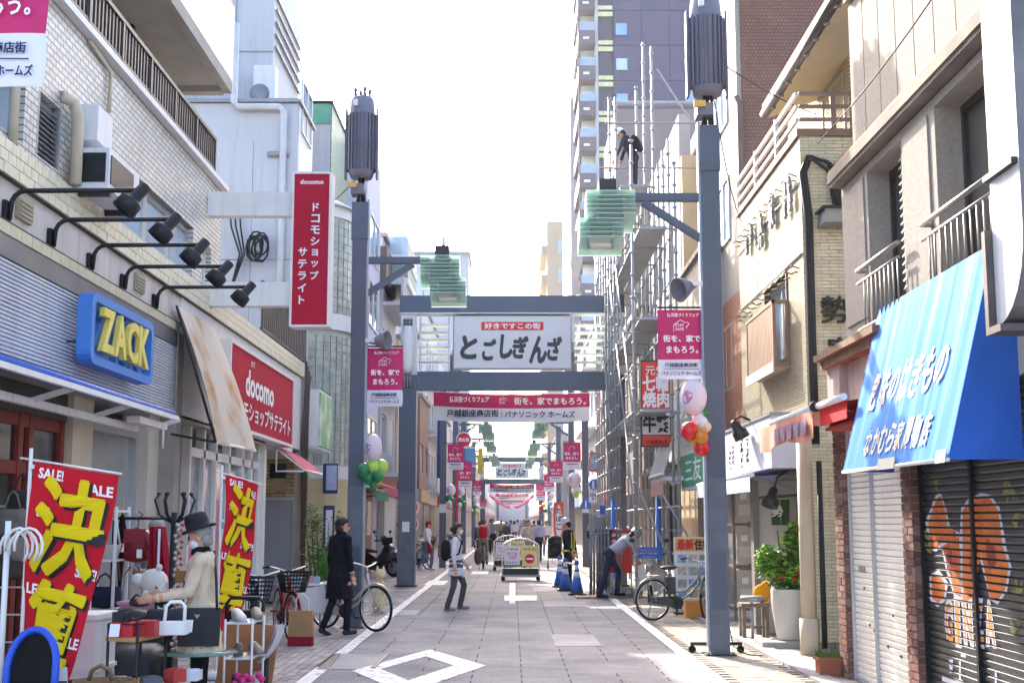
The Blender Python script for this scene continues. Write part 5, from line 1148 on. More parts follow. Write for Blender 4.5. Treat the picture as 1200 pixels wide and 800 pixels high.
for k in rows:
	zc = zb0 + st * k
	bx_ = MB().box(x0, x1, YT - .6, YT + 8, zc - .1, zc + 1.05).build('balcony', M('mauve brown balcony', '#6d6369', .6, var=.05), TW)
	MB().box(x0 + .05, x1, YT - .55, YT - .5, zc + 1.06, zc + 1.75).build('balustrade_glass', M('frosted glass', '#94a3b4', .15, spec=.8), bx_); MB().box(x0 + .4, x0 + .9, YT - .64, YT - .601, zc + .3, zc + .5).build('vent', white, bx_)
	MB().box(x0 + .3, x1, YT + .9, YT + 1.0, zc + 1.06, zc + 2.86).build('balcony_window', M('pale window reflection', '#c6cdbd', .1, spec=.9), bx_)
	MB().box(x0, x0 + .1, YT - .6, YT - .5, zc + 1.06, zc + 2.86).build('edge_post', viod, bx_)
MB().box(x1 + .0, x1 + .25, YT - .3, YT + 12, 0, ztw).build('pale_fin', panelwhite, TW)
xs0 = at(661, 300, Y=108).x; xs1 = at(678, 300, Y=108).x
ws = thing('pale_slab_building', 'pale slab building edge left of the violet tower', 'building', (7, 112, 0)); zt_ = at(668, 115, Y=108).z
MB().box(xs0 + .6, xs1 + .8, 108, 126, 0, zt_).build('wall', panelwhite, ws); MB().box(xs0 + .7, xs1 + .3, 109, 124, zt_, zt_ + .6).build('roof_house', offwhite, ws)
for k in range(10): MB().box(xs0 + .57, xs0 + .6, 110, 124, 4 + 3 * k, 5.4 + 3 * k).build('window', darkglass, ws)
tt = thing('tan_tower', 'distant tan apartment block left of the violet tower', 'building', (7, 160, 0))
p, q = at(641, 300, Y=152), at(661, 259, Y=152)
MB().box(p.x, p.x + 6, 152, 166, 0, q.z).build('wall', M('tan wall', '#b5a58e', .8, var=.05), tt)
for k in range(8):
	f = MB().box(p.x + 1.3, p.x + 2.0, 151.9, 151.99, q.z - 4 - 3.6 * k, q.z - 2.4 - 3.6 * k).build('window', alu, tt); MB().box(p.x + 1.35, p.x + 1.95, 151.85, 151.9, q.z - 3.9 - 3.6 * k, q.z - 2.5 - 3.6 * k).build('pane', skyglass, f)
	MB().box(p.x - .7, p.x, 153, 164, q.z - 3.9 - 3.6 * k, q.z - 2.8 - 3.6 * k).build('balcony', M('tan wall', ''), tt)
# ------------------------------------------------------------------ scaffold
SC = thing('scaffold', 'galvanised tube scaffold with diagonal braces standing over the east pavement', 'scaffold', (2.8, 30, 0))
ys = [24.6, 26.4, 28.2, 30.0, 31.8, 33.6, 35.4]; XO, XI = 2.36, 3.2
hts = {(0, 0): 9.0, (0, 1): 10.3, (0, 2): 11.2, (0, 3): 11.8, (0, 4): 9.6, (0, 5): 10.2, (0, 6): 9.2, (1, 0): 8.6, (1, 1): 9.4, (1, 2): 12.4, (1, 3): 13.2, (1, 4): 12.6, (1, 5): 11.2, (1, 6): 10.8}
def standard(h):
	b = MB().cyl((0, 0, .05), (0, 0, h), .0275, n=8).box(-.07, .07, -.07, .07, 0, .03)
	for k in range(int(h / .45)): z = .5 + .45 * k; b.lathe([(.03, z), (.05, z + .01), (.05, z + .05), (.03, z + .06)], 6)
	return b
cache = {}
for (i, j), h in hts.items():
	if (i, j) == (0, 1): continue
	if h not in cache: cache[h] = standard(h).xf(Matrix.Translation(org(SC))).build('standard', steel, SC); o = cache[h]
	else: o = inst(cache[h], SC, (0, 0, 0))
	o.location = Vector(((XO, XI)[i], ys[j], 0)) - org(SC)
for j in range(6):
	for lv, z in enumerate((1.9, 3.7, 5.5, 7.3)):
		for X in (XO, XI):
			if X == XO and z < 2 and j not in (3,): continue
			MB().cyl((X, ys[j], z), (X, ys[j + 1], z), .021, n=6).build('ledger', steel, SC)
			if z > 2 and (j + lv) % 3: MB().cyl((X, ys[j], z + .9), (X, ys[j + 1], z + .9), .018, n=6).build('guard_rail', steel, SC)
		if z > 2:
			MB().box(XO + .15, XI - .15, ys[j] + .02, ys[j + 1] - .02, z + .02, z + .06).build('platform', M('perforated steel deck', '#8f9193', .5, .5, var=.2, scale=20), SC)
			MB().cyl((XO, ys[j], z), (XI, ys[j], z), .02, n=6).build('transom', steel, SC)
	z0 = 1.9 + 1.8 * (j % 3)
	MB().cyl((XO - .04, ys[j], z0), (XO - .04, ys[j + 1], z0 + 1.8), .018, n=6).build('brace', steel, SC)
	MB().cyl((XO - .04, ys[j], z0 + 1.8), (XO - .04, ys[j + 1], z0 + 3.6), .018, n=6).build('brace', steel, SC)
for j in range(1, 6):
	o = inst(cache[9.4], SC, Vector((XI, ys[j] - .9, 0)) - org(SC)); MB().cyl((XI + .04, ys[j], 3.7), (XI + .04, ys[j + 1], 5.5), .018, n=6).build('brace', steel, SC); MB().cyl((XI + .04, ys[j], 7.3), (XI + .04, ys[j + 1], 5.5), .018, n=6).build('brace', steel, SC)
	if j > 1: inst(cache[9.6], SC, Vector((XO, ys[j] + .9, 0)) - org(SC))
for j in range(4, 7):
	if j < 6: MB().cyl((XI, ys[j], 9.1), (XI, ys[j + 1], 9.1), .021, n=6).build('ledger', steel, SC)
for j in (2, 3): MB().cyl((XI, ys[j], 9.1), (XI, ys[j + 1], 9.1), .021, n=6).build('ledger', steel, SC); MB().cyl((XO, ys[j], 9.1), (XO, ys[j + 1], 9.1), .021, n=6).build('ledger', steel, SC); MB().box(XO + .1, XI - .1, ys[j] + .02, ys[j + 1] - .02, 9.12, 9.16).build('platform', M('perforated steel deck', ''), SC)
for j in (2, 3, 4): MB().cyl((XO, ys[j], 9.1), (XI, ys[j], 9.1), .02, n=6).build('transom', steel, SC)
for y, z in ((27.3, 10.3), (29.5, 9.9)): MB().cyl((XO - .3, y, z), (6.5, y, z), .024, n=6).build('long_tube', steel, SC)
MB().cyl((3.3, 28, 11.8), (5.6, 29, 8.6), .02, n=6).build('brace', steel, SC); MB().cyl((2.9, 24.7, 2.1), (3.9, 24.7, .4), .022, n=6).build('brace', steel, SC); MB().cyl((2.4, 24.7, 2.3), (3.3, 24.7, .2), .022, n=6).build('brace', steel, SC)
blue = M('blue foam', '#3f78c8', .7, var=.06)
for X, y in ((XI, 28.2), (XO, 30.0)): MB().cyl((X, y, .3), (X, y, 2.1), .06, n=10).build('foam_sleeve', blue, SC)
nt_ = thing('dust_net', 'torn pale dust net hanging beside the scaffold', 'net', (2.5, 38, 5)); p, q = at(671, 345, Y=37.5), at(679, 270, Y=37.5)
MB().sheet(lambda u, v: Vector((p.x + .25 * u + .06 * math.sin(v * 9 + u * 4), 37.5 + .1 * math.sin(v * 7), q.z + (p.z - q.z) * v)), 5, 16, th=.006).build('net_cloth', M('pale net', '#b9b3ac', .9, var=.1), nt_)
yk = thing('restaurant_sign', 'tall red and white grill restaurant sign seen through the scaffold', 'sign', (2.8, 26, 4))
p, q = at(752, 523, Y=26), at(785, 422, Y=26)
rdv = M('vermilion sign', '#e2412e', .5, var=.04)
zz = lambda y: at(760, y, Y=26).z
MB().box(p.x, q.x, 26.0, 26.22, p.z, q.z).build('sign_box', dark, yk); MB().box(p.x + .02, q.x - .02, 25.98, 25.999, zz(482), q.z - .03).build('red_face', rdv, yk); MB().box(p.x + .02, q.x - .02, 25.98, 25.999, zz(509), zz(483)).build('white_face', bannerwhite, yk); MB().box(p.x + .02, q.x - .02, 25.98, 25.999, p.z + .02, zz(510)).build('red_face', rdv, yk)
xc = (p.x + q.x) / 2; w_ = q.x - p.x
for s_, y, h, mt in (('元気', 434, .2, whiteink), ('七輪', 449, .32, whiteink), ('焼肉', 468, .32, whiteink), ('牛繁', 496, .36, blackink), ('戸越銀座店', 518, .1, blackink)): text('lettering', s_, mt, yk, (xc, 25.97, zz(y)), XH, ZH, w=w_ * (.88 if h > .25 else .7), h=h, bold=.03 if h > .25 else .01)
# ------------------------------------------------------------------ lamp posts, banners, gates, balloons
fin = M('dark grey casing', '#706f7c', .55, .1, var=.06); dfin = M('dark casing fins', '#5d5c69', .55, .1)
postlow = M('scuffed lower post paint', '#5f6774', .5, .15, var=.14, scale=4, bump=.12, bscale=60, streak=.15)
def glass_lamp(root, x, y, z, s):
	"""Two stacked blocks of horizontal green glass blades; s = +1 when the lamp hangs to the right of its post."""
	for cx, w, z0, n in ((x, .62, z - .36, 6), (x + s * .13 if s > 0 else x - .12, .56, z - .66, 5)):
		for sx in (-1, 1): MB().box(cx + sx * w * .27 - .008, cx + sx * w * .27 + .008, y - .2, y + .2, z0, z0 + n * .058).build('lamp_frame', steel, root)
		MB().box(cx - w * .26, cx + w * .26, y - .08, y + .08, z0 + .005, z0 + .09).build('lamp_diffuser', M('opal diffuser', '#d8d3bd', .4, var=.03), root)
		for k in range(n):
			q = MB().rbox(Matrix.Translation((cx, y, z0 + .03 + k * .058)) @ Matrix.Rotation(R(-18), 4, 'X'), w, .5, .01).build('glass_blade', lampglass, root)
def lamp_post(label, x, y, s, group='slate blue lamp posts along the street', lamp=True, trafo=True, top=7.0):
	t = thing('lamp_post', label, 'lamp post', (x, y, 0), group)
	MB().box(x - .115, x + .115, y - .1, y + .1, 0, top - .95).build('shaft', navy, t)
	MB().box(x - .19, x + .19, y - .17, y + .17, 0, .02).build('base_plate', dark, t); MB().box(x - .118, x + .118, y - .103, y + .103, .021, 2.15).build('lower_sleeve', postlow, t)
	for a in (-.15, .15): MB().cyl((x + a, y - .14, .02), (x + a, y - .14, .05), .018, n=6).build('bolt', steel, t)
	MB().box(x - s * -.115, x - s * -.145, y - .06, y + .06, .1, top - .3).build('lit_flange', M('sunlit pale flange', '#9aa3ae', .4, .4), t)  # sunlight on this edge is painted in by the paler colour
	MB().box(x - .09, x + .09, y - .112, y - .1, .55, 1.25).build('hatch', navy, t)
	MB().box(x - .13, x + .13, y - .115, y + .115, top - .95, top - .35).build('upper_box', navy, t)
	if trafo:
		c = MB()
		for k in range(5): c.cyl((x + random.uniform(-.08, .08), y + random.uniform(-.05, .05), top - .4), (x + random.uniform(-.06, .06), y + random.uniform(-.05, .05), top + .15), .022, n=5)
		c.build('cable_bundle', black, t, kind='stuff')
		MB().box(x - .15, x + .06, y - .14, y + .14, top - .22, top - .06).build('clamp', fin, t); MB().box(x - .2, x - .05, y - .2, y - .14, top - .13, top - .05).build('tag', M('yellow tag', '#c9a25a', .6), t)
		MB().lathe([(.17, top + .06), (.19, top + .12), (.2, top + .14), (.21, top + .2), (.21, top + 1.12), (.205, top + 1.18), (.19, top + 1.36), (.16, top + 1.4)], 24, (x, y, 0)).build('transformer', fin, t)
		f0 = None
		for k in range(20):
			a = 2 * PI * k / 20
			if f0 is None: f0 = MB().box(.2, .243, -.011, .011, 0, .92).xf(Matrix.Translation((x, y, 0))).build('cooling_fin', dfin, t); o = f0
			else: o = inst(f0, t, (0, 0, 0))
			o.location = (0, 0, top + .18); o.rotation_euler = (0, 0, a)
		for k in range(4):
			a = 2 * PI * k / 4 + .4; MB().lathe([(.02, top + 1.38), (.035, top + 1.44), (.02, top + 1.47), (.035, top + 1.5), (.02, top + 1.56)], 8, (x + .12 * math.cos(a), y + .12 * math.sin(a), 0)).build('insulator', dfin, t)
		for sx in (-1, 1): MB().box(x + sx * .235, x + sx * .265, y - .07, y + .07, top + .05, top + 1.2).build('side_bracket', dfin, t)
		MB().box(x - .12, x - .05, y - .25, y - .2, top + 1.2, top + 1.3).build('name_plate', offwhite, t)
	if lamp:
		L1 = 1.0; zt = 5.72
		MB().beam((x + s * .1, y, zt), (x + s * (L1 + .1), y, zt), .1, .1).build('arm', navy, t)
		MB().beam((x + s * .1, y - .0, zt - .55), (x + s * (L1 - .15), y, zt - .06), .08, .09).build('arm_brace', navy, t)
		MB().box(x + s * (L1 + .2), x + s * (L1 + .42), y - .12, y + .12, zt + .0, zt + .22).build('lamp_cap', dark, t)
		glass_lamp(t, x + s * (L1 + .28), y, zt, s)
	return t
pR = lamp_post('slate blue lamp post nearest on the right, with dark finned transformer and the red balloons', 2.53, 16.0, -1)
pL = lamp_post('slate blue lamp post standing behind the bicycle on the left, with finned transformer', -2.42, 20.0, 1)
for x, y, s, lb, tr in ((-2.42, 55, 1, 'lamp post on the left, first glass lamp seen under the gate banner', True), (-2.45, 65, 1, 'lamp post on the left, second glass lamp under the gate', False), (-2.45, 82, 1, 'lamp post on the left, third and smaller glass lamp before the far gate', False),
						(2.5, 54, -1, 'lamp post on the right, first glass lamp past the scaffold', True), (2.5, 69, -1, 'lamp post on the right, second glass lamp past the scaffold', False), (2.5, 86, -1, 'lamp post on the right, third and smaller glass lamp before the far gate', False)):
	lamp_post(lb, x, y, s, trafo=tr, top=7.6 if tr else 7.0)
for x, y, lb in ((-2.42, 45.2, 'plain slate post between the staff in red apron and the crossing woman'), (2.62, 46.0, 'plain slate post that carries the blue pedestrian sign')):
	t = thing('street_post', lb, 'post', (x, y, 0)); MB().box(x - .115, x + .115, y - .1, y + .1, 0, 6.8).build('shaft', navy, t); MB().box(x - .12, x + .12, y - .106, y - .1, 1.9, 2.2).build('notice', offwhite, t)
	MB().cyl((x, y, 5.2), (x - .35 * (1 if x > 0 else -1), y, 5.4), .06, n=8).build('speaker', dark, t)
# loudspeakers on the two near posts
for x, y, z, s, lb in ((-2.3, 20, 4.42, 1, 'dark horn loudspeaker bracketed to the left lamp post'), (2.4, 16, 4.58, -1, 'dark horn loudspeaker bracketed to the right lamp post above the banner')):
	t = thing('loudspeaker', lb, 'loudspeaker', (x, y, z)); q = Vector((s * .9, -.35, .0)).to_track_quat('Z', 'Y').to_matrix().to_4x4() if s > 0 else Vector((-.8, -.5, -.35)).to_track_quat('Z', 'Y').to_matrix().to_4x4()
	MB().lathe([(.04, -.05), (.06, .05), (.13, .18), (.16, .27), (.14, .27), (.08, .15)], 14, (x + s * .1, y - .05, z), mat=q).build('horn', fin, t); MB().box(min(x, x + s * .18), max(x, x + s * .18), y - .14, y - .11, z - .03, z + .03).build('bracket', offwhite, t)

def house_outline(parent, o, right, w):
	r = Vector(right); U = ZH; pts = [(-.5, -.5), (-.5, .1), (0, .5), (.32, .28), (.5, .32), (.6, .16), (.42, -.06), (.42, -.2)]
	MB().tube([Vector(o) + r * a * w + U * b * w * .9 for a, b in pts], w * .03, 4).build('house_outline', whiteink, parent)
def street_banner(label, x0, x1, y, z0, z1, full=True, pole_side=-1, swing=0.0, grp='magenta street banners on the lamp posts'):
	t = thing('street_banner', label, 'banner', ((x0 + x1) / 2, y, z0), grp); w = x1 - x0; h = z1 - z0; zs = z0 + h * .28
	def cl(za, zb): return lambda u, v: Vector((x0 + w * u + .012 * math.sin(v * 3), y + .02 * math.sin(u * PI * 1.5 + 1) * (1 - (za + (zb - za) * v - z0) / h) + swing * u, za + (zb - za) * v))
	MB().sheet(cl(zs, z1), 8, 6, th=.004).build('printed_cloth', magenta, t); MB().sheet(cl(z0, zs), 8, 3, th=.004).build('white_cloth', bannerwhite, t)
	px = x0 - .15 if pole_side < 0 else x1 + .15
	MB().cyl((px, y, z1 + .03), (x1 if pole_side < 0 else x0, y, z1 + .03), .014, n=6).build('hanger_rod', dark, t)
	cx = (x0 + x1) / 2; F = y - .028
	if full:
		text('lettering', '防災街づくりフェア', whiteink, t, (cx + w * .06, F, z1 - h * .08), XH, ZH, w=w * .68, h=h * .055, bold=.02)
		house_outline(t, (cx, F, z1 - h * .24), XH, w * .3); text('lettering', 'STAY\nSAFE', whiteink, t, (cx - w * .02, F, z1 - h * .255), XH, ZH, w=w * .2, h=h * .1, bold=.01)
		text('lettering', '街を、家で', whiteink, t, (cx + w * .02, F, z1 - h * .42), XH, ZH, w=w * .8, h=h * .1, bold=.02); text('lettering', 'まもろう。', whiteink, t, (cx + w * .03, F, z1 - h * .58), XH, ZH, w=w * .68, h=h * .1, bold=.02)
		text('lettering', '戸越銀座商店街', ink, t, (cx, F, z0 + h * .2), XH, ZH, w=w * .7, h=h * .06, bold=.015); text('lettering', 'パナソニック ホームズ', ink, t, (cx, F, z0 + h * .08), XH, ZH, w=w * .84, h=h * .06, bold=.015)
		MB().box(cx - w * .38, cx + w * .38, F - .001, F, z0 + h * .138, z0 + h * .144).build('rule', ink, t)
	else:
		text('lettering', '街を、家で', whiteink, t, (cx, F, z1 - h * .42), XH, ZH, w=w * .8, h=h * .11, bold=.02); text('lettering', 'まもろう。', whiteink, t, (cx, F, z1 - h * .58), XH, ZH, w=w * .68, h=h * .11, bold=.02); house_outline(t, (cx, F, z1 - h * .22), XH, w * .3)
		text('lettering', '戸越銀座商店街', ink, t, (cx, F, z0 + h * .2), XH, ZH, w=w * .7, h=h * .06, bold=.015); text('lettering', 'パナソニック ホームズ', ink, t, (cx, F, z0 + h * .08), XH, ZH, w=w * .84, h=h * .06, bold=.015)
	return t
def ban(label, a, b, Y, **k): p, q = at(a[0], b[1], Y=Y), at(b[0], a[1], Y=Y); return street_banner(label, p.x, q.x, Y, p.z, q.z, **k)
ban('magenta and white street banner on the right lamp post above the pale balloon', (771, 363), (824, 444), 16.0, pole_side=1)
ban('magenta and white street banner on the left lamp post beside the gate', (429, 408), (472, 476), 20.0)
ban('large cut off street banner at the top left corner, close to the camera', (-82, -118), (62, 103), 6.0)
t = thing('street_post', 'slate post carrying the close street banner, out at the left', 'post', (-2.95, 6.05, 0)); MB().box(-3.06, -2.84, 5.95, 6.15, 0, 6.9).build('shaft', navy, t)
for lb, a, b, Y, ps_d in (('street banner on the left plain post past the gate', (524, 520), (543, 550), 45.1, -1), ('street banner second on the left past the gate', (537, 541), (553, 572), 54.8, -1), ('street banner third on the left past the gate', (554, 563), (564, 580), 64.8, -1),
						  ('street banner on the right plain post past the gate', (660, 518), (680, 550), 46, 1), ('street banner second on the right past the gate', (644, 540), (659, 565), 53.8, 1), ('street banner third on the right past the gate', (637, 556), (649, 576), 68.8, 1)): ban(lb, a, b, Y, full=False, pole_side=ps_d)
for lb, a, b, Y in (('street banner fourth on the left, tiny in the distance', (563, 585), (570, 596), 81.8), ('street banner fourth on the right, tiny in the distance', (628, 567), (639, 586), 85.8)): ban(lb, a, b, Y, full=False, pole_side=-1)

# ------------------------------------------------------------------ gate
def gate(Y):
	g = thing('shopping_street_gate', 'slate blue shopping street gate with a white name board, nearest one', 'gate', (0, Y, 0), 'gates across the shopping street')
	for s in (-1, 1):
		x0, x1 = sorted((s * 2.42, s * 2.85))
		MB().box(x0, x1, Y - .2, Y + .2, 0, 5.28).build('post', navy, g); MB().box(x0 - .004, x1 + .004, Y - .204, Y + .204, .051, 2.3).build('lower_sleeve', postlow, g); MB().box((x0 + x1) / 2 - .1, (x0 + x1) / 2 + .08, Y - .208, Y - .2045, 1.35, 1.6).build('sticker', bannerwhite, g); MB().box(x0 + .02, x1 - .02, Y - .18, Y + .18, 5.281, 6.86).build('light_panel', offwhite, g)
		MB().box(x0 - .06, x1 + .06, Y - .26, Y + .26, 0, .05).build('base_plate', dark, g)
		MB().lathe([(.05, 5.3), (.12, 5.34), (.15, 5.45), (.15, 6.3), (.1, 6.4), (.1, 6.5)], 14, ((x0 + x1) / 2, Y - .34, 0)).build('transformer', offwhite, g)
		for k in range(3): MB().lathe([(.025, 6.5), (.045, 6.55), (.025, 6.6), (.045, 6.64), (.02, 6.7)], 8, ((x0 + x1) / 2 - .08 + .08 * k, Y - .34, 0)).build('insulator', dfin, g)
		for k in range(3): MB().cyl(((x0 + x1) / 2 - .08 + .08 * k, Y - .34, 4.95), ((x0 + x1) / 2 - .06 + .06 * k, Y - .34, 5.32), .025, n=6).build('cable_end', grey, g)
		for k in range(6):
			xa, xb = sorted((s * 1.6, s * 2.38)); MB().rbox(Matrix.Translation(((xa + xb) / 2, Y, 5.62 + .19 * k)) @ Matrix.Rotation(R(-6), 4, 'X'), xb - xa, .3, .022).build('glass_blade', bladeglass, g)
		for xx in (1.62, 2.36): MB().box(s * xx - .012, s * xx + .012, Y + .1, Y + .14, 5.42, 6.8).build('louver_bar', steel, g)
	MB().box(-2.86, 2.86, Y - .22, Y + .22, 6.87, 7.31).build('top_beam', navy, g); MB().box(-2.41, 2.41, Y - .16, Y + .16, 4.9, 5.37).build('lower_beam', navy, g); MB().box(-2.87, 2.87, Y - .23, Y + .23, 6.84, 6.868).build('beam_soffit', offwhite, g)
	MB().box(-1.5, 1.52, Y - .17, Y + .1, 5.42, 6.8).build('board_frame', grey, g)
	b = MB().box(-1.47, 1.49, Y - .19, Y - .171, 5.45, 6.77).build('name_board', M('pearl board', '#d4d4d6', .45, var=.03), g)
	MB().box(-.78, .8, Y - .2, Y - .191, 6.42, 6.63).build('red_label', M('label red', '#cf2a26', .5), b)
	text('lettering', '好きですこの街', whiteink, b, (.01, Y - .205, 6.525), XH, ZH, w=1.42, h=.15, bold=.02)
	for ch, xx, ww, hh, lz in zip('とごしぎんざ', (-1.1, -.58, -.15, .22, .66, 1.08), (.4, .34, .3, .38, .42, .36), (.56, .52, .58, .54, .66, .58), (5.98, 5.92, 6.0, 5.98, 5.92, 5.95)):
		text('lettering', ch, M('grey black ink', '#3a3a40', .6), b, (xx, Y - .196, lz), XH, ZH, w=ww, h=hh, bold=.045, lean=.12)
	return g
g1 = gate(32.4)
dup(g1, (0, 116, 0), label='distant slate blue shopping street gate framing the far end of the street')
dup(g1, (0, 236, 0), label='farthest gate, a tiny dark frame at the end of the street')
def cross_banner(Y):
	p, q = at(508, 492, Y=Y), at(691, 459, Y=Y); t = thing('cross_banner', 'magenta and white cloth banner strung across the street under the gate', 'banner', (0, Y, 4.1), 'banners strung across the street')
	w = q.x - p.x; h = q.z - p.z; zt = lambda u: q.z - .06 * math.sin(PI * u) - .02 * u
	f = lambda a, b: (lambda u, v: Vector((p.x + w * u, Y + .03 * math.sin(u * 9), zt(u) - h * (a + (b - a) * (1 - v)))))
	MB().sheet(f(0, .5), 24, 3, th=.005).build('printed_cloth', magenta, t); MB().sheet(f(.5, 1), 24, 3, th=.005).build('white_cloth', bannerwhite, t)
	MB().tube([(-2.5, Y, q.z + .02), (p.x, Y, q.z), (p.x + w / 2, Y, q.z - .06), (q.x, Y, q.z - .02), (2.5, Y, q.z)], .008, 5).build('rope', white, t)
	F = Y - .04
	text('lettering', '防災街づくりフェア', whiteink, t, (p.x + w * .23, F, q.z - h * .27), XH, ZH, w=w * .25, h=h * .2, bold=.02); text('lettering', '街を、家でまもろう。', whiteink, t, (p.x + w * .745, F, q.z - h * .33), XH, ZH, w=w * .46, h=h * .26, bold=.015)
	house_outline(t, (p.x + w * .445, F, q.z - h * .3), XH, .18); text('lettering', 'STAY\nSAFE', whiteink, t, (p.x + w * .44, F, q.z - h * .33), XH, ZH, w=.16, h=h * .2)
	text('lettering', '戸越銀座商店街', ink, t, (p.x + w * .25, F, q.z - h * .76), XH, ZH, w=w * .33, h=h * .26, bold=.015); text('lettering', 'パナソニック ホームズ', ink, t, (p.x + w * .68, F, q.z - h * .8), XH, ZH, w=w * .45, h=h * .24, bold=.015); MB().box(p.x + w * .435, p.x + w * .437, F, F + .002, q.z - h * .92, q.z - h * .64).build('rule', ink, t)
	return t
cb1 = cross_banner(33.4)
o_ = Vector(cb1.location)
for dy, lb in ((118, 'magenta cloth banner across the street under the distant gate'), (160, 'small magenta banner across the street behind the distant gate'), (230, 'tiny magenta banner across the far end of the street')): dup(cb1, (0, dy, o_.z), label=lb)
# pink flower garlands in the far distance
for s, lb in ((-1, 'pink garland drooping from the left under the far gate'), (1, 'pink garland drooping from the right under the far gate')):
	b = MB(); rnd = random.Random(8)
	for k in range(46):
		u = k / 45; x = s * (2.5 - 2.2 * u); z = 4.6 - 2.5 * u + 1.1 * u * u
		for _ in range(3): b.ball((x + rnd.uniform(-.12, .12), 150 + rnd.uniform(-.2, .2), z + rnd.uniform(-.15, .15)), rnd.uniform(.06, .11), nu=6, nv=4)
	tag(b.build('garland', M('pink paper flowers', '#d77f9c', .8, var=.2, scale=3)), lb, 'garland')
# ------------------------------------------------------------------ balloons
def balloon_mat(n, c): return M('balloon ' + n, c, .22, var=.02, spec=.6)
bwhite = M('balloon pale pink', '#dccdd8', .35, var=.04); bmat = {'red': balloon_mat('red', '#d01a22'), 'orange': balloon_mat('orange', '#d07a1e'), 'yellow': balloon_mat('yellow', '#e0bb1e'), 'white': balloon_mat('white', '#dcdadf'), 'green': balloon_mat('green', '#1f7a4a'), 'lime': balloon_mat('lime', '#a6cf52'), 'blue': balloon_mat('blue', '#7fb2dd'), 'cream': balloon_mat('cream', '#e3cfb5')}
def cluster(label, Y, lantern, balls, group='balloon clusters tied to the posts', print_col='#c97f92'):
	(lx0, ly0, lx1, ly1) = lantern; p, q = at(lx0, ly1, Y=Y), at(lx1, ly0, Y=Y); c = (p + q) / 2; rx, rz = (q.x - p.x) / 2, (q.z - p.z) / 2
	t = thing('balloon_cluster', label, 'balloons', (c.x, Y, p.z), group)
	MB().ball(c, rx, rx, rz, 24, 16).build('egg_balloon', bwhite, t)
	a = MB()
	pr = []
	for i in range(16):
		th = 2 * PI * i / 16; du, dv = .42 * math.cos(th) * (1 + .25 * math.sin(2 * th)), .36 * math.sin(th) * (1 + .2 * math.cos(3 * th)); az, el = -2.25 + du * 1.1, -.05 + dv
		pr.append(Vector((c.x + rx * 1.008 * math.cos(az) * math.cos(el), Y + rx * 1.008 * math.sin(az) * math.cos(el), c.z + rz * 1.008 * math.sin(el))))
	cen = Vector((c.x + rx * 1.02 * math.cos(-2.25), Y + rx * 1.02 * math.sin(-2.25), c.z)); a.add(pr + [cen], [(i, (i + 1) % 16, 16) for i in range(16)]); a.build('balloon_print', M('balloon print ' + print_col, print_col, .5), t)
	for (bx, by, br, col, dy) in balls:
		k = at(bx, by, Y=Y + dy); r = br / FPX * Y
		b = MB().ball(k, r, r, r * 1.08, 16, 10); b.cyl((k.x, k.y, k.z - r * 1.16), (k.x, k.y, k.z - r * 1.05), r * .1, r * .03, n=6); b.build('balloon', bmat[col], t)
	return t
cluster('pale egg balloon with red, orange and yellow balloons on the right lamp post', 15.8, (798, 444, 828, 486), [(818, 490, 7, 'white', .05), (823, 495, 7, 'white', -.05), (826, 483, 6, 'green', .15), (808, 505, 10.5, 'red', -.05), (822, 512, 8, 'orange', -.12), (815, 515, 7, 'yellow', .05), (822, 525, 9, 'red', -.03), (818, 500, 6, 'lime', .12), (828, 500, 6, 'cream', .1)])
cluster('pale egg balloon with lime and dark green balloons on the left lamp post', 19.8, (427, 508, 448, 541), [(437, 547, 8, 'lime', .0), (447, 547, 8.5, 'lime', .05), (426, 551, 8.5, 'green', -.05), (432, 560, 7, 'green', -.03), (443, 558, 6.5, 'green', -.1), (443, 563, 5, 'lime', .1), (437.5, 570, 4, 'green', -.02)], print_col='#8f88b0')
cluster('cream egg balloon with white and lime balloons on the right plain post', 45.6, (665, 553, 681, 571), [(677, 573, 4, 'white', 0), (675, 579, 4, 'lime', -.05), (678, 570, 3, 'green', .1), (672, 575, 3, 'white', -.1)], print_col='#b9a79a')
cluster('pale egg balloon with dark green balloons on the left plain post', 44.9, (523, 567, 534, 581), [(526, 584, 4, 'green', 0), (530, 586, 3.4, 'green', .1), (527, 589, 3, 'white', -.1)], print_col='#c97f92')
cluster('small egg balloon with green and white balloons, second on the left', 54.6, (537, 570, 545, 581), [(540, 586, 3.5, 'green', 0), (544, 590, 3, 'green', .1), (539, 591, 2.6, 'white', -.1)])
cluster('tiny egg balloon cluster with white balloons, third on the left', 64.6, (554, 581, 561, 590), [(556, 594, 3, 'green', 0), (553, 597, 2.2, 'white', 0), (559, 600, 2.4, 'lime', 0), (561, 594, 2.2, 'white', .1)])
cluster('tiny egg balloon with yellow, red and blue balloons, second on the right', 68.6, (642, 577, 649, 586), [(634, 595, 3, 'red', 0), (637, 592, 2.4, 'yellow', 0), (639, 598, 2.4, 'green', 0), (645, 590, 3, 'blue', 0), (647, 596, 3, 'blue', .1)])
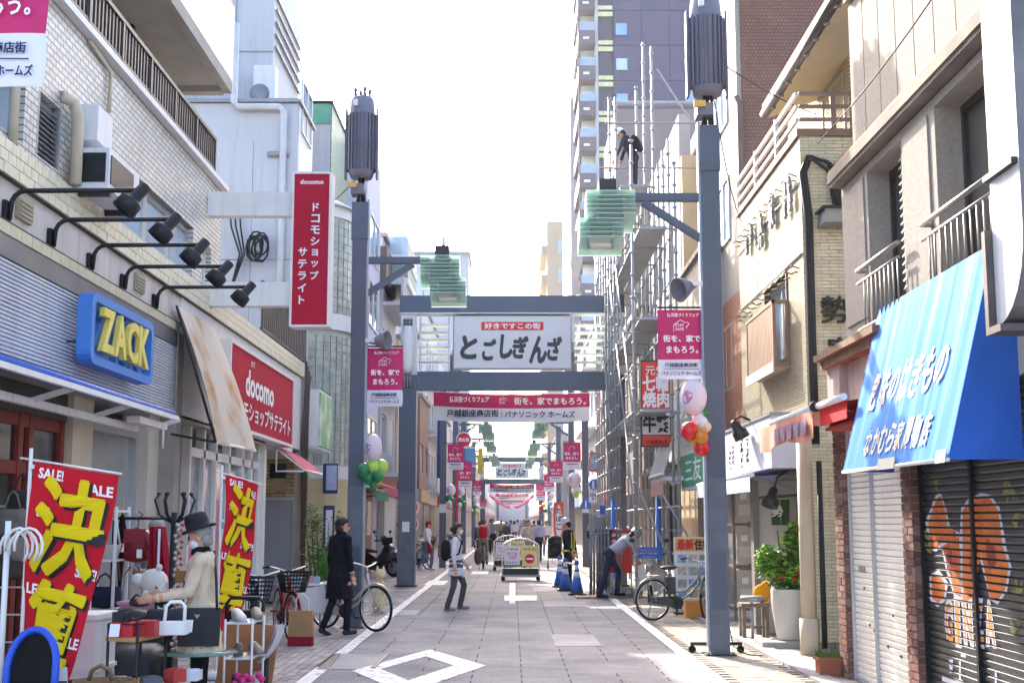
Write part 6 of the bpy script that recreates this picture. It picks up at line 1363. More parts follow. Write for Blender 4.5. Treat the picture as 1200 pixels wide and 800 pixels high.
# ------------------------------------------------------------------ signs along the right and left
rb = M('road sign blue', '#2467b8', .4)
def disc(b, c, r, d=.02, n=24, m=0): b.prism([(c[0] + r * math.cos(2 * PI * i / n), c[1], c[2] + r * math.sin(2 * PI * i / n)) for i in range(n)], (0, d, 0), m); return b
rs = thing('road_sign', 'round blue pedestrian road sign with a white plate below it', 'road sign', (2.9, 45.5, 4)); Y = 45.4
c = at(696.5, 567.5, Y=Y); disc(MB(), c, .2).build('sign_disc', rb, rs); p, q = at(690, 588, Y=Y), at(702.5, 575.5, Y=Y); MB().box(p.x, q.x, Y, Y + .02, p.z, q.z).build('lower_plate', bannerwhite, rs)
def figure(b, c, h, Y):
	disc(b, (c[0], Y, c[2] + h * .4), h * .1, .004, 10); b.box(c[0] - h * .1, c[0] + h * .1, Y, Y + .004, c[2] - h * .05, c[2] + h * .28).box(c[0] - h * .1, c[0] - h * .02, Y, Y + .004, c[2] - h * .5, c[2] - h * .06).box(c[0] + h * .02, c[0] + h * .1, Y, Y + .004, c[2] - h * .5, c[2] - h * .06); return b
figure(MB(), (c.x - .04, 0, c.z), .28, Y - .008).build('figure_symbol', whiteink, rs, kind='stuff')
text('lettering', '自転車を\n除く', blackink, rs, ((p.x + q.x) / 2, Y - .006, (p.z + q.z) / 2), XH, ZH, w=(q.x - p.x) * .8, h=(q.z - p.z) * .7, bold=.01); MB().cyl((c.x - .05, Y + .05, c.z), (2.62, Y + .3, c.z), .02, n=6).build('bracket', steel, rs)
cs_ = thing('crossing_sign', 'blue pentagon crossing road sign with a walking figure', 'road sign', (2.6, 45.3, 3.5)); cc = at(686.5, 590, Y=45.3)
MB().prism([(cc.x - .2, 45.3, cc.z - .18), (cc.x + .2, 45.3, cc.z - .18), (cc.x + .2, 45.3, cc.z - .05), (cc.x, 45.3, cc.z + .26), (cc.x - .2, 45.3, cc.z - .05)], (0, .02, 0)).build('sign_plate', rb, cs_); figure(MB(), (cc.x, 0, cc.z - .02), .26, 45.29).build('figure_symbol', whiteink, cs_, kind='stuff')
tb2 = thing('flag_banner', 'white flag banner with a red border lettered in black kana', 'banner', (2.0, 52, 2)); p, q = at(649, 628, Y=52), at(660.5, 588, Y=52)
MB().sheet(lambda u, v: Vector((p.x + (q.x - p.x) * u, 52 + .03 * math.sin(u * 5 + v * 4), p.z + (q.z - p.z) * v)), 6, 8, th=.005).build('red_cloth', rdv, tb2); w_ = q.x - p.x
MB().prism([(p.x + w_ * .5 + w_ * .33 * math.cos(t) * (1 if math.sin(t) < .0 else 1), 51.95, (p.z + q.z) / 2 - .12 + (q.z - p.z) * .5 * math.sin(t)) for t in [2 * PI * i / 24 for i in range(24)]], (0, .004, 0)).build('white_shape', bannerwhite, tb2)
for ch, k in zip('たばこ', (0, 1, 2)): text('lettering', ch, blackink, tb2, ((p.x + q.x) / 2, 51.945, at(655, 598 + 9.5 * k, Y=52).z), XH, ZH, h=.22, bold=.02)
MB().cyl((p.x - .05, 52, 0), (p.x - .05, 52, q.z + .1), .015, n=6).build('pole', white, tb2)
fh = thing('hydrant_sign', 'round red fire hydrant sign with white characters on the left', 'sign', (-2, 52, 4)); c = at(543.5, 515, Y=52); disc(MB(), c, .28).build('sign_disc', red, fh); disc(MB(), (c.x, 52.022, c.z), .32).build('rim', bannerwhite, fh); text('lettering', '消火栓', whiteink, fh, (c.x, 51.99, c.z), XH, ZH, w=.46, h=.17, bold=.02); MB().cyl((c.x - .3, 52.08, 0), (c.x - .3, 52.08, c.z), .04, n=8).cyl((c.x - .3, 52.08, c.z), (c.x, 52.08, c.z), .03, n=6).build('post', red, fh)
for k, (px, py, r_, lb) in enumerate(((474, 594, .24, 'round red shop lantern sign, upper of two beside the gate post'), (473.5, 614, .24, 'round red and white shop sign, lower of two beside the gate post'))):
	t = thing('round_sign', lb, 'sign', (0, 36, 2)); Y = 37; c = at(px + 7, py, Y=Y); t.location = c; disc(MB(), c, .21).build('sign_disc', M('coral red', '#c2483a', .6), t); disc(MB(), (c.x, Y + .022, c.z), .25).build('rim', bannerwhite, t); MB().cyl((c.x - .4, Y + .05, c.z), (c.x, Y + .05, c.z), .02, n=6).build('bracket', dark, t)
vb = thing('vertical_banner', 'tall navy vertical shop banner on the left row past the gate', 'banner', (-3.3, 46, 4)); p, q = at(512, 560, Y=47), at(522, 470, Y=47); MB().box(p.x, q.x, 47, 47.04, p.z, q.z).build('cloth', M('navy cloth', '#39447e', .8), vb)
ys_ = thing('vertical_sign', 'yellow vertical shop sign hung high on the left row', 'sign', (-3, 60, 4)); p, q = at(560, 555, Y=66), at(566, 525, Y=66); MB().box(p.x, q.x, 66, 66.15, p.z, q.z).build('sign_box', M('mustard sign', '#bfae3a', .5), ys_); MB().box(p.x - .8, p.x, 66.05, 66.1, q.z - .2, q.z - .1).build('bracket', grey, ys_)
bs = thing('vertical_sign', 'blue vertical shop sign with a white frame on the left row', 'sign', (-3, 57, 4)); p, q = at(545, 545, Y=57), at(556, 525, Y=57); MB().box(p.x, q.x, 57, 57.15, p.z, q.z).build('sign_box', M('sign sky blue', '#5c94c8', .5), bs); MB().box(p.x - .05, q.x + .05, 57.02, 57.12, p.z - .06, p.z - .001).box(p.x - .05, q.x + .05, 57.02, 57.12, q.z + .001, q.z + .06).build('sign_frame', white, bs, kind='stuff')
lb_ = thing('light_box_sign', 'small framed picture sign slanting out before the timber building', 'sign', (3.2, 44, 4.5)); p, q = at(690, 553, Y=42), at(707, 530, Y=42)
MB().rbox(Matrix.Translation(((p.x + q.x) / 2, 42, (p.z + q.z) / 2)) @ Matrix.Rotation(R(8), 4, 'Y'), q.x - p.x, .12, q.z - p.z).build('sign_frame', M('orange wood', '#a9603a', .5), lb_); MB().rbox(Matrix.Translation(((p.x + q.x) / 2, 41.93, (p.z + q.z) / 2)) @ Matrix.Rotation(R(8), 4, 'Y'), (q.x - p.x) * .8, .02, (q.z - p.z) * .8).build('sign_face', M('picture blue', '#7f93aa', .4, var=.4, scale=5), lb_)
# ------------------------------------------------------------------ bicycles, scooters, carts
def place(t, x, y, head, z=.008): t.location = (x, y, z); t.rotation_euler = (0, 0, R(head)); return t
def bicycle(label, x, y, head, col='#9a9a98', basket=None, ebike=False, steer=0, group=None, wh=.33, far=False, carrier=True):
	t = thing('bicycle', label, 'bicycle', (0, 0, 0), group); fm = M('bike ' + col, col, .35, .4, var=.03); n = 20 if far else 36; wb = 1.06
	rot = Matrix.Translation((wb / 2 - .06, 0, 0)) @ Matrix.Rotation(R(steer), 4, 'Z') @ Matrix.Translation((-(wb / 2 - .06), 0, 0))
	for cx, sr in ((-wb / 2, Matrix.Identity(4)), (wb / 2, rot)):
		ring = lambda r: [(cx + r * math.cos(2 * PI * i / n), 0, wh + .008 + r * math.sin(2 * PI * i / n)) for i in range(n)]
		w = MB().tube(ring(wh - .035), .01, 5, closed=True).cyl((cx, -.035, wh + .008), (cx, .035, wh + .008), .025, n=8).xf(sr).build('wheel', chrome, t)
		MB().tube(ring(wh - .012), .018, 6, closed=True).xf(sr).build('tyre', tyre, w)
		if not far:
			sp = MB()
			for i in range(20):
				a = 2 * PI * i / 20; sp.cyl((cx + .02 * math.cos(a + .6), .02 * (-1) ** i, wh + .008 + .02 * math.sin(a + .6)), (cx + (wh - .04) * math.cos(a), 0, wh + .008 + (wh - .04) * math.sin(a)), .0028, n=4)
			sp.xf(sr).build('spokes', steel, w, kind='stuff')
		r = wh + .025; a0, a1 = (35, 190) if cx < 0 else (10, 165)
		MB().tube([(cx + r * math.cos(R(a0 + (a1 - a0) * i / 12)), 0, wh + .008 + r * math.sin(R(a0 + (a1 - a0) * i / 12))) for i in range(13)], .014, 5).xf(sr).build('mudguard', fm if col != '#9a9a98' else steel, t)
	bb = (-.08, 0, .28); st = (-.2, 0, .72); hd = (.36, 0, .76); h2 = (.4, 0, .6)
	f = MB().cyl(bb, st, .018, n=8).tube([h2, (.2, 0, .42), bb], .021, 8).cyl((.34, 0, .84), (.41, 0, .56), .022, n=8).tube([(.37, 0, .68), (.1, 0, .46), (-.14, 0, .46)], .019, 8)
	for s in (-1, 1): f.cyl(bb, (-wb / 2, s * .05, wh), .011, n=6).cyl((-.185, 0, .66), (-wb / 2, s * .05, wh), .01, n=6)
	f.build('frame', fm, t)
	fk = MB()
	for s in (-1, 1): fk.tube([(.405, 0, .58), (.42, s * .045, .52), (wb / 2, s * .045, wh)], .012, 6)
	fk.xf(rot).build('fork', fm, t)
	MB().cyl(st, (-.225, 0, .82), .014, n=8).build('seat_post', chrome, t)
	MB().ball((-.25, 0, .85), .13, .08, .035, 14, 8).ball((-.15, 0, .855), .1, .035, .028, 12, 7).build('saddle', M('saddle', '#2c2926', .6), t)
	MB().tube([(.22, .29, .99), (.3, .25, 1.0), (.35, .1, .96), (.335, 0, .93), (.35, -.1, .96), (.3, -.25, 1.0), (.22, -.29, .99)], .012, 7).cyl((.345, 0, .82), (.335, 0, .95), .014, n=7).xf(rot).build('handlebar', chrome, t)
	for s in (-1, 1): MB().cyl((.3, s * .255, 1.0), (.17, s * .3, .985), .018, n=8).xf(rot).build('grip', black, t)
	MB().cyl((-.08, -.06, .28), (-.08, .06, .28), .1, n=16).build('crank', dark, t)
	for s in (-1, 1): MB().cyl((-.08, s * .07, .28), (-.08 + s * .12, s * .08, .28 - s * .1), .012, n=6).cbox(-.08 + s * .12, s * .12, .27 - s * .1, .09, .07, .02).build('pedal', dark, t)
	MB().prism([(-wb / 2 - .05, -.055, wh - .04), (-wb / 2 - .05, -.055, wh + .05), (-.1, -.055, .4), (.03, -.055, .3), (-.06, -.055, .18), (-.2, -.055, .22)], (0, .02, 0)).build('chain_case', M('dark chain case', '#3a3835', .4) if ebike else fm, t)
	if ebike: MB().box(-.27, -.12, -.05, .05, .42, .7).xf(Matrix.Rotation(0, 4, 'Y')).build('battery', M('battery grey', '#38363a', .5), t)
	if carrier:
		c = MB()
		for s in (-1, 1): c.tube([(-.26, s * .05, .73), (-.62, s * .06, .73), (-wb / 2, s * .06, wh)], .008, 5)
		c.cyl((-.62, -.06, .73), (-.62, .06, .73), .008, n=5).cyl((-.45, -.06, .73), (-.45, .06, .73), .008, n=5); c.build('carrier', steel, t)
	MB().tube([(-wb / 2, .05, wh), (-wb / 2 - .02, .16, .01), (-wb / 2 + .05, .16, .005)], .009, 5).build('kick_stand', steel, t)
	if basket:
		b = MB(); bm = M('basket ' + basket, basket, .7); x0, x1, w0, w1, z0, z1 = .42, .72, .13, .19, .68, .94
		for k in range(6):
			u = k / 5; ww = w0 + (w1 - w0) * u; zz = z0 + (z1 - z0) * u; xa = x0 - .0; xb = x1 - .06 * (1 - u); b.tube([(xa, -ww, zz), (xb, -ww, zz), (xb, ww, zz), (xa, ww, zz)], .006 if k < 5 else .012, 4, closed=True)
		for k in range(9):
			u = -1 + 2 * k / 8; b.cyl((x0, w0 * u, z0), (x0, w1 * u, z1), .005, n=4).cyl((x1 - .06, w0 * u, z0), (x1, w1 * u, z1), .005, n=4)
		for k in range(1, 8):
			v = k / 8
			for s in (-1, 1): b.cyl((x0 + (x1 - .06 - x0) * v, s * w0, z0), (x0 + (x1 - x0) * v, s * w1, z1), .005, n=4)
		b.box(x0, x1 - .06, -w0, w0, z0 - .01, z0); b.xf(rot).build('basket', bm, t)
	return place(t, x, y, head)
bicycle('grey electric bicycle parked against the right lamp post and poster board', 2.78, 21.5, 26, '#8a8a86', ebike=True, steer=42)
bicycle('silver sports bicycle leaning by the left lamp post behind the black coat', -2.42, 19.5, -38, '#bdbdb6', steer=0, carrier=False)
bicycle('red city bicycle with a black basket parked by the alcove door', -3.12, 17.9, -70, '#a8241f', basket='#1b1b20', steer=8)
bicycle('dark bicycle with a blue basket parked in front of the red one', -3.2, 16.2, -74, '#22262e', basket='#20273c', steer=-6)
for k, (px, py, h, c) in enumerate(((505, 668, 60, '#6f7276'), (512, 666, 75, '#3b3d42'), (509, 657, 68, '#8b8d90'), (530, 655, 80, '#4a3f3c'), (536, 648, 85, '#777a7f'))):
	p = at(px, py, Z=0); bicycle(['grey bicycle parked by the shop of the red apron staff', 'black bicycle parked beside the plain left post', 'silver bicycle parked farther in behind the plain left post', 'brown bicycle parked past the plain left post', 'small grey bicycle farthest along the left shops'][k], p.x - .4, p.y, h, c, basket='#2a2a2e' if k % 2 == 0 else None, far=True, group='bicycles parked along the left shops')
# big scooter on the left
def loft(b, secs, n=14, m=0):
	"""Sections (x, cy, z, half width, half height), joined along x."""
	vs = []
	for (x, cy, z, w, h) in secs:
		for j in range(n): t = 2 * PI * j / n; cw, sh_ = math.cos(t), math.sin(t); vs.append((x, cy + w * math.copysign(abs(cw) ** .75, cw), z + h * math.copysign(abs(sh_) ** .75, sh_)))
	k = len(secs); b.add(vs, [(i * n + j, (i + 1) * n + j, (i + 1) * n + (j + 1) % n, i * n + (j + 1) % n) for i in range(k - 1) for j in range(n)] + [tuple(range(n)), tuple((k - 1) * n + j for j in range(n))[::-1]], m, True); return b
sc = thing('motor_scooter', 'big black motor scooter parked between the lamp post and the gate post', 'scooter'); bl_ = M('gloss black paint', '#1b1d24', .22, var=.05, spec=.7)
for cx, r in ((-.68, .27), (.68, .28)):
	w = MB().cyl((cx, -.05, r), (cx, .05, r), r * .62, n=20).build('wheel', grey, sc); MB().tube([(cx + (r - .06) * math.cos(2 * PI * i / 24), 0, r + (r - .06) * math.sin(2 * PI * i / 24)) for i in range(24)], .06, 8, closed=True).build('tyre', tyre, w)
loft(MB(), [(-1.0, 0, .64, .05, .05), (-.8, 0, .6, .16, .16), (-.5, 0, .52, .2, .24), (-.15, 0, .42, .2, .22), (.1, 0, .36, .19, .18), (.3, 0, .46, .2, .26), (.42, 0, .6, .21, .34), (.55, 0, .68, .18, .3), (.78, 0, .66, .08, .12)], 16).build('body', bl_, sc)
loft(MB(), [(-.95, 0, .78, .1, .03), (-.7, 0, .8, .16, .06), (-.35, 0, .76, .17, .06), (-.1, 0, .74, .12, .05), (.05, 0, .72, .06, .03)]).build('seat', black, sc)
MB().sheet(lambda u, v: Vector((.5 - .2 * v, -.16 + .32 * u, .86 + .34 * v - .25 * (u - .5) ** 2)), 8, 6, th=.01).build('windscreen', darkglass, sc)
MB().tube([(.22, .36, 1.04), (.3, .2, 1.05), (.36, 0, 1.0), (.3, -.2, 1.05), (.22, -.36, 1.04)], .02, 7).build('handlebar', black, sc)
for s in (-1, 1): MB().cyl((.3, s * .3, 1.05), (.26, s * .36, 1.25), .01, n=5).ball((.25, s * .38, 1.3), .03, .08, .05, 10, 6).build('mirror', black, sc); MB().cyl((.6, s * .08, .7), (.68, s * .08, .28), .03, n=8).build('fork_leg', dark, sc)
MB().box(.4, .48, -.2, .2, .92, 1.14).build('covered_bag', blackcloth, sc); MB().ball((.76, 0, .74), .04, .1, .06, 12, 8).build('headlight', M('headlight', '#c9ced4', .1, spec=1), sc)
p = at(447, 674, Z=0); place(sc, -4.0, p.y - 1, -32)
mo = thing('delivery_moped', 'white delivery moped with a blue crate on its front, parked by the scaffold', 'moped'); mw = M('cream moped plastic', '#c9c6ba', .35)
for cx in (-.6, .6):
	w = MB().cyl((cx, -.03, .28), (cx, .03, .28), .06, n=12).build('wheel', grey, mo); MB().tube([(cx + .24 * math.cos(2 * PI * i / 22), 0, .28 + .24 * math.sin(2 * PI * i / 22)) for i in range(22)], .04, 7, closed=True).build('tyre', tyre, w)
	MB().tube([(cx + .3 * math.cos(R(20 + 14 * i)), 0, .28 + .3 * math.sin(R(20 + 14 * i))) for i in range(11)], .035, 6).build('mudguard', mw, mo)
for s in (-1, 1): MB().sheet(lambda u, v: Vector((.3 - .12 * u, s * (.09 + .2 * u), .22 + .55 * v + .05 * u)), 4, 6, th=.015).build('leg_shield', mw, mo); MB().cyl((.42, s * .07, .75), (.6, s * .07, .28), .022, n=8).build('fork_leg', mw, mo); MB().cyl((.4, s * .05, .86), (.46, s * .34, .98), .014, n=6).build('grip', black, mo); MB().cyl((.42, s * .24, .95), (.4, s * .33, 1.2), .008, n=5).ball((.4, s * .34, 1.23), .02, .06, .045, 10, 6).build('mirror', black, mo); MB().ball((.52, s * .2, .78), .04, .05, .04, 10, 6).build('indicator', M('amber lens', '#c9662a', .3), mo)
loft(MB(), [(-.75, 0, .6, .1, .06), (-.4, 0, .55, .13, .12), (0, 0, .4, .1, .1), (.25, 0, .5, .08, .14), (.42, 0, .75, .09, .12)]).build('body', mw, mo); loft(MB(), [(-.7, 0, .74, .12, .04), (-.3, 0, .76, .13, .05), (0, 0, .72, .08, .03)]).build('seat', black, mo); MB().ball((.52, 0, .8), .07, .09, .09, 14, 9).build('headlight', M('headlight', ''), mo)
cr = MB()
for z in (.92, .99, 1.05): cr.box(.38, .4, -.26, .26, z, z + .045).box(.74, .76, -.26, .26, z, z + .045).box(.4, .74, -.26, -.24, z, z + .045).box(.4, .74, .24, .26, z, z + .045)
for x in (.38, .74):
	for y in (-.26, .22): cr.box(x, x + .02, y, y + .04, .9, 1.1)
cr.box(.38, .76, -.26, .26, .88, .9); cr.build('crate', M('blue crate', '#2f62b8', .5), mo); MB().box(.6, .9, -.1, .1, .86, .88).build('front_rack', steel, mo)
place(mo, 2.78, 26.2, -97)
# road works: cones, bars, pipes, clamps
cone_b = M('cone blue', '#2560b4', .45); cone_w = M('cone white', '#d6dade', .4)
cn = thing('traffic_cone', 'blue and white traffic cone nearest the camera, beside the standing pipes', 'cone', (0, 0, 0), 'blue and white traffic cones at the works')
MB().box(-.19, .19, -.19, .19, 0, .04).build('base', dark, cn)
for nm, z0, z1, mt in (('cone_body', .04, .38, cone_b), ('white_band', .38, .5, cone_w), ('blue_band', .5, .55, cone_b), ('white_band', .55, .64, cone_w), ('cone_tip', .64, .72, cone_b)):
	r = lambda z: .145 - .125 * (z - .04) / .68; MB().lathe([(r(z0), z0), (r(z1), z1)], 18).build(nm, mt, cn)
MB().lathe([(.05, .66), (.055, .7), (.04, .74), (.02, .76)], 12).build('cap', cone_b, cn)
CP = [at(676, 697, Z=0), at(662.5, 692, Z=0), at(656, 688, Z=0)]; cn.location = (CP[0].x, CP[0].y, .01)
dup(cn, (CP[1].x, CP[1].y, .01), label='blue and white traffic cone in the middle of the three'); dup(cn, (CP[2].x, CP[2].y, .01), label='blue and white traffic cone farthest from the camera, in front of the guard')
for a, b, lb in ((0, 1, 'white cone bar linking the nearest cone to the middle one'), (1, 2, 'white cone bar linking the middle cone to the farthest one')): tag(MB().cyl((CP[a].x, CP[a].y, .66), (CP[b].x, CP[b].y, .66), .02, n=8).build('cone_bar', cone_w), lb, 'bar')
pb = thing('pipe_bundle', 'bundle of grey scaffold pipes stood on end beside the cones', 'pipes', (1.9, 28.6, 0)); rnd = random.Random(2)
series(pb, 'pipe', M('dull steel pipe', '#85878a', .45, .6, var=.15), lambda b: b.cyl((0, 0, 0), (.02, .05, 1.75), .024, n=8), [(1.72 + .075 * (i % 6) + rnd.uniform(-.01, .01), 28.35 + .09 * (i // 6) + rnd.uniform(-.02, .02), .02) for i in range(17)])
for z in (.12, .5, .95, 1.35, 1.7): MB().cyl((1.68, 28.33, z), (2.16, 28.33, z), .012, n=6).build('cross_tie', steel, pb)
pw = MB().box(1.35, 2.75, 27.4, 28.2, .012, .035); tag(pw.build('plywood_sheet', M('dusty plywood', '#a98f72', .8)), 'sheet of plywood on the road under the loose clamps', 'board')
cl = MB()
for k in range(170):
	x, y = rnd.uniform(1.95, 2.72), rnd.uniform(27.45, 28.15); z = .04 + rnd.random() * .16 * (1 - abs(x - 2.4) * 1.4); q = Matrix.Translation((x, y, z)) @ Matrix.Rotation(rnd.random() * 3, 4, 'Z') @ Matrix.Rotation(rnd.random() * 3, 4, 'X')
	cl.rbox(q, .1, .05, .05); cl.rbox(q @ Matrix.Translation((.05, .03, .0)), .03, .09, .03)
o = cl.build('scaffold_clamps', steel); o['kind'] = 'stuff'; o['label'] = 'loose heap of shiny scaffold clamps on plywood'
for k in range(2): tag(MB().cyl((1.75 + .1 * k, 27.45 - .05 * k, .05), (2.1 + .1 * k, 27.3, .05), .024, n=8).build('loose_pipe', steel), ['short loose pipe on the road by the nearest cone', 'second short loose pipe beside the heap of clamps'][k], 'pipe')
rbg = thing('red_notice', 'red notice board with white writing behind the bending worker', 'sign', (2.5, 29, 1)); p, q = at(714, 655, Y=29.2), at(740, 620, Y=29.2); MB().box(p.x, q.x, 29.2, 29.24, p.z - .3, q.z).build('board', M('sign red bright', '#cc2d28', .5), rbg); [MB().box(p.x + .06, q.x - .06 - .05 * k, 29.19, 29.199, q.z - .16 - .13 * k, q.z - .09 - .13 * k).build('printed_line', whiteink, rbg) for k in range(4)]; MB().box(p.x, p.x + .03, 29.21, 29.24, 0, p.z - .3).build('leg', grey, rbg); MB().box(q.x - .03, q.x, 29.21, 29.24, 0, p.z - .3).build('leg', grey, rbg)
sb2 = thing('vertical_sign', 'narrow blue vertical sign board behind the pipe bundle', 'sign', (2.6, 32, 1)); p, q = at(703, 640, Y=31.5), at(709, 592, Y=31.5); MB().box(p.x, q.x, 31.5, 31.6, 0, q.z).build('board', M('sign blue 2', '#2b55a8', .5), sb2)
# barrier carts
def cart(label, x, y, s=1):
	t = thing('barrier_cart', label, 'cart', (x, y, 0), 'wheeled road barrier carts with signs'); wt = M('white tube', '#d8d8d6', .4)
	B = lambda a, b, c, d, e, f: (x + a, x + b, y + c, y + d, e, f)
	f = MB().box(*B(-.55, .55, -.3, -.26, .12, .17)).box(*B(-.55, .55, .26, .3, .12, .17)).box(*B(-.55, -.51, -.26, .26, .12, .17)).box(*B(.51, .55, -.26, .26, .12, .17)).box(*B(-.51, .51, -.26, .26, .13, .15)); f.build('base_frame', steel, t)
	for a in (-.48, .48):
		for c in (-.24, .24): MB().cyl((x + a, y + c - .02, .06), (x + a, y + c + .02, .06), .055, n=14).box(x + a - .02, x + a + .02, y + c - .025, y + c + .025, .07, .12).build('caster', tyre, t)
	for c in (-.26, .2): MB().tube([(x - .5, y + c, .15), (x - .5, y + c, .95)] + [(x - .5 + 1.0 * u, y + c, .95 + .2 * math.sin(PI * u) ** .7) for u in (.1, .3, .5, .7, .9)] + [(x + .5, y + c, .95), (x + .5, y + c, .15)], .02, 8).build('hoop', wt, t)
	pbm = MB().box(*B(-.48, .48, -.22, .2, .17, .34)); pbm.build('planter_box', M('dark planter', '#2d2f2d', .6), t)
	lf = MB(); rn = random.Random(6)
	for i in range(420): a, c, e = x + rn.uniform(-.46, .46), y + rn.uniform(-.21, .19), .34 + rn.random() ** 1.5 * .22; q = rn.uniform(0, 6); l_ = .035; lf.add([(a, c, e), (a + l_ * math.cos(q), c + l_ * math.sin(q), e + .02), (a + l_ * 1.3 * math.cos(q + .5), c + l_ * 1.3 * math.sin(q + .5), e + .05)], [(0, 1, 2)])
	lf.build('foliage', M('hedge green', '#3d5a33', .7, var=.35, scale=25), t)
	w1 = MB().box(*B(-.44, -.02, -.29, -.27, .44, .92)).build('white_sign', bannerwhite, t); w2 = MB().box(*B(.04, .46, -.29, -.27, .4, .96)).build('yellow_sign', M('pale yellow board', '#d8cd8e', .5), t)
	text('lettering', '歩行者\n天国', M('pink ink', '#c0407c', .6), w1, (x - .23, y - .295, .68), XH, ZH, w=.3, h=.2); text('lettering', '歩行者用道路', blackink, w1, (x - .23, y - .295, .86), XH, ZH, w=.36, h=.06); text('lettering', '車両通行止', blackink, w1, (x - .23, y - .295, .5), XH, ZH, w=.36, h=.06)
	disc(MB(), (x + .25, y - .3, .6), .13, .008).build('no_entry_disc', red, w2); MB().box(x + .16, x + .34, y - .306, y - .301, .58, .62).build('white_bar', whiteink, w2); text('lettering', '車両進入禁止', blackink, w2, (x + .25, y - .295, .86), XH, ZH, w=.36, h=.07)
	return t
p = at(610, 680, Z=0); cart('road barrier cart nearest, with a no entry sign and small plants', p.x, p.y); p = at(602, 668, Z=0); cart('second road barrier cart just behind the first', p.x - .15, p.y)
# ------------------------------------------------------------------ right pavement: planter, stool, poster board
def leaves(name, parent, blobs, n, size, mat, seed=1):
	b = MB(); rn = random.Random(seed); tot = sum(r[0] * r[1] * r[2] for _, r in blobs)
	for c, r in blobs:
		for _ in range(int(n * r[0] * r[1] * r[2] / tot)):
			d = Vector((rn.gauss(0, 1), rn.gauss(0, 1), rn.gauss(0, 1))).normalized() * (rn.random() ** .45) * (1 + .25 * math.sin(rn.random() * 6)); p = Vector(c) + Vector((d.x * r[0], d.y * r[1], d.z * r[2])); a = rn.uniform(0, 2 * PI); s = size * rn.uniform(.6, 1.3)
			u = Vector((math.cos(a), math.sin(a), rn.uniform(-.5, .3))).normalized(); v = u.cross(Vector((rn.uniform(-.4, .4), rn.uniform(-.4, .4), 1))).normalized(); k = u.cross(v) * s * .12
			b.add([p - u * s * .5, p + v * s * .32 - k, p + u * s * .55, p - v * s * .32 - k, p + u * s * .1], [(0, 3, 4), (3, 2, 4), (2, 1, 4), (1, 0, 4)], rn.choice((0, 0, 1)))
	return b.build(name, mat, parent)
lg = M('leaf bright green', '#9cc64a', .5, var=.25, scale=20); lg2 = M('leaf mid green', '#4f8038', .5, var=.25, scale=20); lg3 = M('leaf dark green', '#2f5230', .5, var=.2, scale=20)
pt = thing('planter', 'tall pale round planter with a leafy shrub and red flowers', 'planter', (3.5, 17, 0)); c = at(927, 756, Z=0); c = Vector((c.x - .05, c.y - .2, 0))
MB().box(c.x - .42, c.x + .34, c.y - .3, c.y + .3, .013, .09).build('base_slab', concrete, pt)
MB().lathe([(.15, .09), (.17, .12), (.225, .5), (.235, .72), (.225, .745), (.205, .745), (.2, .7), (.0, .69)], 28, (c.x, c.y, 0)).build('pot', M('pale stone pot', '#c9c3ba', .6, var=.06, bump=.15), pt)
for k, (dx, dy, h) in enumerate(((-.08, 0, 1.5), (.03, .05, 1.75), (.1, -.04, 1.45), (-.02, -.08, 1.3))): MB().tube([(c.x + dx * .6, c.y + dy, .69), (c.x + dx, c.y + dy, 1.0), (c.x + dx * 1.6, c.y + dy * 1.4, h)], [.018, .015, .008], 6).build('stem', M('brown stem', '#5b4634', .8), pt)
A2 = lambda px, py: at(px, py, Y=c.y)
leaves('crown', pt, [(A2(902, 655), (.17, .18, .17)), (A2(918, 668), (.2, .2, .2)), (A2(931, 640), (.16, .17, .22)), (A2(898, 668), (.12, .15, .12)), (A2(928, 680), (.2, .2, .16)), (A2(937, 658), (.14, .15, .2)), (A2(929, 622), (.07, .08, .12))], 3400, .095, [lg, lg2], 4)
leaves('low_foliage', pt, [((c.x, c.y, .8), (.22, .22, .07))], 260, .08, [lg3, lg2], 5)
fl = MB(); rn = random.Random(12)
for k in range(16): fl.ball((c.x + rn.uniform(-.16, .12), c.y + rn.uniform(-.2, .05), .9 + rn.uniform(-.04, .07)), .028, nu=6, nv=4)
fl.build('red_flowers', M('red petals', '#c01c34', .6), pt, kind='stuff')
so_ = thing('stool', 'worn grey wooden stool by the shop entrance', 'stool', (3.2, 18.2, 0)); p = at(884, 748, Z=0); X, Y = p.x, p.y; wg = M('worn grey wood', '#7d7266', .8, var=.2, scale=12)
MB().box(X - .2, X + .2, Y - .16, Y + .16, .44, .49).build('seat', wg, so_)
for a in (-.16, .16):
	for b in (-.12, .12): MB().box(X + a - .025, X + a + .025, Y + b - .025, Y + b + .025, .0, .439).build('leg', wg, so_)
MB().box(X - .13, X + .13, Y - .14, Y - .12, .15, .19).build('stretcher', wg, so_)
ybg = thing('yellow_bag', 'bright yellow plush bag lying on the grey stool', 'bag', (X + .12, Y, .49)); b = MB().ball((X + .12, Y, .62), .12, .1, .13, 14, 9).ball((X + .18, Y - .02, .73), .07, .07, .06, 12, 8).ball((X + .04, Y - .03, .55), .06, .07, .05, 10, 7); b.build('plush', M('yellow plush', '#e09a17', .9), ybg)
tr = MB().lathe([(.0, .53), (.155, .53), (.16, .55), (.16, .585), (.15, .6), (.0, .6)], 22, (X - .08, Y - .32, 0)).cyl((X - .08, Y - .32, 0), (X - .08, Y - .32, .53), .02, n=8).lathe([(.12, .012), (.12, .03), (.02, .04)], 16, (X - .08, Y - .32, 0)); tag(tr.build('round_stand', grey), 'small round grey topped stand beside the stool', 'stand')
dm = at(891, 754, Z=0); tag(MB().box(dm.x - .2, dm.x + .28, dm.y - .5, dm.y + .4, .014, .026).build('door_mat', M('grey mat', '#8f9296', .9, var=.25, scale=12)), 'grey patterned mat on the cement before the entrance', 'mat')
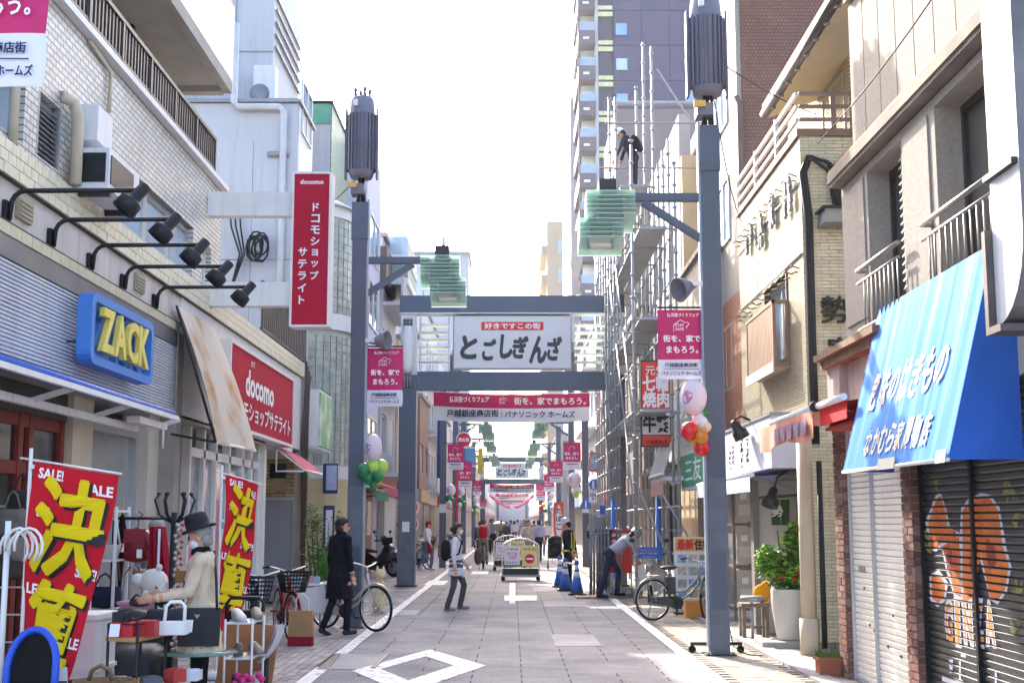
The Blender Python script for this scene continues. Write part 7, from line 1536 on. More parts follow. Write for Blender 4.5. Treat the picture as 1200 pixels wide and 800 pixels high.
bd = thing('poster_board', 'standing poster board lettered in red, printed with rows of small pictures', 'poster board', (3.2, 22.5, 0)); Y = 22.6; p, q = at(791, 712, Y=Y), at(834, 629, Y=Y)
MB().box(p.x, q.x, Y, Y + .03, p.z + .05, q.z).build('board', offwhite, bd); hz = q.z - .24; MB().box(p.x + .02, q.x - .02, Y - .008, Y - .001, hz, q.z - .02).build('header', M('poster orange', '#e0a64a', .5), bd)
text('lettering', '最新', M('poster red', '#c8281e', .5), bd, (p.x + .2, Y - .015, q.z - .125), XH, ZH, w=.28, h=.17, bold=.05); text('lettering', '住宅', ink, bd, (p.x + .5, Y - .015, q.z - .125), XH, ZH, w=.28, h=.17, bold=.04)
pm = [M('photo blue', '#7f9dbb', .5, var=.5, scale=14), M('photo beige', '#b6ab98', .5, var=.5, scale=14), M('photo green', '#93a595', .5, var=.5, scale=14)]
w_ = (q.x - p.x - .1) / 3
for i in range(3):
	for j in range(4): MB().box(p.x + .06 + w_ * i, p.x + .02 + w_ * (i + 1), Y - .008, Y - .001, hz - .2 - .21 * j, hz - .06 - .21 * j).build('small_picture', pm[(i + j) % 3], bd)
MB().box(p.x + .03, q.x - .03, Y - .008, Y - .001, p.z + .28, p.z + .31).build('gold_rule', M('poster orange', ''), bd)
for xx in (p.x + .02, q.x - .05): MB().box(xx, xx + .03, Y + .03, Y + .06, 0, q.z).build('leg', dark, bd)
MB().box(p.x, q.x, Y + .03, Y + .3, .02, .05).build('foot', dark, bd)
ob = thing('orange_crate', 'orange plastic container with a lid beside the poster board', 'crate', (3.2, 22, 0)); p, q = at(804, 729, Z=0), None; Y = 21.9; a, b2 = at(804, 727, Y=Y), at(829, 709, Y=Y); MB().box(a.x, b2.x, Y, Y + .3, .015, .29).build('tub', M('orange plastic', '#d98a2a', .4), ob); MB().box(a.x - .02, b2.x + .02, Y - .02, Y + .32, .291, .33).build('lid', M('clear lid', '#d6c49a', .3), ob)
cs2 = thing('caster_stand', 'dark wheeled base standing behind the right lamp post', 'stand', (2.5, 16.3, 0)); 
MB().box(2.22, 2.86, 16.26, 16.31, .09, .13).build('cross_bar', dark, cs2); MB().cyl((2.53, 16.29, .13), (2.53, 16.29, 1.0), .02, n=8).build('stand_pole', dark, cs2)
for x in (2.24, 2.84): MB().cyl((x, 16.26, .045), (x, 16.31, .045), .045, n=14).build('caster', tyre, cs2)
wc = MB().tube([(2.66, 16.2, .5), (2.72, 16.1, .1), (2.85, 15.9, .02), (3.0, 15.75, .02)], .007, 5); tag(wc.build('power_cord', black), 'thin black cord trailing from the right lamp post onto the pavement', 'cord')
# ------------------------------------------------------------------ left pavement: plants, bag, table, statue, car
bp = thing('potted_shrub', 'bushy green shrub in a wooden tub behind the black coat', 'plant', (-3.9, 25, 0)); c = at(373, 693, Y=24.5); c.z = 0
MB().lathe([(.2, .01), (.26, .45), (.24, .46), (.0, .44)], 14, (c.x + .05, 24.5, 0)).build('tub', M('old wooden tub', '#8d6a48', .8, var=.2, scale=15), bp)
for k in range(6): MB().tube([(c.x - .1 + .05 * k, 24.5, .42), (c.x - .2 + .09 * k, 24.5, 1.0), (c.x - .26 + .11 * k, 24.45, 1.6)], [.015, .012, .006], 5).build('stem', M('brown stem', ''), bp)
leaves('crown', bp, [((c.x - .1, 24.5, 1.55), (.2, .3, .3)), ((c.x, 24.5, .95), (.32, .35, .38)), ((c.x + .12, 24.4, .6), (.25, .25, .2)), ((c.x + .35, 24.6, 1.55), (.17, .2, .22)), ((c.x - .18, 24.4, 1.85), (.1, .15, .15))], 1700, .075, [lg2, M('leaf olive', '#6b7a45', .6, var=.25, scale=20)], 7)
gt = thing('grass_pot', 'fine feathery green plant in a pot beside the bushy shrub', 'plant', (-3.6, 23, 0)); x0 = at(392, 700, Y=23).x; MB().lathe([(.12, .01), (.16, .4), (.0, .38)], 12, (x0, 23, 0)).build('pot', M('terracotta', ''), gt); lf = MB(); rn = random.Random(3)
for i in range(300):
	a, r = rn.uniform(0, 6.3), rn.uniform(.1, .35); h = rn.uniform(.3, .75); lf.add([(x0 - .006, 23, .38), (x0 + .006, 23, .38), (x0 + r * .6 * math.cos(a), 23 + r * .6 * math.sin(a), .38 + h), (x0 + r * math.cos(a), 23 + r * math.sin(a), .38 + h * .8)], [(0, 1, 2), (1, 2, 3)])
lf.build('foliage', lg2, gt)
pbag = thing('paper_bag', 'kraft paper shopping bag with a dark red base on the pavement', 'bag', (-2.7, 17.6, 0)); p = at(352, 757, Z=0); X, Y = p.x, p.y; kr = M('kraft paper', '#a9845a', .8)
MB().box(X - .16, X + .16, Y - .06, Y + .1, .012, .13).build('red_base', M('bag red', '#8f1f2c', .7), pbag); MB().prism([(X - .159, Y - .058, .131), (X + .159, Y - .058, .131), (X + .15, Y - .03, .46), (X - .15, Y - .03, .46)], (0, .13, 0)).build('paper_body', kr, pbag); MB().tube([(X - .07, Y - .02, .46), (X - .06, Y - .01, .62), (X + .02, Y, .68), (X + .1, Y, .6), (X + .09, Y - .02, .46)], .008, 5).build('handle', white, pbag)
tb3 = thing('display_table', 'small white table draped with leaflets by the alcove', 'table', (-3.4, 19.5, 0)); X, Y = at(358, 700, Y=19.3).x, 19.3
MB().box(X - .28, X + .28, Y - .25, Y + .25, .68, .71).build('table_top', white, tb3)
for a in (-.25, .25):
	for b in (-.2, .2): MB().cyl((X + a, Y + b, 0), (X + a, Y + b, .68), .014, n=6).build('leg', steel, tb3)
for k in range(5):
	t = MB().box(X - .26 + .1 * k, X - .18 + .1 * k, Y - .15, Y - .05, .712, .8 + .02 * (k % 2)); tag(t.build('leaflet_stack', M(['leaflet pink', 'leaflet blue', 'leaflet pale'][k % 3], ['#cf8e98', '#8fb0c9', '#b9c9d4'][k % 3], .6)), ['pink leaflet stack at the left end of the white table', 'blue leaflet stack beside the pink end stack', 'pale leaflet stack in the middle of the white table', 'pink leaflet stack right of the pale one', 'blue leaflet stack at the right end of the white table'][k], 'leaflets', 'leaflet stacks on the white table')
pp_ = MB().sheet(lambda u, v: Vector((X - .2 + .5 * u + .14 * v, Y - .27 - .05 * v - .02 * math.sin(u * 5), .7 - .36 * v - .05 * math.sin(u * 3))), 6, 6, th=.004); tag(pp_.build('hanging_sheet', M('white paper', '#d9d6d2', .7, scale=5, col2='#c9b7a2', split=(.6, .75))), 'white printed sheet hanging off the front of the display table', 'sheet')
st = thing('animal_statue', 'cream standing animal statue with pointed ears beside the silver bicycle', 'statue', (-2.2, 21, 0)); p = at(444, 718, Z=0); X, Y = p.x, p.y; cm = M('cream plush', '#d3c7a4', .9, var=.08)
b = MB().lathe([(.05, .0), (.1, .05), (.115, .2), (.105, .4), (.085, .52), (.06, .58)], 16, (X, Y, .03)).ball((X + .02, Y - .03, .68), .1, .1, .095, 14, 9).ball((X + .05, Y - .11, .66), .05, .05, .04, 10, 7)
for s in (-1, 1): b.lathe([(.03, 0), (.022, .05), (.004, .09)], 8, (X + .02 + s * .055, Y - .02, .74)); b.ball((X + s * .07, Y - .08, .4), .03, .04, .1, 8, 6).ball((X + s * .06, Y - .05, .05), .045, .07, .045, 8, 6)
b.build('figure', cm, st)
ca = thing('car', 'small white car far down the street among the crowd', 'car'); 
loft(MB(), [(-1.8, 0, .7, .6, .2), (-1.7, 0, .75, .78, .32), (-.5, 0, .75, .82, .36), (.8, 0, .7, .82, .32), (1.6, 0, .62, .76, .28), (1.8, 0, .56, .6, .16)], 16).build('body', white, ca); loft(MB(), [(-1.6, 0, 1.1, .6, .12), (-1.3, 0, 1.25, .68, .28), (.2, 0, 1.28, .68, .28), (.9, 0, 1.05, .62, .1)], 16).build('cabin', darkglass, ca)
for a in (-1.15, 1.15):
	for s in (-.78, .78): MB().cyl((a, s - .08, .3), (a, s + .08, .3), .3, n=16).build('wheel', tyre, ca)
for s in (-.5, .5): MB().ball((1.74, s, .68), .06, .14, .09, 10, 6).build('headlight', M('headlight', ''), ca)
place(ca, -1.0, 104, -90)
# ------------------------------------------------------------------ street stall in front of the blue framed sign
def flag(label, corner, right, wid, hgt, curl=.25):
	t = thing('sale_flag', label, 'flag', corner, 'red sale flags of the stall'); c = Vector(corner); r = Vector(right).normalized(); n = r.cross(ZH)
	f = lambda u, v: c + r * (wid * u * (1 - .45 * v ** 1.5) - .07 * v) + Vector((0, 0, -hgt * v - .1 * u + curl * max(0, v - .78) * u * 2)) + n * (.04 * math.sin(u * 4 + v * 5) - .1 * max(0, v - .6) * u + .012 * math.sin(u * 17 + v * 9))
	MB().sheet(f, 14, 26, th=.004).build('red_cloth', M('flag red', '#c21a2a', .8, var=.05), t)
	fy = M('flag yellow', '#e3c416', .8, var=.03)
	def put(s, u, v, w, h, mat, off, bold=.0, lean=0.0):
		b = text('print', s, mat, None, (0, 0, 0), XH, ZH, w=w, h=h, bold=bold, lean=lean, mesh_only=True)
		b.v = [tuple(f(u + x / wid, v - z / hgt) - n * off * -1) for x, y, z in b.v]; b.build('print', mat, t)
	for ch, v in (('決', .25), ('算', .68)):
		for off, mt, u0, v0 in ((.008, blackink, .54, .012), (.016, fy, .5, 0)): put(ch, u0, v + v0, wid * .84, hgt * .4, mt, off, .024, .12)
	for s, u, v in (('SALE!', .24, .04), ('SALE', .8, .075), ('SAL', .2, .2), ('SALE!', .82, .42), ('LE!', .14, .52), ('SALE', .82, .7), ('ES', .08, .76), ('LE', .8, .9)): put(s, u, v, wid * (.32 if len(s) > 3 else .2), hgt * .045, whiteink, .006, .03)
	p0 = c - r * .04; MB().cyl((p0.x, p0.y, .02), p0 + Vector((0, 0, .1)), .014, n=8).cyl(p0 + Vector((0, 0, .03)) - r * .08, c + r * (wid + .04) + Vector((0, 0, -.09)), .009, n=6).lathe([(.16, .015), (.16, .06), (.03, .09)], 14, (p0.x, p0.y, 0)).build('flag_pole', white, t)
	for v in (.02, .3, .6): q = f(0, v); MB().beam(p0.lerp(Vector((p0.x, p0.y, q.z)), 1), q, .03, .03).build('loop', white, t)
	return t
p = at(42, 541, Y=9.4); flag('big red sale flag nearest the camera with yellow characters, beside the white box', (p.x, 9.4, p.z), (1, -.12, 0), .62, 1.72)
p = at(263, 556, Y=13.6); flag('smaller looking red sale flag behind the man in the hat', (p.x, 13.6, p.z), (.5, .86, 0), .58, 1.6, .1)
def G(px, py, Y): return at(px, py, Y=Y)
def tagged(b, name, mat, label, cat, group=None): return tag(b.build(name, mat), label, cat, group)
# coat stand posts at the frame edge
hr = thing('hanger_stand', 'white hanger stand with round hooks at the left edge', 'stand', (-3.7, 9.2, 0)); x = G(5, 700, 9.2).x; MB().cyl((x, 9.2, 0), (x, 9.2, 1.62), .022, n=8).build('stand_pole', white, hr)
for k in range(4):
	cx = x + .05 + .045 * k; zz = 1.42 + .02 * (k % 2); MB().tube([(cx + .1 * math.cos(R(a)), 9.2 - .03 * k, zz + .13 * math.sin(R(a))) for a in range(-40, 220, 26)], .011, 6).build('hook', white, hr)
wr_ = thing('wire_rack', 'black wire grid rack hung with bags at the stall back', 'rack', (-3.9, 10.6, 0)); b = MB()
for k in range(7): b.cyl((-4.3 + .14 * k, 10.7, .1), (-4.3 + .14 * k, 10.7, 1.75), .008, n=5)
for k in range(8): b.cyl((-4.3, 10.7, .2 + .22 * k), (-3.46, 10.7, .2 + .22 * k), .008, n=5)
b.build('wire_grid', white, wr_)
def bag(label, c, w, h, col, d=.09, strap=True, grp=None):
	t = thing('hanging_bag', label, 'bag', c, grp); c = Vector(c); m = M('bag ' + col, col, .8, var=.15, scale=14); b = MB()
	loft(b, [(-w / 2, 0, 0, d * .3, h * .4), (-w * .4, 0, 0, d * .5, h * .48), (0, 0, -.01, d * .55, h * .5), (w * .4, 0, 0, d * .5, h * .48), (w / 2, 0, 0, d * .3, h * .4)], 12).xf(Matrix.Translation(c)); b.build('bag_body', m, t)
	if strap: MB().tube([c + Vector((-w * .3, 0, h * .4)), c + Vector((-w * .15, 0, h * .9)), c + Vector((0, 0, h * 1.05)), c + Vector((w * .15, 0, h * .9)), c + Vector((w * .3, 0, h * .4))], .009, 5).build('strap', m, t)
	MB().box(c.x - w * .3, c.x + w * .3, c.y - d * .6, c.y - d * .52, c.z + h * .05, c.z + h * .25).build('flap', m, t); return t
for k, (px, py, col, lb) in enumerate(((14, 612, '#6d675f', 'grey brown cloth bag hanging left of the big sale flag'), (28, 640, '#8b8378', 'pale grey cloth bag hanging just under the brown one'), (16, 660, '#4d453e', 'dark brown bag hanging low by the white hanger stand'), (25, 590, '#35332f', 'small dark cap like bag hanging at the top of the wire rack'))): bag(lb, G(px, py, 10.4 + .03 * k), .22, .24, col)
ch = thing('folding_chair', 'black mesh folding chair with a bright blue rim in the corner', 'chair', (-3.3, 8.7, 0)); c = G(36, 795, 8.6)
oo = [(c.x + .16 * math.cos(R(a)) * (1 if a < 180 else 1), 8.6 + .06 * math.sin(R(a)), c.z + .07 + .24 * max(-1.2, math.sin(R(a)))) for a in range(0, 181, 15)]
oo = [(c.x + .155, 8.56, c.z - .5)] + oo + [(c.x - .155, 8.56, c.z - .5)]
MB().tube(oo, .026, 8).build('rim', M('blue rim', '#1f4fc0', .4), ch); bk = MB(); ctr = Vector((c.x, 8.6, c.z - .1)); bk.add([Vector(p) for p in oo] + [ctr], [(i, (i + 1) % len(oo), len(oo)) for i in range(len(oo))]); bk.build('backrest', M('black mesh', '#161618', .8), ch)
MB().box(c.x - .16, c.x + .16, 8.2, 8.58, c.z - .56, c.z - .52).build('seat', black, ch)
for s in (-.14, .14): MB().cyl((c.x + s, 8.57, c.z - .5), (c.x + s, 8.75, 0), .014, n=6).build('leg', dark, ch); MB().cyl((c.x + s, 8.25, c.z - .55), (c.x + s, 8.2, 0), .014, n=6).build('leg', dark, ch)
wb_ = thing('storage_box', 'stack of white plastic storage boxes with ribbed lids beside the flag', 'box', (-3.2, 9.6, 0)); a, b2 = G(78, 800, 9.8), G(113, 720, 9.8)
MB().box(a.x, b2.x, 9.8, 10.3, .0, b2.z - .42).build('lower_box', white, wb_); MB().box(a.x - .01, b2.x + .015, 9.79, 10.31, b2.z - .419, b2.z - .39).build('lower_lid', white, wb_); MB().box(a.x, b2.x, 9.8, 10.3, b2.z - .389, b2.z - .04).build('upper_box', white, wb_); MB().box(a.x - .015, b2.x + .02, 9.78, 10.32, b2.z - .039, b2.z).build('upper_lid', white, wb_)
sh = thing('shelf_rack', 'white metal shelf rack against the display window', 'rack', (-3.7, 12, 0)); x0, x1 = G(100, 700, 12).x, G(136, 700, 12).x
for x in (x0, x1):
	for y in (11.9, 12.3): MB().box(x - .012, x + .012, y - .012, y + .012, 0, 1.75).build('upright', white, sh)
for z in (.35, .8, 1.25, 1.7): MB().box(x0, x1, 11.9, 12.3, z, z + .02).build('shelf', white, sh)
def loc(px, py, Y): return G(px, py, Y)
bag('navy dotted bag lying on the white shelf rack', (G(120, 695, 11.95).x, 12.0, .93), .3, .2, '#242b40', .18)
t = thing('wicker_basket', 'white wicker basket with a tall handle on the shelf rack', 'basket', (0, 0, 0)); c = G(124, 655, 12); t.location = c; MB().lathe([(.09, 0), (.12, .12), (.125, .13), (.11, .13), (.08, .01)], 16, (c.x, 12.05, 1.272)).build('basket_body', M('white wicker', '#cfc8ba', .8, var=.2, scale=60), t); MB().tube([(c.x - .11, 12.05, 1.4), (c.x - .07, 12.05, 1.62), (c.x, 12.05, 1.66), (c.x + .07, 12.05, 1.62), (c.x + .11, 12.05, 1.4)], .01, 6).build('handle', M('white wicker', ''), t)
um = thing('umbrella', 'black folded umbrella hanging beside the red backpack', 'umbrella', (0, 0, 0)); c = G(142, 640, 12.2); um.location = (c.x, 12.2, c.z); MB().lathe([(.006, -.42), (.014, -.38), (.045, 0), (.05, .12), (.02, .28), (.01, .3)], 10, (c.x, 12.2, c.z)).build('canopy', blackcloth, um); MB().cyl((c.x, 12.2, c.z + .3), (c.x, 12.2, c.z + .42), .012, n=6, m=0).build('handle', wood, um); MB().box(c.x, c.x + .05, 12.12, 12.125, c.z - .05, c.z + .03).build('price_tag', white, um)
bpk = thing('backpack', 'dark red leather backpack hanging on a hook at the stall', 'backpack', (0, 0, 0)); c = G(161, 638, 12.2); bpk.location = (c.x, 12.2, c.z); rl = M('dark red leather', '#7d1722', .4, var=.1)
loft(MB(), [(-.13, 0, -.02, .05, .1), (-.1, 0, -.01, .08, .14), (0, 0, 0, .09, .17), (.1, 0, -.01, .08, .14), (.13, 0, -.02, .05, .1)], 12).xf(Matrix.Translation((c.x, 12.2, c.z))).build('bag_body', rl, bpk); MB().box(c.x - .1, c.x + .1, 12.09, 12.11, c.z + .02, c.z + .15).build('flap', rl, bpk)
for s in (-1, 1): MB().tube([(c.x + s * .09, 12.15, c.z + .1), (c.x + s * .15, 12.1, c.z - .1), (c.x + s * .12, 12.1, c.z - .32), (c.x + s * .03, 12.12, c.z - .2)], .01, 5).build('strap', rl, bpk)
MB().box(c.x + .03, c.x + .08, 12.08, 12.085, c.z - .12, c.z - .04).build('price_tag', white, bpk); MB().tube([(c.x, 12.2, c.z + .16), (c.x, 12.2, c.z + .24), (c.x + .04, 12.2, c.z + .28), (c.x, 12.2, c.z + .31)], .006, 5).build('hook', dark, bpk)
rail = tagged(MB().cyl((G(134, 600, 12.2).x, 12.2, G(134, 607, 12.2).z), (G(215, 600, 12.2).x, 12.2, G(134, 607, 12.2).z), .014, n=8).cyl((G(134, 600, 12.2).x, 12.2, 0), (G(134, 600, 12.2).x, 12.2, G(134, 607, 12.2).z), .014, n=8), 'clothes_rail', dark, 'dark clothes rail carrying the umbrella and the red backpack', 'rail')
rc = thing('hanging_garment', 'red striped garment hanging from the clothes rail behind the coat stand', 'garment', (0, 0, 0)); c = G(189, 650, 12); rc.location = c; MB().sheet(lambda u, v: Vector((c.x - .12 + .24 * u * (.6 + .4 * v), 12 + .03 * math.sin(u * 14), c.z + .26 - .58 * v)), 14, 6, th=.01).build('cloth', M('crimson cloth', '#8f1426', .7, var=.2), rc); MB().box(c.x - .02, c.x, 11.94, 11.95, c.z - .3, c.z + .24).build('stripe', bannerwhite, rc)
# black coat stand with scarves and beads
cst = thing('coat_stand', 'tall black coat stand hung with beads beside the man in the hat', 'stand', (0, 0, 0)); c = G(201, 700, 10.6); cst.location = (c.x, 10.6, 0); X = c.x; zt = G(201, 600, 10.6).z
MB().cyl((X, 10.6, 0), (X, 10.6, zt), .026, n=10).build('stand_pole', black, cst)
for k in range(6): a = k * PI / 3 + .3; MB().tube([(X, 10.6, zt - .1), (X + .12 * math.cos(a), 10.6 + .12 * math.sin(a), zt - .02), (X + .16 * math.cos(a), 10.6 + .16 * math.sin(a), zt + .1), (X + .13 * math.cos(a), 10.6 + .13 * math.sin(a), zt + .14)], .011, 6).ball((X + .13 * math.cos(a), 10.6 + .13 * math.sin(a), zt + .15), .018, nu=8, nv=6).build('hook', black, cst)
MB().lathe([(.22, .01), (.2, .05), (.03, .1)], 14, (X, 10.6, 0)).build('base', black, cst)
for k, (dx, col, lb) in enumerate(((.05, '#c9c2b6', 'string of pale beads'), (.09, '#b0472f', 'string of red beads'))):
	b = MB(); rn = random.Random(k)
	for i in range(24): z = zt - .1 - .045 * i; b.ball((X + dx + .012 * math.sin(i * 2 + k), 10.5 - .02 * k, z), .016, nu=6, nv=4)
	tagged(b, 'bead_string', M('bead ' + col, col, .3, var=.3, scale=30), lb + ' hanging on the black coat stand', 'beads')
tagged(MB().box(X + .07, X + .2, 10.42, 10.5, G(209, 682, 10.5).z, G(209, 668, 10.5).z), 'small_purse', M('mustard leather', '#8d6b35', .5), 'small mustard purse hanging on the coat stand', 'purse')
# pink tub with plush
pk = thing('storage_tub', 'pink plastic tub standing behind the wooden shelf', 'tub', (0, 0, 0)); a, b2 = G(138, 740, 11.3), G(190, 708, 11.3); pkm = M('pink plastic', '#c98da2', .45, var=.04); pk.location = (a.x + .2, 11.3, .4); MB().prism([(a.x + .03, 11.3, .42), (b2.x - .03, 11.3, .42), (b2.x, 11.3, b2.z), (a.x, 11.3, b2.z)], (0, .3, 0)).build('tub_body', pkm, pk); MB().box(a.x - .015, b2.x + .015, 11.28, 11.62, b2.z + .001, b2.z + .025).build('rim', pkm, pk); MB().box(a.x + .12, b2.x - .06, 11.27, 11.279, b2.z - .2, b2.z - .1).build('label_card', bannerwhite, pk)
tagged(MB().box(a.x - .05, b2.x + .05, 11.25, 11.7, 0, .41), 'low_bench', dark, 'low dark bench under the pink tub', 'bench')
pl_ = thing('plush_toy', 'white plush toy animal lying on the pink tub with a spotted cloth', 'toy', (0, 0, 0)); c = G(180, 682, 11.35); pl_.location = c; wp = M('white plush', '#d5cfc6', .95, var=.06, bump=.3, bscale=80)
MB().ball((c.x, 11.35, c.z), .13, .1, .12, 14, 9).ball((c.x - .13, 11.33, c.z + .02), .065, .06, .06, 12, 8).ball((c.x - .04, 11.3, c.z - .12), .05, .06, .07, 10, 7).ball((c.x + .05, 11.33, c.z + .13), .03, nu=8, nv=6).ball((c.x + .09, 11.3, c.z - .1), .06, .06, .09, 10, 7).build('plush_body', wp, pl_)
MB().sheet(lambda u, v: Vector((c.x + .05 + .15 * u, 11.24 - .02 * math.sin(u * 9), c.z - .02 - .25 * v - .03 * math.sin(u * 7))), 6, 6, th=.006).build('spotted_cloth', M('cow spot cloth', '#d6d2cb', .9, scale=11, col2='#1b1b1d', split=(.52, .56), detail=1), pl_)
tagged(MB().ball((c.x - .1, 11.3, c.z - .17), .1, .05, .035, 12, 7).tube([(c.x - .17, 11.28, c.z - .15), (c.x - .12, 11.26, c.z - .1), (c.x - .05, 11.28, c.z - .15)], .012, 6), 'sandal', M('brown leather', '#4f4238', .6), 'brown strapped sandal lying on the rim of the pink tub', 'sandal')
# wooden shelf trolley
wt_ = thing('shelf_trolley', 'pine shelf trolley with black posts in front of the man', 'shelf', (0, 0, 0)); Y0, Y1 = 9.25, 9.95; x0, x1 = G(126, 750, 9.3).x, G(198, 750, 9.9).x + .05; zA = G(126, 750, 9.3).z; zB = zA - .34; wt_.location = (x0, Y0, 0)
for z in (zA, zB, .12): MB().prism([(x0, Y0, z), (x0 + .24, Y0 - .1, z), (x1, Y0 + .45, z), (x1 - .24, Y0 + .6, z)], (0, 0, .028)).build('shelf', wood, wt_)
for x, y in ((x0 + .02, Y0 + .0), (x0 + .25, Y0 - .08), (x1 - .02, Y0 + .45), (x1 - .24, Y0 + .57)): MB().cyl((x, y, 0), (x, y, zA + .12), .011, n=6).build('post', black, wt_)
MB().tube([(x0 + .02, Y0, zA + .12), (x0 + .25, Y0 - .08, zA + .12), (x1 - .02, Y0 + .45, zA + .12), (x1 - .24, Y0 + .57, zA + .12)], .008, 5, closed=True).build('guard_rail', black, wt_)
zt = zA + .029
g_ = 'small goods on the pine trolley'
for k, (dx, dy) in enumerate(((.08, -.06), (.5, .32))): tagged(MB().rbox(Matrix.Translation((x0 + dx, Y0 + dy, zt + .05)) @ Matrix.Rotation(-.3, 4, 'X'), .07, .004, .09), 'price_card', bannerwhite, ['white price card before the red tin', 'white price card before the patterned pouch'][k], 'price card')
tagged(MB().box(x0 + .04, x0 + .2, Y0 - .03, Y0 + .08, zt, zt + .1), 'red_tin', red, 'red tin box on the top shelf of the pine trolley', 'tin', g_)
tagged(MB().box(x0 + .22, x0 + .34, Y0 + .02, Y0 + .14, zt, zt + .11), 'red_tin', M('deep red tin', '#a3121c', .4), 'deep red box beside the red tin on the pine trolley', 'tin', g_)
cmr = MB().cbox(x0 + .1, Y0 + .03, zt + .101, .12, .06, .07).cyl((x0 + .1, Y0 - .02, zt + .135), (x0 + .1, Y0 + .02, zt + .135), .026, n=12).cbox(x0 + .1, Y0 + .03, zt + .171, .05, .04, .02); tagged(cmr, 'camera', black, 'old black camera sitting on the red tin', 'camera', g_)
wbk = thing('wire_caddy', 'white plastic carry caddy with a square handle on the pine trolley', 'caddy', (x0 + .42, Y0 + .15, zt), g_); MB().box(x0 + .32, x0 + .52, Y0 + .15, Y0 + .3, zt, zt + .09).build('caddy_body', white, wbk); MB().tube([(x0 + .36, Y0 + .2, zt + .09), (x0 + .37, Y0 + .2, zt + .2), (x0 + .4, Y0 + .2, zt + .23), (x0 + .47, Y0 + .22, zt + .23), (x0 + .5, Y0 + .22, zt + .2), (x0 + .5, Y0 + .22, zt + .09)], .013, 7).build('handle', white, wbk)
bag('black and white patterned pouch at the end of the pine trolley', (x1 - .02, Y0 + .4, zt + .09), .26, .17, '#2e2f38', .12, False)
for k, (dx, dy, w, h, c, lb) in enumerate(((.1, .0, .16, .06, '#d8d4ce', 'white folded packet'), (.3, .12, .14, .05, '#5f6268', 'grey case'), (.44, .24, .12, .09, '#b13a35', 'red pouch'), (.54, .36, .14, .07, '#c9cdd3', 'pale wrapped packet'))): tagged(MB().rbox(Matrix.Translation((x0 + dx, Y0 + dy, zB + .03 + h / 2)) @ Matrix.Rotation(.5 * k, 4, 'Z'), w, .1, h).rbox(Matrix.Translation((x0 + dx, Y0 + dy, zB + .034 + h)) @ Matrix.Rotation(.5 * k + .2, 4, 'Z'), w * .7, .08, .008), 'packet', M('packet ' + c, c, .6), lb + ' on the lower shelf of the pine trolley', 'packet', g_)
tagged(MB().lathe([(.0, 0), (.3, 0), (.31, .012), (.0, .013)], 24, (x1 + .12, 10.1, G(205, 765, 10.1).z)).cyl((x1 + .12, 10.1, 0), (x1 + .12, 10.1, G(205, 765, 10.1).z), .03, n=8), 'glass_table', M('green glass', '#6d8c82', .1, spec=.8), 'small round green glass table under the coat stand', 'table')
sf2 = thing('armchair', 'black leather armchair behind the pine trolley', 'armchair', (0, 0, 0)); c = G(140, 775, 10.7); sf2.location = (c.x, 10.7, 0); lth = M('black leather', '#201d1d', .45, var=.15)
loft(MB(), [(-.42, 0, .3, .28, .24), (-.36, 0, .32, .32, .3), (.3, 0, .32, .32, .3), (.38, 0, .3, .28, .24)], 14).xf(Matrix.Translation((c.x, 10.75, .02))).build('seat', lth, sf2); loft(MB(), [(-.4, .2, .62, .1, .2), (0, .2, .65, .13, .24), (.36, .2, .62, .1, .2)], 12).xf(Matrix.Translation((c.x, 10.75, .02))).build('backrest', lth, sf2)
wkb = thing('wicker_basket', 'low brown wicker basket at the bottom edge, beside the blue rimmed chair', 'basket', (0, 0, 0)); c = G(118, 797, 8.9); wkb.location = c; MB().lathe([(.2, -.14), (.24, .0), (.22, .0), (.18, -.12)], 18, (c.x, 8.9, c.z)).build('basket_body', M('brown wicker', '#7a5f45', .8, var=.3, scale=60), wkb); MB().tube([(c.x - .08, 8.9, c.z), (c.x - .06, 8.9, c.z + .07), (c.x, 8.9, c.z + .1), (c.x + .06, 8.9, c.z + .07), (c.x + .08, 8.9, c.z)], .016, 7).build('handle', M('brown wicker', ''), wkb)
tagged(MB().box(c.x - .28, c.x + .3, 8.6, 9.2, 0, c.z - .145), 'display_box', dark, 'dark box under the brown wicker basket', 'box')
for k in range(3):
	c = G(48 + 11 * k, 793, 8.75); tagged(MB().rbox(Matrix.Translation((c.x, 8.75, c.z)) @ Matrix.Rotation(R(50), 4, 'X') @ Matrix.Rotation(R(-12 + 14 * k), 4, 'Z'), .1, .14, .004), 'flyer', [M('flyer blue', '#8fb3d6', .5, var=.3, scale=20), bannerwhite, M('flyer pale', '#c4b9bd', .5)][k], ['blue flyer', 'white flyer', 'pale pink flyer'][k] + ' in the holder beside the blue rimmed chair', 'flyer')
tagged(MB().box(G(40, 800, 8.75).x, G(80, 800, 8.75).x, 8.72, 8.82, 0, G(60, 797, 8.75).z), 'flyer_holder', dark, 'dark flyer holder beside the blue rimmed chair', 'holder')
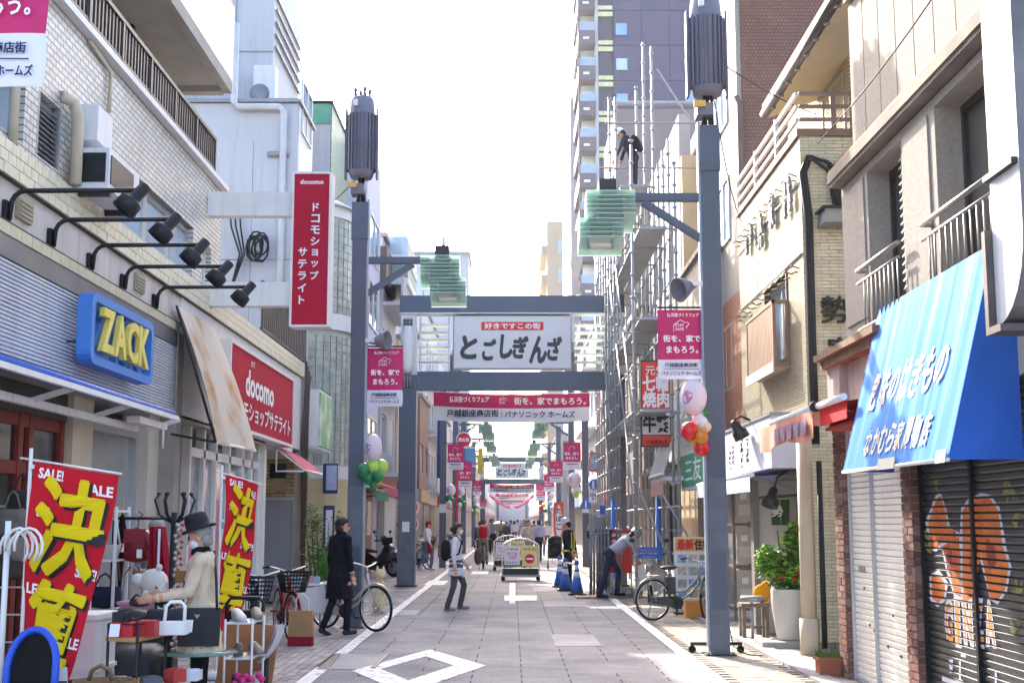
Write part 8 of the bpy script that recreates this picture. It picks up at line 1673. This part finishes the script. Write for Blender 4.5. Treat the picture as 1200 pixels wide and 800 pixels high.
# right of the man: shoe rack, boards, chair
sr = thing('shoe_rack', 'white wire shoe rack with three tiers behind the man in the hat', 'rack', (0, 0, 0)); a, b2 = G(262, 800, 11.0), G(296, 728, 11.0); sr.location = (a.x, 11, 0)
for x in (a.x, b2.x):
	for y in (11.0, 11.5): MB().cyl((x, y, 0), (x, y, b2.z + .02), .011, n=6).build('upright', white, sr)
tiers = [b2.z - .01, b2.z - .3, b2.z - .56]
for z in tiers:
	MB().box(a.x, b2.x, 11.0, 11.5, z - .012, z).build('shelf', white, sr)
shoes = ['#c9c6c2', '#77716a', '#5d5650', '#8a7d70', '#3a3a3f', '#a8a29a']
def shoe(label, x, y, z, col, rot=0):
	t = thing('shoe', label, 'shoe', (x, y, z), 'shoes on the white wire rack'); loft(MB(), [(-.12, 0, .04, .03, .03), (-.1, 0, .055, .04, .05), (-.03, 0, .05, .042, .045), (.06, 0, .032, .045, .028), (.12, 0, .022, .03, .018)], 12).xf(Matrix.Translation((x, y, z + .005)) @ Matrix.Rotation(R(rot), 4, 'Z')).build('upper', M('shoe ' + col, col, .6, var=.1), t); MB().prism([(-.13, -.04, 0), (.1, -.045, 0), (.13, 0, 0), (.1, .045, 0), (-.13, .04, 0)], (0, 0, .012)).xf(Matrix.Translation((x, y, z)) @ Matrix.Rotation(R(rot), 4, 'Z')).build('sole', M('pale sole', '#b8b4ae', .7), t)
for k in range(6): shoe(['pale shoe at the front of the top tier', 'brown grey shoe at the back of the top tier', 'dark brown boot on the middle tier, left', 'tan shoe on the middle tier, right', 'black shoe on the lowest tier, left', 'light taupe shoe on the lowest tier, right'][k] + ' of the wire rack', a.x + .09 + (.12 if k % 2 else 0), 11.12 + .16 * (k % 2), tiers[k // 2] + .001, shoes[k], -60 - 10 * (k % 3))
bk = MB(); rn = random.Random(2)
for k in range(14): bk.ball((a.x + .2 + rn.uniform(-.1, .12), 10.95 + rn.uniform(-.05, .05), .28 + rn.uniform(-.05, .1)), .03, nu=7, nv=5)
fp = thing('flower_pot', 'pot of pink flowers standing at the foot of the shoe rack', 'flowers', (a.x + .2, 10.9, 0)); bk.build('pink_flowers', M('pink petals', '#d0357e', .6), fp, kind='stuff'); MB().lathe([(.08, 0), (.1, .2), (.0, .19)], 12, (a.x + .2, 10.95, .02)).build('pot', dark, fp)
tagged(MB().beam((G(283, 795, 11.7).x, 11.7, .01), (G(290, 795, 11.7).x, 11.85, G(290, 732, 11.7).z), .5, .03, up=(0, -1, .1)), 'leaning_panel', M('orange brown wood', '#a2673c', .5, var=.12, scale=6), 'orange brown wooden panel leaning behind the shoe rack', 'panel')
tagged(MB().box(G(297, 790, 11.9).x, G(312, 790, 11.9).x, 11.9, 12.2, 0, G(300, 735, 11.9).z - .05), 'wooden_cabinet', M('orange brown wood', ''), 'wooden cabinet end behind the white shell chair', 'cabinet')
sc2 = thing('shell_chair', 'pale grey shell chair seen edge on beside the wooden cabinet', 'chair', (0, 0, 0)); c = G(312, 750, 11.6); sc2.location = (c.x, 11.6, 0); MB().sheet(lambda u, v: Vector((c.x + .1 - .16 * v * v + .02 * math.sin(u * 3), 11.45 + .4 * u, c.z + .14 - .32 * v + .05 * (u - .5) ** 2)), 8, 10, th=.02).build('seat_shell', M('grey white shell', '#c4c6c8', .5), sc2); MB().cyl((c.x, 11.62, 0), (c.x, 11.62, c.z - .15), .025, n=8).build('leg', dark, sc2); MB().tube([(c.x - .14, 11.62, .03), (c.x + .14, 11.62, .03)], .02, 6).build('foot', dark, sc2)
rw_ = thing('walker', 'black rollator walker with curved handle behind the man in the hat', 'walker', (0, 0, 0)); c0, c1 = G(266, 700, 12.3), G(309, 698, 12.3); rw_.location = (c0.x, 12.3, 0); MB().tube([(c0.x, 12.3, .1), (c0.x, 12.3, c0.z - .05), (c0.x + .04, 12.3, c0.z), (c1.x - .04, 12.3, c0.z), (c1.x, 12.3, c0.z - .05), (c1.x, 12.3, .1)], .018, 8).build('frame', black, rw_); MB().box(c0.x + .03, c1.x - .03, 12.25, 12.5, c0.z - .26, c0.z - .12).build('seat', M('black cushion', '#1d1d20', .8), rw_)
for x in (c0.x, c1.x): MB().cyl((x, 12.27, .09), (x, 12.33, .09), .09, n=14).build('wheel', tyre, rw_)
MB().box(c1.x - .02, c1.x + .03, 12.24, 12.29, c0.z - .22, c0.z - .13).build('orange_reflector', M('orange plastic', ''), rw_)
# ------------------------------------------------------------------ people
def cap(b, a, c, ra, rb, m, n=12):
	a = Vector(a); c = Vector(c); d = (c - a); L = max(d.length, 1e-4); d.normalize(); ps, rs = [], []
	for t in (-.99, -.8, -.45, 0): ps.append(a + d * ra * t); rs.append(ra * math.sqrt(max(.01, 1 - t * t)))
	for t in (.25, .5, .75): ps.append(a.lerp(c, t)); rs.append(ra + (rb - ra) * t)
	for t in (0, .45, .8, .99): ps.append(c + d * rb * t); rs.append(rb * math.sqrt(max(.01, 1 - t * t)))
	b.tube(ps, rs, n, m)
def rx(v, a): return Matrix.Rotation(R(a), 3, 'X') @ Vector(v)
CLOTH = {}
def cloth(c):
	if c not in CLOTH: CLOTH[c] = M('cloth ' + c, c, .85, var=.14, scale=9, bump=.35, bscale=22)
	return CLOTH[c]
hairm = M('dark hair', '#1d1815', .6, var=.2, scale=40); dirs = {'down': (0, 0, -1)}
def person(label, loc, head, top, bottom, shoe='#2a2a2c', H=1.65, vox=.012, lean=0, arms=None, legs=None, look=(0, 0), hair='short', hat=None, hatcol='#2a2a2e', mask=False, coat=None, bag=None, fat=1.0, group=None, haircol=None, apron=None, vest=False, collar=None):
	"""One body grown as a single surface over posed joints; ARMS and LEGS give (upper, lower) directions for left and right, +y is forward."""
	t = thing('person', label, 'person', (0, 0, 0), group); s = H / 1.65; b = MB()
	arms = arms or [((-.12, .02, -1), (-.05, .12, -1)), ((.12, .02, -1), (.05, .12, -1))]; legs = legs or [((-.03, 0, -1), (0, -.02, -1)), ((.03, 0, -1), (0, -.02, -1))]
	hip = Vector((0, 0, 0)); T = lambda x, y, z: rx((x, y, z), -lean)           # torso frame, origin at the hips
	n = 18
	def sec(z, w, d, y=0, m=1): return (z, w * fat, d * fat, y, m)
	S_ = [sec(-.1, .1, .08), sec(-.06, .155, .11), sec(.02, .16, .118), sec(.14, .14, .105), sec(.3, .16, .118, .01), sec(.42, .172, .112), sec(.48, .15, .09, -.01), sec(.52, .09, .065, -.01)]
	vs = [T(w * math.cos(2 * PI * j / n), y + d * math.sin(2 * PI * j / n), z) for z, w, d, y, m in S_ for j in range(n)]
	b.add(vs, [(i * n + j, i * n + (j + 1) % n, (i + 1) * n + (j + 1) % n, (i + 1) * n + j) for i in range(len(S_) - 1) for j in range(n)] + [tuple(range(n))[::-1], tuple((len(S_) - 1) * n + j for j in range(n))], 1, True)
	for q in range(2 * n): b.m[q] = 2
	nk = T(0, .0, .5); hc = T(0, .035, .64); cap(b, nk, T(0, .02, .58), .052, .048, 0)
	hm = (Matrix.Rotation(R(-lean * .6), 3, 'X') @ Matrix.Rotation(R(look[0]), 3, 'Z') @ Matrix.Rotation(R(-look[1]), 3, 'X')).to_4x4(); P = lambda x, y, z: hc + hm.to_3x3() @ Vector((x, y, z))
	b.ball(hc, .073, .09, .108, 16, 12, 0, hm); b.ball(P(0, .03, -.06), .05, .058, .055, 12, 8, 0, hm); cap(b, P(0, .088, .0), P(0, .103, -.028), .01, .014, 0, 8)
	for e in (-1, 1): b.ball(P(e * .074, -.005, -.005), .012, .022, .032, 8, 6, 0, hm); b.ball(P(e * .03, .083, .012), .012, .008, .008, 8, 6, 4, hm)
	b.ball(P(0, .086, -.055), .022, .01, .009, 8, 5, 5, hm)
	hands = []; fr = max(.0088, vox * .82)
	for e, (u, f) in zip((-1, 1), arms):
		sh = T(e * .175 * fat, -.005, .45); u = Vector(u).normalized(); f = Vector(f).normalized(); el = sh + u * .27; wr = el + f * .235
		cap(b, sh, el, .056 * fat, .046, 1); cap(b, el, wr, .046, .036, 1); cap(b, wr - f * .01, wr + f * .02, .026, .026, 0)
		side = f.cross(Vector((0, 1, 0)) if abs(f.y) < .8 else Vector((0, 0, 1))).normalized(); nrm = f.cross(side).normalized(); pc = wr + f * .065
		q = Matrix((nrm, side, f)).transposed().to_4x4(); b.ball(pc, .036, .017, .048, 10, 8, 0, q); hands.append(pc)
		for k, L in enumerate((.06, .07, .066, .05)):
			r0 = pc + nrm * (-.027 + .018 * k) + f * .035; r1 = r0 + f * L * .55 + side * .008; cap(b, r0, r1, fr, fr, 0, 7); cap(b, r1, r1 + (f * .8 + side * .6).normalized() * L * .5, fr, fr * .85, 0, 7)
		cap(b, pc + nrm * -.03 - f * .01, pc + nrm * -.052 + f * .03 + side * .012, fr * 1.1, fr, 0, 7)
	low = 0
	for e, (u, f) in zip((-1, 1), legs):
		hj = Vector((e * .085 * fat, 0, -.04)); u = Vector(u).normalized(); f = Vector(f).normalized(); kn = hj + u * .41; an = kn + f * .39
		cap(b, hj, kn, .085 * fat, .06, 2); cap(b, kn, an, .06, .052, 2); fd = Vector((0, 1, 0)) if abs(f.y) < .35 else (Vector((0, 1, 0)) + f * .5 * (1 if f.y < 0 else -.2)).normalized()
		cap(b, an + Vector((0, -.03, -.045)), an + fd * .15 + Vector((0, 0, -.05)), .04, .032, 3); low = min(low, an.z - .085)
	if coat:                                              # (length below the hips, flare)
		L, fl = coat; vs = []; zs = [.1, 0, -.12, -L * .7, -L]
		for i, z in enumerate(zs):
			k = i / 4
			for j in range(n): vs.append(((.155 + fl * k) * fat * math.cos(2 * PI * j / n), (.125 + fl * .8 * k) * fat * math.sin(2 * PI * j / n), z))
		b.add(vs, [(i * n + j, (i + 1) * n + j, (i + 1) * n + (j + 1) % n, i * n + (j + 1) % n) for i in range(4) for j in range(n)] + [tuple(range(n)), tuple(4 * n + j for j in range(n))[::-1]], 1, True)
	kd = KDTree(len(b.v)); vm = {}
	for f, m in zip(b.f, b.m):
		for i in f: vm.setdefault(i, m)
	for i, v in enumerate(b.v): kd.insert(v, i)
	kd.balance()
	me = bpy.data.meshes.new('body'); me.from_pydata(b.v, [], b.f); o = bpy.data.objects.new('body', me); COL.objects.link(o); me.validate()
	md = o.modifiers.new('r', 'REMESH'); md.mode = 'VOXEL'; md.voxel_size = vox; md.use_smooth_shade = True; sm = o.modifiers.new('s', 'SMOOTH'); sm.factor = .5; sm.iterations = 3 if vox < .015 else 1
	bpy.context.view_layer.update(); m2 = bpy.data.meshes.new_from_object(o.evaluated_get(bpy.context.evaluated_depsgraph_get())); o.modifiers.clear(); o.data = m2; bpy.data.meshes.remove(me)
	for q in (skin, cloth(top), cloth(bottom), cloth(shoe), hairm, M('lips', '#8f5348', .5)): m2.materials.append(q)
	m2.polygons.foreach_set('material_index', [vm.get(kd.find(p.center)[1], 1) for p in m2.polygons]); m2.polygons.foreach_set('use_smooth', [True] * len(m2.polygons))
	if vox < .0125:                                      # creases of worn cloth
		from mathutils import noise
		cs = [(v.co.copy(), v.normal.copy()) for v in m2.vertices]; on = {i for p in m2.polygons if p.material_index in (1, 2) for i in p.vertices}
		m2.vertices.foreach_set('co', [q for i, (c, k) in enumerate(cs) for q in (c + k * .018 * (.2 - abs(noise.noise((c.x * 11, c.y * 11, c.z * 6 + c.x * 5)))) if i in on else c)]); m2.update()
	o.parent = t
	hx = M('hair ' + haircol, haircol, .7, var=.2, scale=40) if haircol else hairm
	if hair:
		h = MB(); h.ball(P(0, -.012, .026), .087, .106, .102, 18, 12, 0, hm); h.ball(P(0, -.05, -.035), .075, .058, .07, 14, 9, 0, hm)
		if hair == 'bob': h.ball(P(0, -.03, -.03), .088, .08, .095, 16, 10, 0, hm)
		if hair == 'tied': h.ball(P(0, -.11, .0), .04, .045, .05, 12, 8, 0, hm)
		h.v = [tuple(Vector(v)) for v in h.v]; h.v = [tuple(hc + hm.to_3x3() @ Vector((w.x, min(w.y, .1 if w.z > .05 else (.02 if hair == 'bob' else -.002)), w.z))) for w in (hm.to_3x3().inverted() @ (Vector(v) - hc) for v in h.v)]
		h.build('hair', hx, t)
	if collar: MB().lathe([(.075, .47), (.085, .5), (.075, .545), (.062, .56)], 18, T(0, .012, 0), mat=Matrix.Rotation(R(-lean), 4, 'X')).build('collar', cloth(collar), t)
	if mask: MB().ball(P(0, .042, -.045), .071, .058, .056, 14, 9, 0, hm).build('face_mask', M('mask white', '#d6d9dc', .8, var=.02), t)
	hcm = cloth(hatcol)
	if hat == 'fedora': MB().lathe([(.0, .02), (.135, .03), (.15, .025), (.135, .045), (.098, .05), (.098, .1), (.09, .15), (.06, .165), (.0, .15)], 26, P(0, -.015, .03), mat=hm).build('hat', hcm, t)
	if hat == 'cap': MB().lathe([(.098, .03), (.1, .06), (.09, .11), (.05, .14), (.0, .145)], 20, P(0, -.01, .0), mat=hm).build('hat', hcm, t)
	if hat == 'helmet': MB().lathe([(.125, .03), (.12, .04), (.112, .05), (.11, .09), (.09, .14), (.05, .165), (.0, .17)], 22, P(0, -.005, .0), mat=hm).build('helmet', M('helmet ' + hatcol, hatcol, .3), t)
	if apron:
		c, z0, z1 = apron; MB().sheet(lambda u, v: T(.165 * fat * math.sin((u - .5) * 2.6) * (1 + .15 * (1 - v)), .135 * fat * math.cos((u - .5) * 2.6) + .01, z0 + (z1 - z0) * v) if z0 >= 0 else Vector((.17 * fat * math.sin((u - .5) * 2.7) * (1.2 - .2 * v), .145 * fat * math.cos((u - .5) * 2.7) + .02 * (1 - v), z0 + (z1 - z0) * v)), 14, 10, th=-.008).build('apron', cloth(c), t)
	if vest:
		for e in (-1, 1):
			for q in (-1, 1): MB().sheet(lambda u, v: T(e * (.06 + .055 * u), q * (.117 + .012 * math.sin(v * 3)) + (.0 if q > 0 else -.004), .0 + .46 * v), 3, 8, th=.006 * (-q)).build('reflective_stripe', M('hi vis yellow', '#c9dc1e', .6, emis=None), t)
		MB().tube([T(.165 * math.cos(a), .125 * math.sin(a), .02) for a in [2 * PI * i / 20 for i in range(20)]], .022, 6, closed=True).build('reflective_belt', M('hi vis yellow', ''), t)
	if bag == 'shoulder':
		MB().prism([(-.24, -.17, -.22), (-.24, .15, -.22), (-.24, .17, .08), (-.24, -.18, .08)], (.06, 0, 0)).build('shoulder_bag', M('black nylon', '#232325', .6, var=.1), t); MB().prism([(-.243, -.02, .03), (-.243, .03, .03), (-.243, .005, -.005)], (.002, 0, 0)).build('bag_badge', steel, t); MB().tube([T(-.24, -.15, .06), T(-.17, -.13, .3), T(.0, -.1, .52), T(.1, .03, .5), T(.02, .13, .35), T(-.2, .13, .1)], .012, 5).build('bag_strap', black, t)
	if bag in ('backpack', 'redpack'):
		bm = cloth('#1c1c20' if bag == 'backpack' else '#a81c2a'); q = MB(); loft(q, [(-.15, 0, 0, .05, .14), (-.12, 0, 0, .09, .2), (.12, 0, 0, .09, .2), (.15, 0, 0, .05, .14)], 14); q.v = [tuple(T(v[0], v[1] - .2, v[2] + .24)) for v in q.v]; q.build('backpack', bm, t)
		for e in (-1, 1): MB().tube([T(e * .1, -.12, .46), T(e * .11, .0, .53), T(e * .115, .115, .4), T(e * .14, .06, .18), T(e * .12, -.12, .1)], .018, 6).build('pack_strap', bm, t)
	t.scale = (s, s, s); t.location = Vector(loc) + Vector((0, 0, -low * s)); t.rotation_euler = (0, 0, R(head)); t['h'] = -low * s
	del t['h']; return t
W1 = [((-.03, .35, -1), (0, -.15, -1)), ((.03, -.25, -1), (0, -.55, -1))]; W2 = [((-.03, -.3, -1), (0, -.6, -1)), ((.03, .38, -1), (0, -.05, -1))]
AW = [((-.12, -.25, -1), (-.02, .1, -1)), ((.12, .28, -1), (.02, .5, -1))]
gz = lambda px, py, dz=.008: Vector((at(px, py, Z=0).x, at(px, py, Z=0).y, dz))
person('man in a black hat and beige jacket with a black shoulder bag, browsing the stall', (-2.42, 10.15, .008), 98, '#d0bda3', '#141416', H=1.57, vox=.009, arms=[((-.1, .35, -1), (-.05, 1, -.15)), ((.1, .3, -1), (.0, 1, -.1))], look=(-5, 18), hair='short', haircol='#8d8a88', hat='fedora', mask=True, coat=(.28, .05), bag='shoulder', fat=1.12, collar='#141416')
person('person in a long black coat with short dark hair walking behind the silver bicycle', gz(397, 744), -48, '#15161f', '#1c1e28', shoe='#3a3a40', H=1.63, vox=.01, arms=[((-.14, -.05, -1), (-.04, .15, -1)), ((.14, .05, -1), (.04, .2, -1))], legs=[((-.03, -.12, -1), (0, -.45, -1)), ((.03, .18, -1), (0, -.02, -1))], look=(-35, 5), hair='bob', coat=(.4, .07), fat=1.08, collar='#101016')
person('woman in a white top and cream apron with a black backpack striding across the road', gz(534, 716), -90, '#d8d6da', '#4a4a4e', shoe='#77777c', H=1.56, vox=.011, arms=[((-.12, .1, -1), (-.02, .55, -.8)), ((.12, -.12, -1), (.03, .1, -1))], legs=[((-.03, .42, -1), (0, -.2, -1)), ((.03, -.1, -1), (0, -.32, -1))], hair='tied', mask=True, coat=(.24, .045), bag='backpack')
tag(MB().ball((-.62, 23.5, .98), .07, .12, .15, 12, 9).tube([(-.66, 23.5, 1.1), (-.7, 23.5, 1.22), (-.62, 23.45, 1.12)], .012, 5).build('hand_bag', M('dark brown bag', '#4a3a35', .7)), 'dark brown hand bag carried by the woman crossing the road', 'bag')
person('guard in dark uniform with yellow reflective vest and pale helmet beside the cones', (1.32, 30.6, .0), 65, '#20232e', '#1f212b', H=1.62, arms=[((-.1, -.3, -1), (.3, -.35, -1)), ((.1, -.3, -1), (-.3, -.35, -1))], look=(10, 25), hat='helmet', hatcol='#c9ccd0', vest=True)
person('worker in navy clothes with yellow helmet holding the standing pipe bundle', (2.05, 29.15, .0), 150, '#232733', '#22252f', H=1.66, arms=[((-.2, .6, -.5), (.3, .9, .3)), ((.2, .7, -.3), (-.3, .6, .7))], hat='helmet', hatcol='#d0b43a')
person('worker in grey shirt and blue grey helmet bending over by the moped', (2.05, 27.3, .03), -90, '#a9a9b2', '#252b40', shoe='#1d1d20', H=1.68, lean=52, arms=[((-.1, .75, -.7), (.1, .85, -.2)), ((.1, .8, -.75), (0, .9, -.3))], legs=[((-.1, .55, -1), (0, -.1, -1)), ((.06, -.25, -1), (0, -.3, -1))], look=(0, 10), hat='helmet', hatcol='#7f8fa6')
person('worker in a navy sweater and white helmet standing high on the scaffold', (2.86, 29.2, 9.165), 70, '#2b3046', '#23242c', H=1.66, lean=24, arms=[((-.1, .4, -1), (0, .5, -1)), ((.1, .5, -1), (0, .3, -1))], look=(0, 30), hat='helmet', hatcol='#d9dce0', bag='backpack')
person('shop staff in a white shirt with red apron and red cap on the left pavement', gz(501, 668), -105, '#d6d4d2', '#5a6f96', shoe='#c9c9cc', H=1.58, vox=.014, arms=AW, legs=W1, hat='cap', hatcol='#8f2230', apron=('#8a1a2c', -.32, .12))
person('elderly woman with grey hair in a striped shirt standing inside the stall', (-3.72, 13.6, .008), 160, '#8a8f92', '#4b443f', H=1.6, vox=.014, arms=[((-.15, .25, -1), (.6, .7, .1)), ((.15, .25, -1), (-.6, .7, .1))], hair='bob', haircol='#9a9896')
cy = gz(566, 667); bicycle('bicycle ridden away from the camera by the person with the red backpack', cy.x, cy.y + .5, 90, '#5a5652', far=True)
person('cyclist in a grey hoodie with a red backpack riding away down the street', (cy.x, cy.y + .28, .5), 0, '#a3a2a6', '#8c7f78', H=1.6, vox=.016, lean=14, arms=[((-.1, .6, -.8), (.1, .8, -.35)), ((.1, .6, -.8), (-.1, .8, -.35))], legs=[((-.1, .85, -.4), (0, -.1, -1)), ((.1, .5, -.8), (0, -.3, -1))], hair='bob', haircol='#6b4a35', bag='redpack').location.z = .98
person('man in a grey jacket pulling a dark suitcase toward the camera', (-.95, 63, 0), 180, '#77777c', '#2c2c33', H=1.72, vox=.018, legs=W1, arms=AW)
tag(MB().box(-.72, -.42, 63.2, 63.42, .06, .68).tube([(-.66, 63.3, .68), (-.66, 63.3, 1.0), (-.48, 63.3, 1.0), (-.48, 63.3, .68)], .015, 5).build('suitcase', M('maroon suitcase', '#3a2227', .5)), 'dark maroon suitcase beside the man in the grey jacket', 'suitcase')
person('woman in a pale patterned blouse standing behind the barrier carts', (.52, 44.5, 0), 175, '#b5a79c', '#8a8f80', H=1.62, vox=.016, arms=[((-.15, .4, -1), (.1, .9, -.2)), ((.15, .4, -1), (-.1, .9, -.2))], hair='bob', haircol='#4b382e')
person('person in a lavender shirt and black trousers walking away behind the carts', (1.08, 52, 0), 10, '#a9a8c6', '#1e1e24', H=1.66, vox=.018, legs=W2)
sw = thing('stroller', 'black folding stroller parked in the road left of the guard', 'stroller', (1.45, 44, 0))
MB().sheet(lambda u, v: Vector((1.25 + .42 * u, 43.9 + .35 * math.sin(v * 2.2), .45 + .55 * v)), 6, 8, th=.02).build('seat', blackcloth, sw); MB().ball((1.46, 44.1, .95), .25, .28, .2, 12, 8).build('hood', blackcloth, sw); MB().box(1.24, 1.68, 43.8, 44.3, .36, .5).build('basket', blackcloth, sw)
for x in (1.22, 1.7):
	MB().tube([(x, 43.7, .1), (x, 44.1, .6), (x, 44.5, 1.05)], .016, 6).build('frame_bar', dark, sw)
	for y in (43.72, 44.4): MB().cyl((x - .02, y, .1), (x + .02, y, .1), .1, n=14).build('wheel', tyre, sw)
crowd = [('#3b3d4a', '#2a2a30', 'short', None), ('#c9c6c4', '#4a4f66', 'bob', None), ('#8f6f63', '#2d2d33', 'short', None), ('#5f7fa6', '#33343c', 'tied', None), ('#b8a4ab', '#6a6258', 'bob', '#5a3e2e')]
words_ = ['dark jacket', 'pale top', 'brown jacket', 'blue shirt', 'pink grey blouse']; protoP = []
spots = [(-1.35, 55, 0, 0), (-1.15, 70, 180, 4), (-.3, 72, 180, 0), (.15, 78, 0, 1), (.62, 66, 175, 3), (1.25, 74, 0, 2), (-.7, 84, 185, 2), (1.0, 88, 180, 1), (.4, 92, 0, 4), (-1.5, 90, 0, 3), (1.6, 60, 180, 1), (-1.7, 76, 10, 1), (.85, 100, 180, 0), (-.1, 98, 0, 3), (-1.2, 108, 180, 1), (.5, 112, 0, 2), (1.4, 106, 180, 4), (0, 124, 180, 0), (-.8, 130, 0, 1), (.9, 134, 180, 3)]
where = ['walking near the left shops', 'walking on the left beyond the suitcase', 'walking in mid street, ahead of the distant gate', 'walking away in mid street', 'walking toward the carts', 'walking away on the right side', 'far down the street on the left', 'far down the street on the right', 'far down mid street', 'far down beside the left posts', 'near the right posts past the carts', 'beside the left posts past the parked bicycles', 'just this side of the distant gate, right', 'just this side of the distant gate, middle', 'under the distant gate on the left', 'under the distant gate in the middle', 'under the distant gate on the right', 'tiny, beyond the distant gate', 'tiny, beyond the distant gate on the left', 'tiny, beyond the distant gate on the right']
for k, (x, y, h, i) in enumerate(spots):
	lb = 'person in a %s %s' % (words_[i], where[k]); first = i not in CLOTH
	if first: CLOTH[i] = person(lb, (x, y, 0), h, crowd[i][0], crowd[i][1], H=1.6 + .03 * i, vox=.022, arms=AW, legs=W1 if i % 2 else W2, hair=crowd[i][2], haircol=crowd[i][3], group='shoppers in the distance')
	else: dup(CLOTH[i], (x, y, CLOTH[i].location.z), R(h + 4), label=lb)
for k, (a, b, sag, lb) in enumerate((((2.6, 16.0, 7.6), (6.5, 22, 8.6), .25, 'thin overhead wire from the right transformer to the white apartment building'), ((-2.4, 20, 7.2), (-4.3, 26.5, 8.2), .2, 'thin overhead wire from the left transformer to the panelled building'), ((2.6, 16.1, 7.3), (3.9, 21.2, 6.6), .3, 'thin wire from the right transformer down to the tiled parapet'))):
	p, q = Vector(a), Vector(b); tag(MB().tube([p.lerp(q, u / 12) - Vector((0, 0, sag * math.sin(PI * u / 12))) for u in range(13)], .009, 5).build('overhead_wire', black), lb, 'wire')
# ------------------------------------------------------------------ thin street haze
hz = MB().box(-40, 40, -6, 352, -1.03, 54).build('haze', [], kind='stuff', loc=(0, 0, 0))
hm_ = bpy.data.materials.new('thin haze'); hm_.use_nodes = True; hn = hm_.node_tree.nodes; hn.remove(hn['Principled BSDF'])
pv = hn.new('ShaderNodeVolumePrincipled'); pv.inputs['Color'].default_value = (.86, .9, 1, 1); pv.inputs['Density'].default_value = .0003; pv.inputs['Anisotropy'].default_value = .25
hm_.node_tree.links.new(pv.outputs[0], hn['Material Output'].inputs['Volume']); hz.data.materials.append(hm_)
S.cycles.volume_bounces = 0; S.cycles.volume_max_steps = 64
